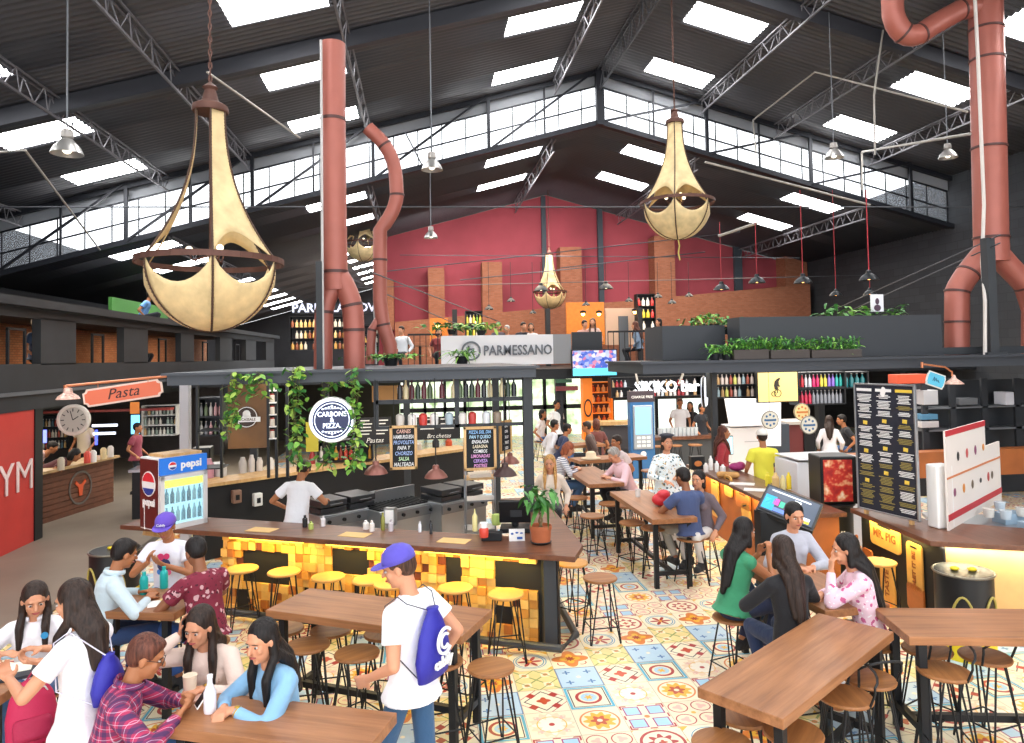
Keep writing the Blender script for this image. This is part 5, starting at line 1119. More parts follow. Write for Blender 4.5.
def highbay(label, x, y, Y, r):
    p = PY(x, y, Y); t = thing('high_bay_lamp', label, 'lamp', p)
    b = MB(); b.lathe([(.3 * r, r * 1.0), (.42 * r, .9 * r), (.8 * r, .45 * r), (r, 0), (r * .96, 0), (.75 * r, .4 * r), (.3 * r, .85 * r)], 24); b.build('reflector', ALU, t, smooth=True)
    b = MB(); b.lathe([(0, 1.6 * r), (.35 * r, 1.6 * r), (.4 * r, 1.1 * r), (.3 * r, 1.0 * r), (0, 1.0 * r)], 16); b.build('ballast', paint('9a9590', .4, .5), t, smooth=True)
    zt = (zu(p.x) if Y < 20 else zl(p.x)) - .1
    b = MB(); b.cyl((0, 0, 1.6 * r), (0, 0, zt - p.z), .012, n=6); b.build('rod', GRY, t); b = MB(); b.ell((0, 0, .3 * r), .3 * r); b.build('bulb', glow('fff6e0', 2.), t, smooth=2)
for a in (('high bay lamp against the lower left skylight', 67, 154, 10, .2), ('high bay lamp on a long rod left of the clerestory peak', 432, 170, 13, .2), ('high bay lamp hanging in front of the red wall at its upper left', 431, 238, 20, .2), ('high bay lamp below the right clerestory beside a skylight', 834, 158, 14, .2), ('high bay lamp by the right edge behind the tall brown duct', 948, 158, 13, .18)): highbay(*a)
DKL = M('dark_lamp', '#23272b', .4, .3); REDC = paint('b0323c')
for x, y, Y, l in ((721.5, 289, 17, 'dark pendant lamp on red cord, leftmost of the red-corded row'), (757, 282, 16, 'dark pendant lamp on red cord beside the brick pier, second from left'), (803, 282, 15, 'dark pendant lamp on red cord in front of the last brick pier'), (869, 279, 14, 'dark pendant lamp on red cord against the grey block wall'), (870, 294, 17, 'small dark pendant lamp just beneath another on the grey wall'), (836, 295, 18, 'small faint pendant lamp on the grey wall, left of the pair')):
    bell_lamp('pendant_lamp', l, x, y, Y, .2 if y < 290 else .17, DKL, (PY(x, 222 if x < 780 else 190, Y)).z, cord=REDC, em=glow('ffb060', 4.))
b = MB(); b.cyl(PY(719, 236, 17), PY(757, 223, 16), .035, n=8); tag(b.build('lamp_bar', LGY), 'pale tube carrying the first two red-corded lamps', 'bar')
for x, y, l, r in ((586, 305, 'small black lamp behind the television', .14), (629, 301, 'small black lamp over the middle of the railing', .14), (658, 297, 'small black lamp at the left of the brick wall section', .15), (672, 303, 'small black lamp lower than its neighbours above the black parapet', .15), (689, 296, 'small black lamp above the right parapet planter', .14), (511, 301, 'small black lamp left of the distant chandelier', .14), (489, 309, 'cluster lamp nearest the hanging foliage on the mezzanine', .15), (533, 313, 'small black lamp under the distant chandelier', .12), (541, 290, 'large black dome lamp in front of the distant chandelier', .24), (606, 288, 'large black dome lamp above the right end of the television', .24)):
    bell_lamp('black_dome_lamp', l, x, y, 22.5, r, DKL, PY(x, 262, 22.5).z)
# ---- mezzanine: sign planter, railing, television, tables, kitchen glow
p0, p1 = PY(441, 336, 18.9), PY(571, 335, 18.9); zb = PY(500, 365, 18.9).z
t = thing('planter_sign', 'long white and grey planter box with steel lettering along the mezzanine edge', 'planter', (0, 0, 0))
b = MB(); b.bb((p0.x, 18.9, zb), (PY(553, 340, 18.9).x, 19.18, p0.z)); b.build('white_front', M('planter_white', '#d9dade', .5), t); b = MB(); b.bb((PY(553, 340, 18.9).x, 18.9, zb), (p1.x, 19.18, p0.z)); b.build('grey_end', paint('85888c'), t)
pc = PY(518, 350.5, 18.88); text('lettering', 'PARMESSANO', .38, M('letter_steel', '#5c6066', .4, .4), t, FX((1, 0, 0), (0, 0, 1), pc), .03, bold=.004, maxw=1.84)
pc = PY(471, 351, 18.88); b = MB(FX((1, 0, 0), (0, 0, 1), pc)); b.lathe([(.21, 0), (.26, 0), (.26, .04), (.21, .04), (.21, 0)], 32); b.bb((-.09, -.14, 0), (-.04, .14, .03)); b.bb((-.09, .02, 0), (.09, .07, .03)); b.build('round_emblem', paint('5c6066', .4, .4), t)
def railing(label, x0, x1, Y, yt=None, z0=MZT, h=1.0, step=.13):
    a = PY(x0, 340, Y).x; c = PY(x1, 340, Y).x; t = thing('railing', label, 'railing', ((a + c) / 2, Y, z0)); L = c - a
    b = MB(); b.beam((-L / 2, 0, h), (L / 2, 0, h), .05); b.beam((-L / 2, 0, .08), (L / 2, 0, .08), .04); b.build('rail', BLK, t)
    for i in range(int(L / step) + 1): b = MB(); x = -L / 2 + i * step; b.beam((x, 0, 0), (x, 0, h), .02); b.build('baluster', BLK, t)
railing('black mezzanine railing between the television and the black parapet', 608, 660, 19.35, step=.16); railing('black mezzanine railing left of the planter sign', 408, 440, 19.35, step=.16)
t = thing('television', 'wall television showing a blue and white crowd scene, hung from the mezzanine edge', 'television', (0, 0, 0))
a, c = PY(573, 376, 18.8), PY(616, 350, 18.8); b = MB(); b.bb((a.x - .03, 18.8, a.z - .03), (c.x + .03, 18.88, c.z + .03)); b.build('case', BLK, t, bev=.01)
m_, tt = newmat('tv_picture'); tc = tt.n('ShaderNodeTexCoord').outputs['Object']; vo = tt.n('ShaderNodeTexVoronoi', {'Vector': tc, 'Scale': 11.}); cr = ramp(tt, vo.outputs['Color'], [(.0, '1c3fb0'), (.35, '5c78d8'), (.6, 'e8ecfa'), (.8, 'd85a8a'), (1, 'f6f8ff')])
tt.t.links.new(cr, tt.b.inputs['Emission Color']); tt.b.inputs['Emission Strength'].default_value = 1.1; tt.b.inputs['Base Color'].default_value = (0, 0, 0, 1)
b = MB(); b.bb((a.x, 18.785, a.z + .2), (c.x, 18.8, c.z)); b.build('screen', m_, t); b = MB(); b.bb((a.x, 18.785, a.z), (c.x, 18.8, a.z + .2)); b.build('picture_strip', glow('5cc8e0', 1.), t)
b = MB(); b.bb((-.3 + (a.x + c.x) / 2, 18.88, a.z + .3), (.3 + (a.x + c.x) / 2, 19.2, a.z + .4)); b.build('wall_arm', BLK, t)
b = MB(); x0, x1 = PY(572, 333, 19.3).x, PY(602, 333, 19.3).x; b.bb((x0, 19.3, MZT), (x1, 19.4, PY(580, 332, 19.3).z)); tag(b.build('balcony_panel', M('dark_panel', '#22252a', .4)), 'dark solid railing panel above the television', 'panel')
for x, y, l in ((420, 345, 'small table at the left of the mezzanine'), (515, 345, 'table behind the planter sign with diners'), (588, 345, 'table behind the television'), (650, 345, 'table at the railing between two women')):
    p = PY(x, y, 22.); t = thing('dining_table', l, 'table', (p.x, 21.9, MZT)); b = MB(); b.bb((-.4, -.35, .72), (.4, .35, .76)); b.build('tabletop', TOP, t); b = MB(); b.cyl((0, 0, 0), (0, 0, .72), .04); b.build('leg', BLK, t)
# mezzanine kitchen shelves with warm light
OR_ = M('orange_partition', '#d07a2a', .6, noise=.1)
def lit_panel(nm, label, cat, x0, y0, x1, y1, Y, mat, d=.1): b = MB(); pbox(b, x0, y0, x1, y1, Y, d); return tag(b.build(nm, mat), label, cat)
t = lit_panel('partition', 'orange wooden partition beside the lamps on the mezzanine', 'partition', 567, 302, 604, 345, 25.5, OR_); t = lit_panel('partition', 'brown wooden partition left of the foliage on the mezzanine', 'partition', 430, 318, 448, 345, 25.5, OR_)
lit_panel('partition', 'pale board behind the women on the mezzanine', 'partition', 606, 308, 636, 345, 26, M('pale_board', '#d8b8a0', .6)); lit_panel('door_panel', 'grey door in the pale board on the mezzanine', 'door', 620, 316, 628, 362, 25.9, paint('5a6068'))
for x, y in ((438, 326), (583, 314), (599, 314), (475, 322), (635, 312)):
    p = PY(x, y, 24.8); t = thing('spot_lamp', 'small warm spot lamp glowing on the mezzanine', 'lamp', p, 0, 'warm spot lamps on the mezzanine'); b = MB(); b.ell((0, 0, 0), .07); b.build('bulb', glow('ffc060', 14.), t, smooth=2); b = MB(); b.lathe([(.04, .05), (.1, .02), (.11, .1), (.0, .14)], 12); b.build('housing', BLK, t)
def shelf_rack(label, x0, y0, x1, y1, Y, rows, cols, colors, label2, grp, z_fix=None, fill=.9, seed=1, hh=.7, frame=BLK, d=.35):
    """shelving with a countable row of bottles or boxes on each shelf"""
    rnd = random.Random(seed); a = PY(x0, y1, Y); c = PY(x1, y0, Y); W, Hh = c.x - a.x, c.z - a.z
    t = thing('shelf_rack', label, 'shelf', (a.x, Y, a.z)); sh = Hh / rows
    for x in (0, W): b = MB(); b.bb((x - .015, 0, 0), (x + .015, d, Hh)); b.build('upright', frame, t)
    for r in range(rows + 1): b = MB(); b.bb((0, 0, r * sh - .012), (W, d, r * sh + .012)); b.build('shelf_board', frame, t)
    b = MB(); b.bb((0, d, 0), (W, d + .02, Hh)); b.build('back_panel', M('rack_back', '#3a3a3e', .6), t)
    protos = {}; st = W / cols
    for r in range(rows):
        for i in range(cols):
            if rnd.random() > fill: continue
            col = colors(r, i) if callable(colors) else rnd.choice(colors); p = (a.x + st * (i + .5), Y + .1, a.z + r * sh + .013)
            if col in protos: dup(protos[col], p)
            else:
                rr = min(st * .38, sh * .2); h_ = sh * hh; o = thing('bottle', label2, 'bottle', p, 0, grp); b = MB(); b.lathe([(0, 0), (rr, 0), (rr, h_ * .6), (rr * .35, h_ * .78), (rr * .35, h_ * .95)], 10); b.build('body', paint(col, .2), o, smooth=True); b = MB(); b.lathe([(rr * .4, h_ * .94), (rr * .4, h_), (0, h_)], 8); b.build('cap', paint('d8d4cc'), o); protos[col] = o
    return t
shelf_rack('black bottle rack at the left rear of the mezzanine', 352, 325, 378, 352, 24, 3, 7, ['c8a050', 'b04a30', 'e0d8c0', '4a6a40'], 'bottle on the rack behind the brown ducts', 'bottles on the left mezzanine rack', seed=3)
shelf_rack('black plant and bottle rack under the dome lamps on the mezzanine', 466, 311, 482, 336, 24.5, 2, 5, ['d8c850', '6a9a40', 'e8e0d0'], 'bottle on the rack left of the planter sign diners', 'bottles on the small mezzanine rack', seed=4)
shelf_rack('black rack with yellow goods beside the grey door on the mezzanine', 638, 294, 655, 330, 25, 3, 4, ['e0d040', 'c83030', 'e8e8e0'], 'bottle on the rack with yellow goods', 'bottles beside the grey door', seed=5)
t = thing('wall_sign', 'long white rear sign partly hidden behind the wide brown duct', 'sign', (0, 0, 0)); pc = PY(338, 308, 30); text('lettering', 'PARRILLA NOVA', .5, glow('d8dcf0', 1.), t, FX((1, 0, 0), (0, 0, 1), pc), .04, bold=.01); b = MB(); pbox(b, 292, 303, 380, 314, 30.1, .1); b.build('sign_board', paint('26282c'), t)
shelf_rack('tall far rack of warm-lit bottles behind the wide duct', 290, 316, 350, 350, 27, 3, 14, ['c89a50', 'e0c080', '8a4a28', 'd8d0c0'], 'bottle on the far rack behind the wide duct', 'bottles on the far left rack', seed=6)
area('mezz_fill', (1.8, 23, 6.4), 5, 2, (1, .8, .58), 260); area('mezz_fill', (9, 23, 6.4), 7, 2, (1, .82, .62), 300); area('mezz_fill', (-4, 26, 5.6), 3, 2, (1, .8, .6), 90)  # area fills added to brighten the rear mezzanine, without fixtures
area('hall_fill', (7.5, 16, 2.6), 7, 3.5, (1, .93, .82), 170); area('hall_fill', (1.2, 21, 2.3), 5, 3, (1, .93, .8), 110); area('hall_fill', (7.5, 22, 2.3), 7, 4, (1, .9, .78), 120); area('kitchen_fill', (-.8, 11.2, 2.68), 3, 2.4, (1, .95, .86), 75); area('stall_fill', (-8.3, 16, 2.15), 1.6, 4, (1, .9, .75), 70); area('stall_fill', (-5, 19, 2.2), 2, 4, (1, .92, .8), 70)  # more added fills lifting the dark hall, kitchen and stalls
for x, y, e in ((.8, 25.6, 75), (4.8, 25.6, 75), (9.5, 25.6, 45)): area('wall_washer', (x, y, 7.2), 1.6, .4, (1, .9, .86), e, (math.radians(75), 0, 0))
area('kiosk_fill', (8, 13, 2.6), 5, 2.5, (1, .96, .9), 120)  # fill added under the right kiosk roof, no lamp modelled
# ================================================================ THINGS ON THE BARS AND TABLES
def at(x, y, z): return G(x, y, z)
def lathe_thing(name, label, cat, loc, prof, mat, group=None, n=20, rz=0, extra=()):
    t = thing(name, label, cat, loc, rz, group); b = MB(); b.lathe(prof, n); b.build('body', mat, t, smooth=True)
    for nm, pr, mt in extra: b = MB(); b.lathe(pr, n); b.build(nm, mt, t, smooth=True)
    return t
def sheet(label, loc, w, d, rz, mat, name='paper', cat='paper', t=.004, group=None):
    o = MB().bb((-w / 2, -d / 2, 0), (w / 2, d / 2, t)).build(name, mat); o.location = V(loc) + V((0, 0, .001)); o.rotation_euler = (0, 0, rz); return tag(o, label, cat, group)
KRAFT = paint('e0b878', .7)
for x, y, l in ((262, 530, 'tan placemat on the bar left of the kitchen worker'), (355, 535, 'tan placemat on the bar above the purple cap'), (454, 541, 'tan placemat on the bar just right of the standing man')):
    sheet(l, at(x, y, 1.0), .34, .2, ANG, KRAFT, 'placemat', 'placemat')
# countertop drinks cooler
a = at(150, 529, 1.0); c = at(209, 521, 1.0); t = thing('drinks_cooler', 'blue-topped glass-door drinks cooler standing on the bar', 'fridge', at(183, 527, 1.0), math.radians(48))
W, D_2, Hc_ = .60, .42, .86
b = MB(); b.bb((-W / 2, .0, 0), (W / 2, D_2, Hc_)); b.build('cabinet', paint('e4e2e0'), t, bev=.01)
b = MB(); b.bb((-W / 2, -.03, .66), (W / 2, 0, Hc_)); b.build('header', glow('1f63b8', .55), t)
b = MB(FX((1, 0, 0), (0, 0, 1), (-.15, -.031, .76))); b.lathe([(0, 0), (.05, 0), (.05, .006), (0, .006)], 20); b.build('logo_disc', WHT, t); b = MB(FX((1, 0, 0), (0, 0, 1), (-.15, -.038, .76))); b.prism([(.044 * math.cos(q), .044 * math.sin(q)) for q in [.25 + (PI - .5) * i / 10 for i in range(11)]], 0, .003); b.build('logo_red', paint('d8303a'), t); b = MB(FX((1, 0, 0), (0, 0, 1), (-.15, -.038, .76))); b.prism([(.044 * math.cos(q), .044 * math.sin(q)) for q in [PI + .35 + (PI - .7) * i / 10 for i in range(11)]], 0, .003); b.build('logo_blue', paint('1d3f90'), t)
text('lettering', 'pepsi', .13, WHT, t, FX((1, 0, 0), (0, 0, 1), (.09, -.032, .76)), .004, bold=.004)
b = MB(); [b.bb(p, q) for p, q in (((-W / 2, -.04, .0), (-W / 2 + .05, 0, .65)), ((W / 2 - .05, -.04, .0), (W / 2, 0, .65)), ((-W / 2, -.04, 0), (W / 2, 0, .06)), ((-W / 2, -.04, .6), (W / 2, 0, .65)))]; dr = b.build('door', paint('d4d2d2'), t)
b = MB(); b.bb((-W / 2 + .05, -.02, .06), (W / 2 - .05, -.015, .6)); b.build('door_glass', M('cooler_glass', '#cfe8ee', .05, alpha=.15), dr); b = MB(); b.bb((-W / 2 + .05, -.008, .06), (W / 2 - .05, -.001, .6)); b.build('lit_back', glow('9fd4e4', .8), t)
b = MB(); b.bb((-W / 2 + .05, -.014, .5), (W / 2 - .05, -.009, .59)); b.build('yellow_strip', glow('e6e23a', .8), t)
sd = MB(); sd.bb((-W / 2 - .006, .01, .02), (-W / 2, D_2 - .01, Hc_ - .02)); sd.build('side_print', paint('5a2420', .4), t); sx = FX((0, -1, 0), (0, 0, 1), (-W / 2 - .007, .21, .55)); b = MB(sx); b.lathe([(0, 0), (.15, 0), (.15, .004), (0, .004)], 24); b.build('side_logo', WHT, t)
b = MB(sx); b.prism([(.135 * math.cos(q), .135 * math.sin(q)) for q in [.2 + (PI - .4) * i / 10 for i in range(11)]], .005, .008); b.build('side_logo_red', paint('d8303a'), t); b = MB(sx); b.prism([(.135 * math.cos(q), .135 * math.sin(q)) for q in [PI + .4 + (PI - .8) * i / 10 for i in range(11)]], .005, .008); b.build('side_logo_blue', paint('1d3f90'), t); text('side_lettering', 'pepsi', .13, WHT, t, sx @ T(0, -.22, .002), .004, bold=.004)
for r in range(2):
    for i in range(7):
        p = V((-W / 2 + .09 + i * .07, -.006, .09 + r * .22)); b = MB(); b.lathe([(0, 0), (.026, 0), (.026, .11), (.01, .15), (.01, .18), (0, .18)], 8, T(p.x, -.011, p.z) @ Matrix.Diagonal((1, .12, 1, 1))); b.build('bottle_in_cooler', paint(('5aa0b8', '3f7890', '8cc8d8')[i % 3], .2), t, smooth=2)
b = MB(); b.bb((-.22, .02, Hc_ + .002), (.26, .36, Hc_ + .035)); o = b.build('wooden_tray', PALE); o.location = t.location; o.rotation_euler = t.rotation_euler; tag(o, 'pale wooden board lying on top of the drinks cooler', 'tray')
sheet('white upright card holder left of the drinks cooler', at(148, 528, 1.0), .08, .1, .3, WHT, 'card_holder', 'box', .36)
# point of sale, plant, card, sauces
t = thing('cash_register', 'black point-of-sale screen on the bar left of the potted tree', 'cash register', at(517, 534, 1.0) + V((0, .15, 0)), math.radians(-10))
b = MB(); b.bb((-.17, -.12, 0), (.17, .16, .05)); b.cyl((0, .03, .05), (0, .03, .16), .04); b.build('stand', BLK, t, bev=.006); b = MB(Matrix.Translation((0, -.02, .22)) @ Matrix.Rotation(.25, 4, 'X')); b.bb((-.18, -.02, -.13), (.18, .02, .14)); b.build('screen_housing', M('register_black', '#1a1b1e', .35), t, bev=.01)
b = MB(Matrix.Translation((0, -.02, .22)) @ Matrix.Rotation(.25, 4, 'X')); b.bb((-.05, -.03, -.05), (.08, -.02, .03)); b.build('mount_plate', paint('3a3d40'), t)
t = thing('card_stand', 'small white printed card standing beside the terracotta pot', 'card', at(517, 541, 1.0), math.radians(-5)); b = MB(); b.bb((-.085, -.004, 0), (.085, .004, .13)); b.build('card', WHT, t); b = MB(); b.ell((-.05, -.006, .08), (.015, .003, .012)); b.ell((.0, -.006, .09), (.018, .003, .01)); b.ell((.05, -.006, .085), (.018, .003, .008)); b.bb((.0, -.007, .02), (.06, -.004, .045)); b.build('print', paint('3060b0'), t)
TERRA = M('terracotta', '#b5653f', .8, noise=.12, nscale=8)
LEAF = {k: M('leaf_' + k, c, .5, noise=.2, nscale=12) for k, c in dict(dark='#2f6b2c', mid='#4c8a3a', light='#82b84a', fern='#3f7a36', lime='#a8c858').items()}
def leaf(b, p, d, L, w, droop=.3, n=4):
    d = V(d).normalized(); x, u = fr(d); a = random.uniform(-.5, .5); x = x * math.cos(a) + u * math.sin(a); vs = []; fs = []
    for i in range(n + 1):
        k = i / n; q = V(p) + d * L * k + V((0, 0, -droop * L * k * k)); ww = w * math.sin(PI * min(1, .12 + k * .86)) ** .8; vs += [q - x * ww / 2 + V((0, 0, .06 * w)), q, q + x * ww / 2 + V((0, 0, .06 * w))]
    for i in range(n): o = i * 3; fs += [(o, o + 1, o + 4, o + 3), (o + 1, o + 2, o + 5, o + 4)]
    b.add(vs, fs)
def foliage(parent, name, pts, L, w, mats, up=.3, droop=.4, sol=.002):
    bs = [MB() for _ in mats]
    for p in pts:
        d = V((random.gauss(0, 1), random.gauss(0, 1), up + random.gauss(0, .5))); leaf(random.choice(bs), p, d, L * random.uniform(.7, 1.2), w * random.uniform(.8, 1.2), droop)
    b = MB()
    for i, q in enumerate(bs): n = len(b.v); b.v += q.v; b.f += [[k + n for k in f] for f in q.f]; b.mi += [i] * len(q.f)
    return b.build(name, mats, parent, smooth=2)
c = at(541, 543, 1.0); t = thing('potted_tree', 'small leafy money tree in a terracotta pot on the bar corner', 'plant', c)
b = MB(); b.lathe([(0, 0), (.095, 0), (.1, .02), (.112, .15), (.118, .15), (.118, .19), (.108, .19), (.1, .16), (0, .16)], 28); b.build('pot', TERRA, t, smooth=True)
b = MB(); b.lathe([(0, .0), (.1, 0), (.115, .02), (.11, .025), (0, .02)], 24); b.build('saucer', BLK, t, smooth=True)
b = MB(); tw = [(.016 * math.cos(k), .016 * math.sin(k), .15 + .03 * k) for k in range(8)]; b.tube(tw, .013, 7); b.tube([(.016 * math.cos(k + 3), .016 * math.sin(k + 3), .15 + .03 * k) for k in range(8)], .013, 7); b.tube([tw[-1], (.0, 0, .42), (-.06, 0, .5)], .009, 6); b.tube([tw[-1], (.05, .02, .48)], .008, 6); b.build('trunk', paint('7a6a48', .8), t, smooth=2)
foliage(t, 'foliage', [V((random.gauss(0, .07), random.gauss(0, .06), random.uniform(.36, .6))) for _ in range(75)], .15, .05, [LEAF['dark'], LEAF['mid'], LEAF['fern']], .3, .7)
t = thing('sauce_caddy', 'black caddy with red-topped sauces on the bar left of the register', 'caddy', at(492, 540, 1.0), math.radians(-12)); b = MB(); b.bb((-.11, -.06, 0), (.11, .06, .09)); b.build('basket', BLK, t, bev=.01)
t = lathe_thing('sauce_jar', 'red and white jar standing in the black sauce caddy', 'jar', at(484, 537, 1.09), [(0, 0), (.045, 0), (.05, .04), (.05, .08), (.03, .11), (0, .12)], paint('d84a3a', .4), extra=(('lid', [(.04, .1), (.045, .15), (0, .16)], WHT),))
lathe_thing('squeeze_bottle', 'pale yellow squeeze bottle on the bar', 'bottle', at(475, 531, 1.0), [(0, 0), (.03, 0), (.03, .17), (.012, .2), (.006, .25), (0, .25)], paint('e8dc9a', .4))
lathe_thing('small_plant_pot', 'small green garnish pot by the register', 'plant', at(490, 530, 1.0) + V((.1, .25, 0)), [(0, 0), (.05, 0), (.06, .06), (.05, .12), (0, .13)], paint('b8cc70', .6))
for x, y, h_, r, cl, l in ((383, 530, .2, .022, '8a8a3a', 'olive oil bottle on the bar by the napkin holder'), (372, 531, .12, .03, 'e8e2dc', 'white mug left of the olive oil bottle'), (391, 531, .13, .03, 'c8c0c4', 'glass shaker right of the olive oil bottle'), (420, 532, .12, .02, 'e4e4ea', 'white salt shaker alone on the middle of the bar'), (431, 534, .15, .018, '26282c', 'dark pepper mill on the middle of the bar'), (305, 527, .14, .03, '2a2a2c', 'dark cup of straws on the bar beside the kitchen worker'), (311, 529, .09, .03, 'b8c86a', 'green and white small jar on the bar by the kitchen worker'), (323, 526, .12, .03, 'e6e0e0', 'white shaker right of the kitchen worker'), (366, 529, .10, .035, 'f0ece8', 'white ramekin on the bar at the middle')):
    lathe_thing('condiment_container', l, 'container', at(x, y, 1.0), [(0, 0), (r, 0), (r, h_ * .7), (r * .5, h_ * .82), (r * .5, h_), (0, h_)], paint(cl, .25))
t = thing('napkin_holder', 'metal napkin holder standing on the bar behind the oil bottle', 'napkin holder', at(390, 528, 1.0) + V((0, .18, 0)), ANG); b = MB(); b.bb((-.07, -.04, 0), (.07, .04, .02)); b.bb((-.07, -.04, 0), (-.06, .04, .2)); b.bb((.06, -.04, 0), (.07, .04, .2)); b.bb((-.07, -.04, .19), (.07, .04, .2)); b.build('frame', CHR, t); b = MB(); b.bb((-.058, -.035, .02), (.058, .035, .18)); b.build('napkins', WHT, t)
# wire rack in the kitchen with trays
p = PY(482, 500, 9.6); t = thing('wire_rack', 'narrow chrome rack of trays behind the bar below the larger chalkboard', 'rack', (p.x, 10.0, 0))
for x in (-.2, .2):
    for y in (-.16, .16): b = MB(); b.cyl((x, y, 0), (x, y, 1.75), .012, n=6); b.build('post', CHR, t)
for z in (.6, 1.0, 1.3, 1.62): b = MB(); b.bb((-.21, -.17, z), (.21, .17, z + .02)); b.build('shelf', PALE if z in (1.3, 1.62) else CHR, t)
for z, l in ((1.32, 'tray of pale bread on the middle shelf of the wire rack'), (1.64, 'folded cloths on top of the wire rack')): sheet(l, (p.x, 10.0, z), .3, .22, .1, paint('e8dfd0'), 'tray', 'tray', .05)
# ---- table-top things
t = lathe_thing('milk_bottle', 'white bottle standing on the front table', 'bottle', at(210, 712, .9), [(0, 0), (.034, 0), (.036, .02), (.036, .12), (.015, .17), (.014, .2), (.017, .2), (.017, .22), (0, .22)], paint('ecebf2', .25)); 
lathe_thing('paper_cup', 'cream takeaway cup beside the clasped hands of the woman on the phone', 'cup', at(190, 695, .9), [(0, 0), (.035, 0), (.042, .12), (.044, .125), (0, .125)], paint('ecd9c0', .6))
sheet('pale tray lying at the left end of the front table', at(176, 706, .9) + V((.1, .1, 0)), .2, .14, .3, paint('d8b0a0'), 'tray', 'tray', .01)
dd = pl_; t = thing('phone', 'white phone held by the man in the plaid shirt', 'phone', dd['root'].location, dd['root'].rotation_euler[2]); q = (dd['wr'][0] + dd['wr'][1]) / 2 + V((0, .12, .05)); b = MB(Matrix.Translation(q) @ Euler((.9, 0, .3)).to_matrix().to_4x4()); b.box((0, 0, 0), (.07, .14, .009)); b.build('case', WHT, t, bev=.003); b = MB(Matrix.Translation(q) @ Euler((.9, 0, .3)).to_matrix().to_4x4()); b.box((0, 0, .005), (.062, .125, .002)); b.build('screen', BLK, t)
for x, y, l in ((144, 594, 'turquoise bottle nearer the man in pale blue'), (164, 588, 'turquoise bottle in the centre of the young men table')):
    lathe_thing('water_bottle', l, 'bottle', at(x, y, .9), [(0, 0), (.034, 0), (.036, .02), (.036, .13), (.03, .155), (.014, .17), (0, .17)], M('turquoise', '#1fb3b0', .3), extra=(('cap', [(.017, .165), (.017, .2), (0, .2)], M('turquoise', '#1fb3b0', .3)),))
sheet('open white menu on the young men table', at(163, 603, .9), .24, .17, .3, WHT, 'menu', 'menu'); sheet('yellow printed leaflet on top of the white menu', at(168, 600, .9) + V((0, 0, .005)), .12, .09, .5, paint('ecd48a'), 'leaflet', 'paper')
sheet('dark notebook under papers at the left edge table', at(12, 676, .9), .3, .2, .4, paint('2c3038'), 'notebook', 'notebook', .02); sheet('printed paper on the dark notebook at the left edge', at(10, 672, .9) + V((0, 0, .021)), .26, .18, .35, paint('ece8d8'), 'paper', 'paper')
# red bag on the middle table
t = thing('shopping_bag', 'crumpled red and white bag on the table in front of the couple', 'bag', at(661, 506, .9)); b = MB(); b.ell((0, 0, .09), (.13, .1, .09)); b.ell((.03, -.03, .16), (.1, .08, .07)); b.ell((.06, .02, .07), (.13, .1, .07)); remesh(b, 'body', M('red_bag', '#d0303c', .4, bump=.6, bscale=18), t, .014, 2); b = MB(); b.ell((.1, -.09, .06), (.1, .05, .055)); remesh(b, 'white_part', M('white_bag', '#f0dcdc', .5, bump=.4, bscale=18), t, .014, 2)
lathe_thing('glass_tumbler', 'clear glass at the far end of the red-bag table', 'glass', at(638, 497, .9), [(0, 0), (.035, 0), (.04, .11), (0, .11)], M('clear_glass', '#e8ecee', .1, alpha=.5))
t = thing('straw_hat', 'cream straw hat resting on a middle-distance table', 'hat', at(591, 459, .9)); b = MB(); b.lathe([(.19, .01), (.2, .02), (.11, .03), (.1, .12), (.07, .15), (0, .14)], 24); b.build('hat', M('straw', '#e4cfae', .8), t, smooth=2)
# bags
def backpack(label, loc, rz, col, col2, s=1., tilt=0.):
    t = thing('backpack', label, 'bag', loc, rz); X = Matrix.Rotation(tilt, 4, 'X')
    b = MB(X); loft(b, [(V((0, 0, z * s)), rx * s, ry * s, Matrix.Identity(3)) for z, rx, ry in ((0, .14, .08), (.03, .16, .1), (.2, .165, .11), (.33, .14, .09), (.42, .09, .055), (.45, .04, .03))], 20); remesh(b, 'body', M('bag_' + col, '#' + col, .7, bump=.3, bscale=20), t, .012, 2)
    b = MB(X); loft(b, [(V((0, -.09 * s, z * s)), rx * s, ry * s, Matrix.Identity(3)) for z, rx, ry in ((.04, .1, .03), (.07, .125, .05), (.17, .125, .05), (.2, .1, .03))], 16); remesh(b, 'front_pocket', M('bag_' + col2, '#' + col2, .7, bump=.3, bscale=20), t, .012, 2)
    b = MB(X)
    for x in (-1, 1): b.tube([V((x * .06, .08, .4)) * s, V((x * .1, .17, .3)) * s, V((x * .12, .15, .12)) * s, V((x * .13, .08, .05)) * s], .014 * s, 6)
    b.tube([V((-.03, .02, .44)) * s, V((0, .02, .49)) * s, V((.03, .02, .44)) * s], .009 * s, 6); b.build('strap', M('bag_' + col2, '#' + col2, .7), t, smooth=2)
    b = MB(X); b.tube([V((-.13, -.02, .28)) * s, V((-.08, -.06, .38)) * s, V((0, -.075, .41)) * s, V((.08, -.06, .38)) * s, V((.13, -.02, .28)) * s], .006 * s, 5); b.build('zip', paint('d8d4d8', .4), t); return t
p = G(32, 745, .66); backpack('crimson backpack with grey trim in the bottom left corner', (p.x, p.y, .66), .5, 'b81f4c', 'a51a44', .85, -.25)
p = G(746, 606, .6); backpack('navy backpack hung on the stool behind the woman in green', (p.x, p.y, .45), -1.2, '26364e', '3a5068', .9)
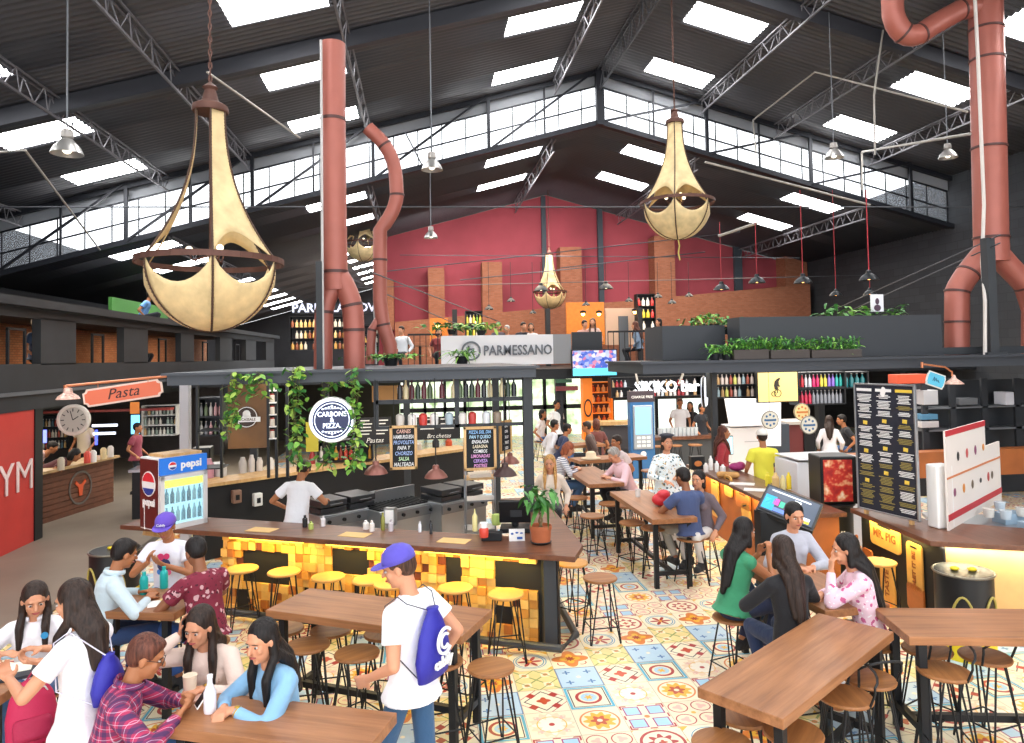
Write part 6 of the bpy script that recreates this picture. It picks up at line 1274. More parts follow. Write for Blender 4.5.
p = G(137, 618, .55); t = thing('tote_bag', 'mustard bag with clear bottles hanging under the young men table', 'bag', (p.x, p.y - .2, .42)); b = MB(); loft(b, [(V((0, 0, z)), rx, ry, Matrix.Identity(3)) for z, rx, ry in ((0, .09, .06), (.04, .13, .08), (.16, .14, .08), (.22, .12, .07))], 16); remesh(b, 'body', M('bag_mustard', '#b8903a', .7, bump=.3, bscale=20), t, .012, 2); b = MB(); b.ell((0, -.05, .17), (.08, .05, .05)); b.build('bottles', M('clear_plastic', '#9fb8cc', .2), t, smooth=2)
# ---- Pasta sign with its copper bracket and lamp, clock
CU = M('copper', '#c9805a', .35, .6)
pc = PY(123, 393, 10.2); t = thing('hanging_sign', 'orange plaque sign reading Pasta on a copper bracket', 'sign', pc); w_, h_ = 1.02, .24
def plaque(w, h): r = .05; return [(x * w / 2, y * h / 2) for x, y in ((-.9, -1), (.9, -1), (.92, -.75), (.96, -.62), (1, -.6), (1, .6), (.96, .62), (.92, .75), (.9, 1), (-.9, 1), (-.92, .75), (-.96, .62), (-1, .6), (-1, -.6), (-.96, -.62), (-.92, -.75))]
Mx = FX((1, 0, .135), (-.135, 0, 1), (0, 0, 0)); b = MB(Mx); b.prism(plaque(w_, h_), -.02, 0); b.build('border', paint('e8cdbd'), t); b = MB(Mx); b.prism(plaque(w_ - .05, h_ - .05), 0, .006); b.build('plaque', paint('e0704e'), t); text('lettering', 'Pasta', .2, paint('3a1c18'), t, Mx @ T(0, .005, .008), .003, shear=.35)
q = lambda x, y: PY(x, y, 10.2) - pc
b = MB(); b.tube([q(170, 376), q(66, 386)], .018, 8); b.tube([q(66, 386), q(66, 392)], .018, 8); b.tube([q(98, 384), q(98, 388)], .006, 5); b.tube([q(148, 379), q(148, 384)], .006, 5); b.box(q(172, 379), (.06, .06, .14)); b.build('bracket', CU, t, smooth=True)
b = MB(); b.lathe([(.02, .12), (.05, .1), (.06, .04), (.12, 0), (.145, -.04), (.14, -.045), (.1, -.01), (0, .03)], 24, Matrix.Translation(q(68, 396))); b.build('lamp_shade', M('mottled_enamel', '#e0b8a8', .35, .2, noise=.4, nscale=30), t, smooth=True); b = MB(); b.cyl(q(66, 385), q(66, 392), .03); b.build('lamp_neck', CU, t)
pc = PY(73, 420, 13.2); t = thing('wall_clock', 'round white station clock hanging in front of the pasta stall', 'clock', pc); Mx = FX((1, 0, 0), (0, 0, 1), (0, 0, 0)); R_ = .27
b = MB(Mx); b.lathe([(0, -.06), (R_, -.06), (R_, 0), (R_ * .85, .01), (R_ * .8, -.005), (0, -.005)], 40); b.build('case', paint('ded9cc', .4), t, smooth=True); b = MB(Mx); b.lathe([(0, .0), (R_ * .78, .0), (R_ * .78, .003), (0, .003)], 32); b.build('dial', paint('b9b8ac'), t)
b = MB(Mx)
for k in range(12): a = k * PI / 6; X = RZ(a); b.box((R_ * .64, 0, .005), (R_ * .2, .014, .004), X)
b.build('numerals', BLK, t); b = MB(Mx); b.beam((0, 0, .009), (.09, .06, .009), .014, .004); b.build('hour_hand', BLK, t); b = MB(Mx); b.beam((0, 0, .012), (-.04, .16, .012), .01, .004); b.build('minute_hand', BLK, t); b = MB(); b.cyl((0, .03, R_), (0, .03, 2.3 - pc.z), .015); b.build('hanger', BLK, t)
# pasta stall counter with planks and a bull-head emblem
q0, q1 = G(30, 475, 1.0), G(120, 455, 1.0); dd_ = (q1 - q0).normalized(); nn_ = V((-dd_.y, dd_.x, 0)); t = thing('stall_counter', 'pasta stall counter of brown planks with an orange bull-head emblem', 'counter', (0, 0, 0))
q0 = q0 - dd_ * .3; b = MB(); b.prism([tuple(p)[:2] for p in (q0, q1, q1 + nn_ * .6, q0 + nn_ * .6)], .95, 1.0); b.build('countertop', wood('pale_counter', '#c9a878', '#a07c50', 1, .7), t)
Lq = (q1 - q0).length
for r in range(9):
    b = MB(FX(dd_, (0, 0, 1), q0 + nn_ * .12 - V((0, 0, 1.0)))); b.bb((0.04, r * .105 + .004, -.04), (Lq - .04, r * .105 + .1, 0)); b.build('plank', wood('counter_plank', '#6e3f28', '#4a2818', 0, .6, .6), t)
b = MB(FX(dd_, (0, 0, 1), q0 + nn_ * .16 - V((0, 0, 1.0)))); b.bb((.02, 0, -.4), (Lq - .02, .95, -.01)); b.build('body', BLK, t)
Mx = FX(dd_, (0, 0, 1), q0 + nn_ * .115 + dd_ * (Lq * .62) - V((0, 0, .5))); b = MB(Mx); b.lathe([(.3, 0), (.34, 0), (.34, .012), (.3, .012), (.3, 0)], 28); b.build('emblem_ring', paint('5c5650'), t); b = MB(Mx); b.prism([(-.04, -.16), (.04, -.16), (.07, .02), (.16, .1), (.13, .15), (.05, .07), (-.05, .07), (-.13, .15), (-.16, .1), (-.07, .02)], 0, .016); b.build('bull_head', paint('d8552a'), t)
for x, y, cl, l in ((66, 470, 'c8b8a0', 'small cream jar on the pasta counter beside the resting person'), (92, 463, 'd84a3a', 'red sauce bottle on the pasta counter'), (98, 462, 'e8e4dc', 'white cup on the pasta counter'), (108, 459, 'd8c090', 'tan canister on the pasta counter end'), (115, 457, 'd8d0c8', 'tall pale canister at the end of the pasta counter')):
    lathe_thing('canister', l, 'container', G(x, y, 1.0) + nn_ * .1, [(0, 0), (.06, 0), (.06, .2), (.03, .24), (0, .24)], paint(cl, .4))
b = MB(); p = PY(95, 430, 18.5)
for x0, y0, x1, y1, cl, es, l in ((92, 424, 117, 427, 'dfe8ff', 3., 'white strip light in the pasta stall, upper'), (93, 432, 115, 435, 'dfe8ff', 3., 'white strip light in the pasta stall, lower'), (42, 430, 46, 443, '7a86ff', 2., 'violet upright light strip in the pasta stall'), (131, 415, 139, 434, '6fc8ff', 1.8, 'pale blue lit panel beside the red-shirted worker'), (95, 430, 97, 445, '4a5cff', 2., 'blue upright light strip near the chef')):
    b = MB(); pbox(b, x0, y0, x1, y1, 18.5, .04); tag(b.build('light_panel', glow(cl, es)), l, 'light')
b = MB(); pbox(b, 32, 408, 170, 414, 18.9, .3); tag(b.build('red_valance', paint('8a3028')), 'dark red valance across the stall behind the Pasta sign', 'valance')
b = MB(); pbox(b, 130, 402, 139, 414, 14., .02); tag(b.build('paper_bag', paint('e88a3a')), 'orange paper hung behind the Pasta sign', 'poster')
shelf_rack('cluttered shelf with cans at the back of the pasta stall', 30, 416, 68, 450, 20, 3, 12, ['b84a3a', 'd8d0c0', '5a7a8a', 'c8a060'], 'can on the pasta stall back shelf', 'cans in the pasta stall', seed=8)
shelf_rack('white kitchen shelf with goods behind the red-shirted worker', 142, 405, 176, 436, 20.5, 3, 9, ['d8d4cc', '9fb0a8', 'c8a878', '7a8a80'], 'pot on the white kitchen shelf', 'pots on the white kitchen shelf', seed=9, frame=WHT)
p0 = G(134, 470, .95); t = thing('kitchen_counter', 'steel kitchen counter with trays in the gap left of the island', 'counter', (p0.x, p0.y, 0), .1); b = MB(); b.bb((-.1, 0, .9), (1.5, .6, .95)); b.build('countertop', CHR, t); b = MB(); b.bb((-.05, .05, 0), (1.45, .55, .9)); b.build('body', BLK, t); b = MB(); b.bb((1.0, .1, .95), (1.35, .5, 1.3)); b.build('coffee_machine', M('machine_black', '#202224', .3, .5), t, bev=.02)
b = MB(); p = PY(184, 430, 12.3); b.bb((p.x - .07, 12.3, 0), (p.x + .07, 12.45, 2.7)); tag(b.build('white_post', paint('b8b8bc')), 'pale square post behind the drinks cooler', 'post')
# ---- ivy hanging on the island kiosk
def ivy(label, px, y0, y1, Y, n, wpx=8, big=.085):
    p = PY(px, y0, Y); q_ = PY(px, y1, Y); t = thing('hanging_ivy', label, 'plant', (p.x, Y, p.z)); L = p.z - q_.z; W_ = wpx / 710 * Y
    b = MB()
    for k in range(3): b.tube([V((W_ * .4 * math.sin(k * 2 + i * .9), .02 * math.cos(i + k), -L * i / 8)) for i in range(9)], .004, 5)
    b.build('stem', paint('5a5a30', .8), t); foliage(t, 'foliage', [V((random.gauss(0, W_ * .5), random.gauss(0, .04), -L * random.random())) for _ in range(n)], big, big * .75, [LEAF['mid'], LEAF['light'], LEAF['dark'], LEAF['lime']], -.3, .3)
for a in (('ivy trailing over the brown panel at the left of the kiosk', 234, 372, 430, 8.85, 60, 7), ('ivy spreading along the roof edge right of the coffee logo', 256, 372, 398, 8.9, 45, 20), ('dense ivy column just left of the round lit sign', 296, 366, 466, 8.9, 150, 8), ('ivy hanging behind and below the round lit sign', 327, 372, 470, 9.15, 110, 12), ('ivy column draped along the right side of the round lit sign', 355, 366, 470, 8.8, 130, 9), ('ivy strand low on the left end of the shelves', 228, 395, 440, 8.95, 30, 5)): ivy(*a)
# ---- planters
def planter(label, x0, x1, ytop, Y, zb, n, L, mats, h=.16, up=1.4, tall=.22, w=.03):
    a = PY(x0, ytop, Y); c = PY(x1, ytop, Y); t = thing('planter_box', label, 'planter', ((a.x + c.x) / 2, Y + .12, zb)); Lx = c.x - a.x; h = max(.08, a.z - zb)
    b = MB(); b.bb((-Lx / 2, -.12, 0), (Lx / 2, .12, h)); b.build('box', M('planter_brown', '#4a423e', .7), t, bev=.008)
    foliage(t, 'foliage', [V((random.uniform(-Lx / 2, Lx / 2), random.gauss(0, .06), h + random.random() ** 1.5 * tall)) for _ in range(n)], L, w, mats, up, .5)
FR = [LEAF['fern'], LEAF['mid'], LEAF['light']]
for x0, x1, l in ((734, 769, 'left planter of ferny plants on the right kiosk roof'), (771, 810, 'middle planter of ferny plants on the right kiosk roof'), (812, 862, 'right planter of ferny plants on the right kiosk roof')): planter(l, x0, x1, 350, 11.25, 2.862, 240, .17, FR, tall=.16)
for x, l in ((716, 'round pot of ferns left of the roof planters'), (728, 'second round pot of ferns beside the first')):
    p = PY(x, 352, 11.3); t = thing('potted_fern', l, 'plant', (p.x, 11.35, 2.862)); b = MB(); b.lathe([(0, 0), (.07, 0), (.09, .1), (.08, .1), (0, .09)], 16); b.build('pot', BLK, t, smooth=True); foliage(t, 'foliage', [V((random.gauss(0, .05), random.gauss(0, .05), .1 + random.random() * .12)) for _ in range(80)], .17, .03, FR, 1.2, .6)
def bigplant(label, x, y, Y, z, n, L, w, mats=FR, spread=.15, hh=.2): 
    p = PY(x, y, Y); t = thing('leafy_plant', label, 'plant', (p.x, Y, z)); b = MB(); b.lathe([(0, 0), (.1, 0), (.13, .14), (0, .13)], 14); b.build('pot', BLK, t, smooth=True); foliage(t, 'foliage', [V((random.gauss(0, spread), random.gauss(0, spread * .5), .12 + random.random() * hh)) for _ in range(n)], L, w, mats, .9, .6)
zt_ = pl[1].z + .02
bigplant('yucca-like plant rising behind the black parapet, under the faint lamp', 832, 300, 12.3, zt_ - .15, 30, .34, .07); bigplant('broad-leaved plant behind the parapet left of the tall duct', 868, 305, 12.3, zt_ - .15, 26, .3, .08, [LEAF['light'], LEAF['mid']]); bigplant('palm sprig behind the parapet next to the small poster', 896, 302, 12.3, zt_ - .15, 24, .34, .06)
bigplant('low dark plant at the left end of the black parapet', 697, 315, 12.9, pl[0].z - .12, 40, .22, .05); bigplant('leafy plant by the step of the black parapet', 726, 310, 13.0, pl[0].z - .15, 34, .25, .06); bigplant('tufts of green behind the step of the parapet', 712, 308, 12.8, pl[0].z - .1, 30, .2, .05)
bigplant('spiky pale plant in front of the planter sign emblem', 462, 360, 13.3, 2.87, 70, .3, .03, [LEAF['light'], LEAF['fern']], .12, .1); bigplant('low green bush on the island kiosk roof right of the ducts', 391, 362, 12.2, 2.87, 120, .12, .05, FR, .22, .06)
bigplant('trailing foliage on the left of the planter sign', 452, 330, 19.1, 3.6, 80, .25, .09, [LEAF['dark'], LEAF['mid']], .35, .15); bigplant('foliage beside the yellow flowers on the mezzanine', 481, 322, 19.04, 3.56, 60, .25, .09, [LEAF['mid'], LEAF['lime']], .3, .2)
b = MB(); p = PY(884, 310, 12.0); b.bb((p.x - .15, 12.15, p.z - .02), (p.x + .1, 12.17, p.z + .3)); o = tag(b.build('poster', paint('e8e8ec')), 'small white poster with a portrait above the black parapet', 'poster'); b = MB(); b.ell((p.x - .03, 12.14, p.z + .17), (.04, .005, .06)); b.ell((p.x - .03, 12.14, p.z + .05), (.07, .005, .06)); b.build('portrait', paint('503848'), o)
# ---- trash bins
def trash(label, p, r=.3, h=.85):
    t = thing('trash_bin', label, 'trash bin', p); b = MB(); b.lathe([(0, 0), (r, 0), (r, h * .42), (r, h * .42)], 32); b.build('yellow_base', M('bin_yellow', '#e8cc1e', .4), t, smooth=True)
    b = MB(); b.lathe([(r * .98, h * .42), (r * .98, h), (r * .94, h + .01), (0, h)], 32); b.build('black_shell', M('bin_black', '#17181a', .4), t, smooth=True); b = MB(); b.tube([(r * math.cos(a) * 1.01, r * math.sin(a) * 1.01, h) for a in [2 * PI * k / 32 for k in range(32)]], .012, 6, closed=True); b.build('rim', paint('7a7468', .3, .6), t, smooth=2)
    for q in (-2.3, -1.2):
        b = MB(); pts = [(r * 1.01 * math.cos(q + u), r * 1.01 * math.sin(q + u), h * .42 + .28 * math.sin(PI * k / 10) ** .6) for k, u in [(k, -.42 + .84 * k / 10) for k in range(11)]]; b.tube(pts, .012, 6); b.build('opening_rim', paint('b0a050', .4), t, smooth=2)
    for x, y in ((-.06, .04), (.08, -.02)): b = MB(); b.ell((x, y, h + .02), (.045, .035, .02)); b.build('yellow_cover', M('bin_yellow', '#e8cc1e', .4), t, smooth=2)
p = G(963, 569, .82); trash('round black and yellow bin in front of the right pale counter', (p.x, p.y, 0), .26, .8); p = G(115, 550, .75); trash('black and yellow bin behind the young men under the bar end', (p.x, p.y, 0), .28, .75)
# ================================================================ RIGHT KIOSK CONTENTS AND THE REAR BARS
# black menu board standing on the counter
a, b1, c, d_ = at(858, 512, 1.02), at(920, 522, 1.02), None, None
p0 = G(859, 507, 1.06); p1 = G(919, 521, 1.06); dr_ = (p1 - p0); dr_.z = 0; wB = dr_.length; nB = V((-dr_.y, dr_.x, 0)).normalized()
hB = PP(890, 385, p0, nB).z - 1.06
t = thing('menu_board', 'tall black three-column menu board in a steel frame on the right counter', 'menu board', (p0.x, p0.y, 1.0)); Mx = FX(dr_, (0, 0, 1), (0, 0, .06))
b = MB(Mx); b.bb((0, 0, -.02), (wB, hB, 0)); b.build('board', M('board_navy', '#202431', .5), t)
b = MB(Mx); [b.bb(u, v) for u, v in (((-.012, -.012, -.025), (.008, hB + .012, .012)), ((wB - .008, -.012, -.025), (wB + .012, hB + .012, .012)), ((-.012, -.012, -.025), (wB + .012, .008, .012)), ((-.012, hB - .008, -.025), (wB + .012, hB + .012, .012)))]; b.build('frame', CHR, t, bev=.003)
for x in (.1, wB - .1): b = MB(Mx); b.bb((x - .02, -.06, -.03), (x + .02, 0, .01)); b.build('foot', PALE, t)
rnd = random.Random(11); cw = wB / 3
mw, mo, mg = MB(Mx), MB(Mx), MB(Mx)
for col in range(3):
    x0 = cw * col + cw * .1; x1 = cw * (col + 1) - cw * .1; y = hB - .05; (mw if col < 2 else mg).bb((x0, y - .035, 0), (x1, y, .003)); y -= .07; k = 0
    while y > .06:
        tgt = mo if (y < hB * .42 and col < 2) or (col == 2 and k % 2) else mw
        for _ in range(rnd.randint(3, 6)):
            ww = (x1 - x0) * rnd.uniform(.55, 1); m_x = (x0 + x1) / 2; tgt.bb((m_x - ww / 2, y - .009, 0), (m_x + ww / 2, y, .003)); y -= .017
            if y < .05: break
        y -= .02; k += 1
        if k % 3 == 0 and y > .15: mg.k = 0; mg.add([(v[0], v[1], v[2]) for v in ((m_x - .03, y - .05, .001), (m_x + .03, y - .055, .001), (m_x + .035, y - .01, .001), (m_x - .028, y - .005, .001), (m_x, y - .03, .008))], [(0, 1, 4), (1, 2, 4), (2, 3, 4), (3, 0, 4)]); y -= .075
mw.build('white_print', WHT, t); mo.build('olive_print', paint('9a8a48'), t); mg.build('yellow_print', paint('e8c84a'), t)
bb_ = MB(Mx); cx_ = wB / 2; bb_.prism([(cx_ + .035 * math.cos(q) * (1 + .25 * math.sin(2 * q)), hB - .085 + .06 * math.sin(q)) for q in [2 * PI * k / 16 for k in range(16)]], .001, .006); bb_.build('pig_logo', WHT, t)
# white box and sneeze-guard board
p = G(942, 527, 1.0); t = thing('white_box', 'white upright box on the counter right of the menu board', 'box', p, .1); b = MB(); b.bb((-.12, -.08, 0), (.1, .08, .70)); b.build('case', WHT, t, bev=.02)
v0 = G(949, 531, 1.0); v1 = G(1040, 478, 1.0) 
dS = (v1 - v0).normalized(); nS = V((-dS.y, dS.x, 0)); hl = PP(949, 432, v0, nS).z - 1.0; LS = 2.2
t = thing('display_board', 'slanting white board edged in red with food pictures behind the counter', 'board', (v0.x, v0.y, 1.0)); Mx = FX(dS, (0, 0, 1), (0, 0, 0))
b = MB(Mx); b.prism([(0, 0), (LS, 0), (LS, hl * .72), (1.55, hl * .72), (1.55, hl * 1.02), (0, hl * 1.02)], -.02, 0); b.build('panel', paint('e6dcd4', .4), t); b = MB(Mx); b.prism([(0, hl * .96), (1.55, hl * .96), (1.55, hl * 1.02), (0, hl * 1.02)], 0, .006); b.bb((0, .1, 0), (LS, .17, .006)); b.build('red_edge', paint('b83038'), t)
b = MB(Mx); b.bb((.0, hl * .52, 0), (LS, hl * .54, .006)); b.build('orange_rule', paint('c87848'), t)
rnd = random.Random(5); cols = ['8a4a6a', '3a3a3a', 'd88a3a', 'b84a4a', '6a5a48']
for i in range(10): x = .25 + .17 * i; y_ = (hl * .72 if i % 2 and x < 1.5 else hl * .36); b = MB(Mx); b.ell((x, y_, .004), (.045, .03 + .03 * rnd.random(), .004)); b.build('food_picture', paint(cols[i % 5]), t, smooth=2)
for i, (x, y) in enumerate(((989, 517), (1006, 519), (1022, 516), (1000, 510))):
    lathe_thing('plastic_tub', 'clear plastic tub with pale contents on the right counter', 'container', G(x, y, 1.0), [(0, 0), (.05, 0), (.06, .08), (.062, .1), (0, .1)], paint(('d8d4cc', 'c8d4dc')[i % 2], .2), 'clear tubs on the right counter')
# drinks dispenser with picture panel
p = G(835, 518, .82); t = thing('drink_dispenser', 'black drink dispenser with a red picture panel on a barrel-like stand', 'dispenser', (p.x + .1, p.y + .25, 0), math.radians(-8)); zb_ = .98
b = MB(); b.lathe([(0, 0), (.26, 0), (.27, zb_ - .03), (.3, zb_ - .02), (.3, zb_), (0, zb_)], 28); b.build('barrel', M('bin_black', '#17181a', .4), t, smooth=True)
b = MB(); b.bb((-.2, -.2, zb_), (.28, .22, zb_ + .62)); b.build('case', M('machine_black', '#202224', .3, .5), t, bev=.02); m_, tt = newmat('picture_red'); tc = tt.n('ShaderNodeTexCoord').outputs['Object']; nz = tt.n('ShaderNodeTexNoise', {'Vector': tc, 'Scale': 9., 'Detail': 2.}); tt.t.links.new(ramp(tt, nz.outputs[0], [(.35, 'a01818'), (.5, 'c83020'), (.6, 'e8a070'), (.72, 'f4e4c8')]), tt.b.inputs['Base Color'])
b = MB(); b.bb((-.17, -.215, zb_ + .04), (.2, -.2, zb_ + .58)); b.build('picture_panel', m_, t)
text('chalk_marks', '#\nI <3', .12, WHT, t, FX((1, 0, 0), (0, 0, 1), (.02, -.275, .55)), .003, bold=.004)
# touch-screen table monitor
s0, s1, s2 = G(762, 540, 1.0), G(846, 545, 1.0), None
pA, pB, pC = PY(768, 487, 7.6), PY(823, 508, 7.2), PY(812, 535, 6.95); t = thing('touch_display', 'large tilted screen of blue and pink tiles behind the smiling woman', 'display', (0, 0, 0))
pD = pA + (pC - pB); b = MB(); b.sheet(pD, pC, pB, pA, .05); b.build('housing', M('register_black', '#1a1b1e', .35), t); n_ = (pC - pD).cross(pA - pD).normalized()
f = lambda u, v: pD + (pC - pD) * u + (pA - pD) * v + n_ * .056
b = MB(); b.sheet(f(.04, .08), f(.96, .08), f(.96, .92), f(.04, .92), .004); b.build('screen', M('screen_grey', '#4a5464', .2, emit='#4a5464', es=.4), t)
for i, (u, v, w, h, c) in enumerate(((.06, .12, .2, .5, '2a9ac8'), (.08, .3, .1, .2, '4fb8d8'), (.22, .35, .1, .22, 'd84a9a'), (.34, .33, .08, .2, '3ab088'), (.44, .3, .1, .22, 'd84a9a'), (.2, .14, .3, .12, '5a78d8'), (.6, .2, .3, .1, 'd8dce8'), (.12, .8, .7, .04, 'e8ecf4'), (.55, .62, .12, .12, 'e8f0f4'), (.82, .12, .08, .1, 'e0c83a'))):
    b = MB(); q = lambda a, c_: f(a, c_) + n_ * .005; b.sheet(q(u, v), q(u + w, v), q(u + w, v + h), q(u, v + h), .003); b.build('screen_tile', glow(c, .7), t)
b = MB(); q = (pC + pD) / 2; b.bb((q.x - .2, q.y + .1, 0), (q.x + .2, q.y + .25, q.z + .1)); b.build('stand', BLK, t)
# items on the rear right counter
F_ = lambda u, v: V((f0 + fe * u + fn * v).to_tuple()[:2] + (1.0,))
def cnt(px, py): return G(px, py, 1.0)
for x, y, h_, r, cl, l in ((711, 470, .24, .035, 'f0eeea', 'tall white squeeze bottle at the far end of the right counter'), (717, 472, .18, .035, 'f4f2f0', 'white cup stack right of the tall squeeze bottle'), (706, 472, .15, .04, 'e8e4e0', 'white tub left of the tall squeeze bottle'), (723, 473, .14, .045, 'ecebe8', 'white jug beside the bread'), (768, 486, .2, .04, 'e8d83a', 'yellow squeeze bottle left of the tan canisters'), (776, 491, .26, .05, 'd8b478', 'tan canister in front of the yellow shirt'), (783, 491, .22, .04, 'e0d090', 'pale canister right of the tan one'), (789, 489, .24, .035, 'e8cc2a', 'yellow tube container at the right of the canisters')):
    lathe_thing('counter_container', l, 'container', cnt(x, y), [(0, 0), (r, 0), (r, h_ * .75), (r * .55, h_ * .85), (r * .4, h_), (0, h_)], paint(cl, .4))
t = thing('bread_loaf', 'tan paper-wrapped bread lying on the right counter', 'bread', cnt(728, 478), -.5); b = MB(); b.cap((-.13, 0, .05), (.13, 0, .05), .05); b.build('loaf', paint('c8965a', .8), t, smooth=2)
t = thing('magenta_bag', 'magenta and black bag on the right counter by the monitor', 'bag', cnt(737, 471), -.4); b = MB(); b.ell((0, 0, .07), (.14, .1, .07)); b.ell((.06, 0, .1), (.08, .07, .06)); remesh(b, 'body', M('magenta', '#9a2a6a', .6, bump=.5), t, .015, 2)
for x, y, l in ((742, 484, 'white papers on the right counter near the bread'), (757, 490, 'white clipboard on the right counter beside the yellow shirt')): sheet(l, cnt(x, y), .36, .22, -.5, paint('e4e0dc'))
t = thing('monitor', 'back-lit white monitor at the far end of the right counter', 'monitor', cnt(724, 463), math.radians(15)); b = MB(); b.bb((-.2, -.02, .14), (.2, .02, .48)); b.cyl((0, .02, 0), (0, .02, .2), .03); b.bb((-.1, -.06, 0), (.1, .1, .015)); b.build('housing', BLK, t, bev=.006); b = MB(); b.bb((-.185, -.026, .155), (.185, -.02, .465)); b.build('screen', glow('b8e0e8', .9), t)
t = thing('small_picture_box', 'small black box with a burger picture at the far counter end', 'box', cnt(697, 469)); b = MB(); b.bb((-.12, -.06, 0), (.12, .06, .22)); b.build('case', BLK, t); b = MB(); b.ell((0, -.062, .1), (.07, .004, .05)); b.build('picture', paint('c8783a'), t, smooth=2)
# white range hood and white equipment wall behind the worker
t = thing('range_hood', 'large white hood and cabinet in the centre of the right kiosk', 'hood', (0, 0, 0)); YW = 14.6
def pb(nm, x0, y0, x1, y1, Y, mt, d=.3, par=None, bev=0.): b = MB(); pbox(b, x0, y0, x1, y1, Y, d); return b.build(nm, mt, par, bev=bev)
a1 = [PY(x, y, YW) for x, y in ((734, 400), (781, 400), (781, 446), (742, 446))]
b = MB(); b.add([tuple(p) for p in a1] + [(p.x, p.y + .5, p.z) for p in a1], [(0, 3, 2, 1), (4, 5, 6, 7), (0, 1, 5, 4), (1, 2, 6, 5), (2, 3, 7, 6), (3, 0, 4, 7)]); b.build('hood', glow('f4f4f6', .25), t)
pb('cabinet', 732, 427, 766, 482, YW - .3, paint('f0eeee'), .5, t); pb('drawer_line', 745, 441, 760, 442, YW - .32, paint('a8a4a4'), .02, t); pb('shelf_edge', 731, 425, 768, 427, YW - .35, paint('c8c4c4'), .5, t)
t = thing('refrigerator', 'dark maroon and black fridge cabinet right of the worker', 'fridge', (0, 0, 0)); pb('side', 789, 424, 806, 489, 15.5, paint('6a2c2c'), .6, t); pb('front', 806, 424, 815, 489, 15.45, BLK, .6, t); pb('top', 788, 421, 816, 425, 15.4, paint('b0a8a0'), .7, t)
lit = thing('back_machine', 'tall dark appliance beside the white hood', 'appliance', (0, 0, 0)); pb('case', 766, 424, 789, 491, 15.2, M('machine_blue', '#39424c', .4), .4, lit)
# yellow square sign with bicycle silhouette
t = thing('square_sign', 'yellow square sign with a black bear riding a bicycle', 'sign', (0, 0, 0)); YS_ = 13.0; pb('panel', 759, 372, 797, 402, YS_, M('sign_yellow', '#e9cf7c', .4, emit='#e9cf7c', es=.5), .06, t); pb('frame', 758, 371, 798, 403, YS_ + .02, BLK, .08, t)
o = PY(777, 387, YS_ - .01); Mx = FX((1, 0, 0), (0, 0, 1), o); b = MB(Mx); b.prism([(x * .0155, y * .0155) for x, y in ((-3, -3), (-4, 2), (-3, 7), (0, 10), (3, 11.5), (4.5, 11), (3.5, 9), (2, 7), (2.4, 3), (4, 1), (3, 0), (.5, 1), (0, -3))], 0, .01); b.tube([(.01 + .07 * math.cos(q), -.12 + .07 * math.sin(q), .005) for q in [2 * PI * k / 16 for k in range(16)]], .007, 5, closed=True); b.tube([(-.07 + .045 * math.cos(q), -.13 + .045 * math.sin(q), .005) for q in [2 * PI * k / 16 for k in range(16)]], .007, 5, closed=True); b.beam((0, -.12, .005), (.02, 0, .005), .012, .008); b.build('silhouette', paint('2a2018'), t)
# bottle shelves left and right of the sign
CB = ['c82838', 'c82838', 'd8d4dc', 'd8d4dc', 'd82a6a', 'd82a6a', 'd8cc4a', 'd8cc4a', '8a6ac8', '8a6ac8', '2aa8a0', '2aa8a0']
shelf_rack('open shelf of coloured bottles right of the yellow sign', 799, 372, 845, 388, 13.2, 1, 12, lambda r, i: CB[i], 'coloured bottle in the row right of the yellow sign', 'coloured bottles right of the yellow sign', fill=1, hh=.85)
shelf_rack('lower shelf of pink and clear bottles right of the yellow sign', 799, 388, 845, 405, 13.2, 1, 12, lambda r, i: 'c83050' if i < 4 else '8a8c94', 'bottle on the lower shelf right of the yellow sign', 'bottles on the lower shelf by the yellow sign', fill=1, hh=.85)
shelf_rack('shelf of teal containers left of the black menu board', 846, 372, 868, 388, 13.3, 1, 4, ['1a6a70'], 'teal container on the shelf', 'teal containers', fill=1, hh=.9)
shelf_rack('glass shelves of jars left of the yellow sign', 714, 372, 756, 398, 13.4, 2, 10, ['c8b8b0', '8aa0a8', 'b08a5a', 'c8c86a', '9a4a3a'], 'jar on the glass shelves left of the yellow sign', 'jars left of the yellow sign', seed=12, fill=.95, hh=.8)
for x, y, Y, l in ((770, 420, 12.2, 'round white hanging sign with blue writing, leftmost of the three'), (802, 412, 12.6, 'round cream hanging sign behind the other two'), (809, 425, 12.0, 'round white hanging sign, lowest and nearest of the three')):
    p = PY(x, y, Y); t = thing('round_hanging_sign', l, 'sign', p); r = .155; Mx = FX((1, 0, 0), (0, 0, 1), (0, 0, 0)); b = MB(Mx); b.lathe([(0, -.03), (r, -.03), (r, .01), (0, .01)], 28); b.build('disc', paint('e6e0d0' if x != 802 else 'e8cc90'), t, smooth=True)
    b = MB(Mx); b.tube([(r * math.cos(q), r * math.sin(q), 0) for q in [2 * PI * k / 28 for k in range(28)]], .012, 6, closed=True); b.build('rim', paint('8a8478', .4, .5), t, smooth=2); b = MB(Mx)
    for k in range(8): q = 2 * PI * k / 8; b.ell((.095 * math.cos(q), .095 * math.sin(q), .012), (.022, .022, .004), n=8, m=4)
    b.bb((-.08, -.02, .01), (.08, .015, .016)); b.build('print', paint('3a6a98' if x != 802 else 'c87838'), t); b = MB(); b.cyl((0, .01, r), (0, .01, 2.66 - p.z), .004, n=5); b.build('wire', BLK, t)
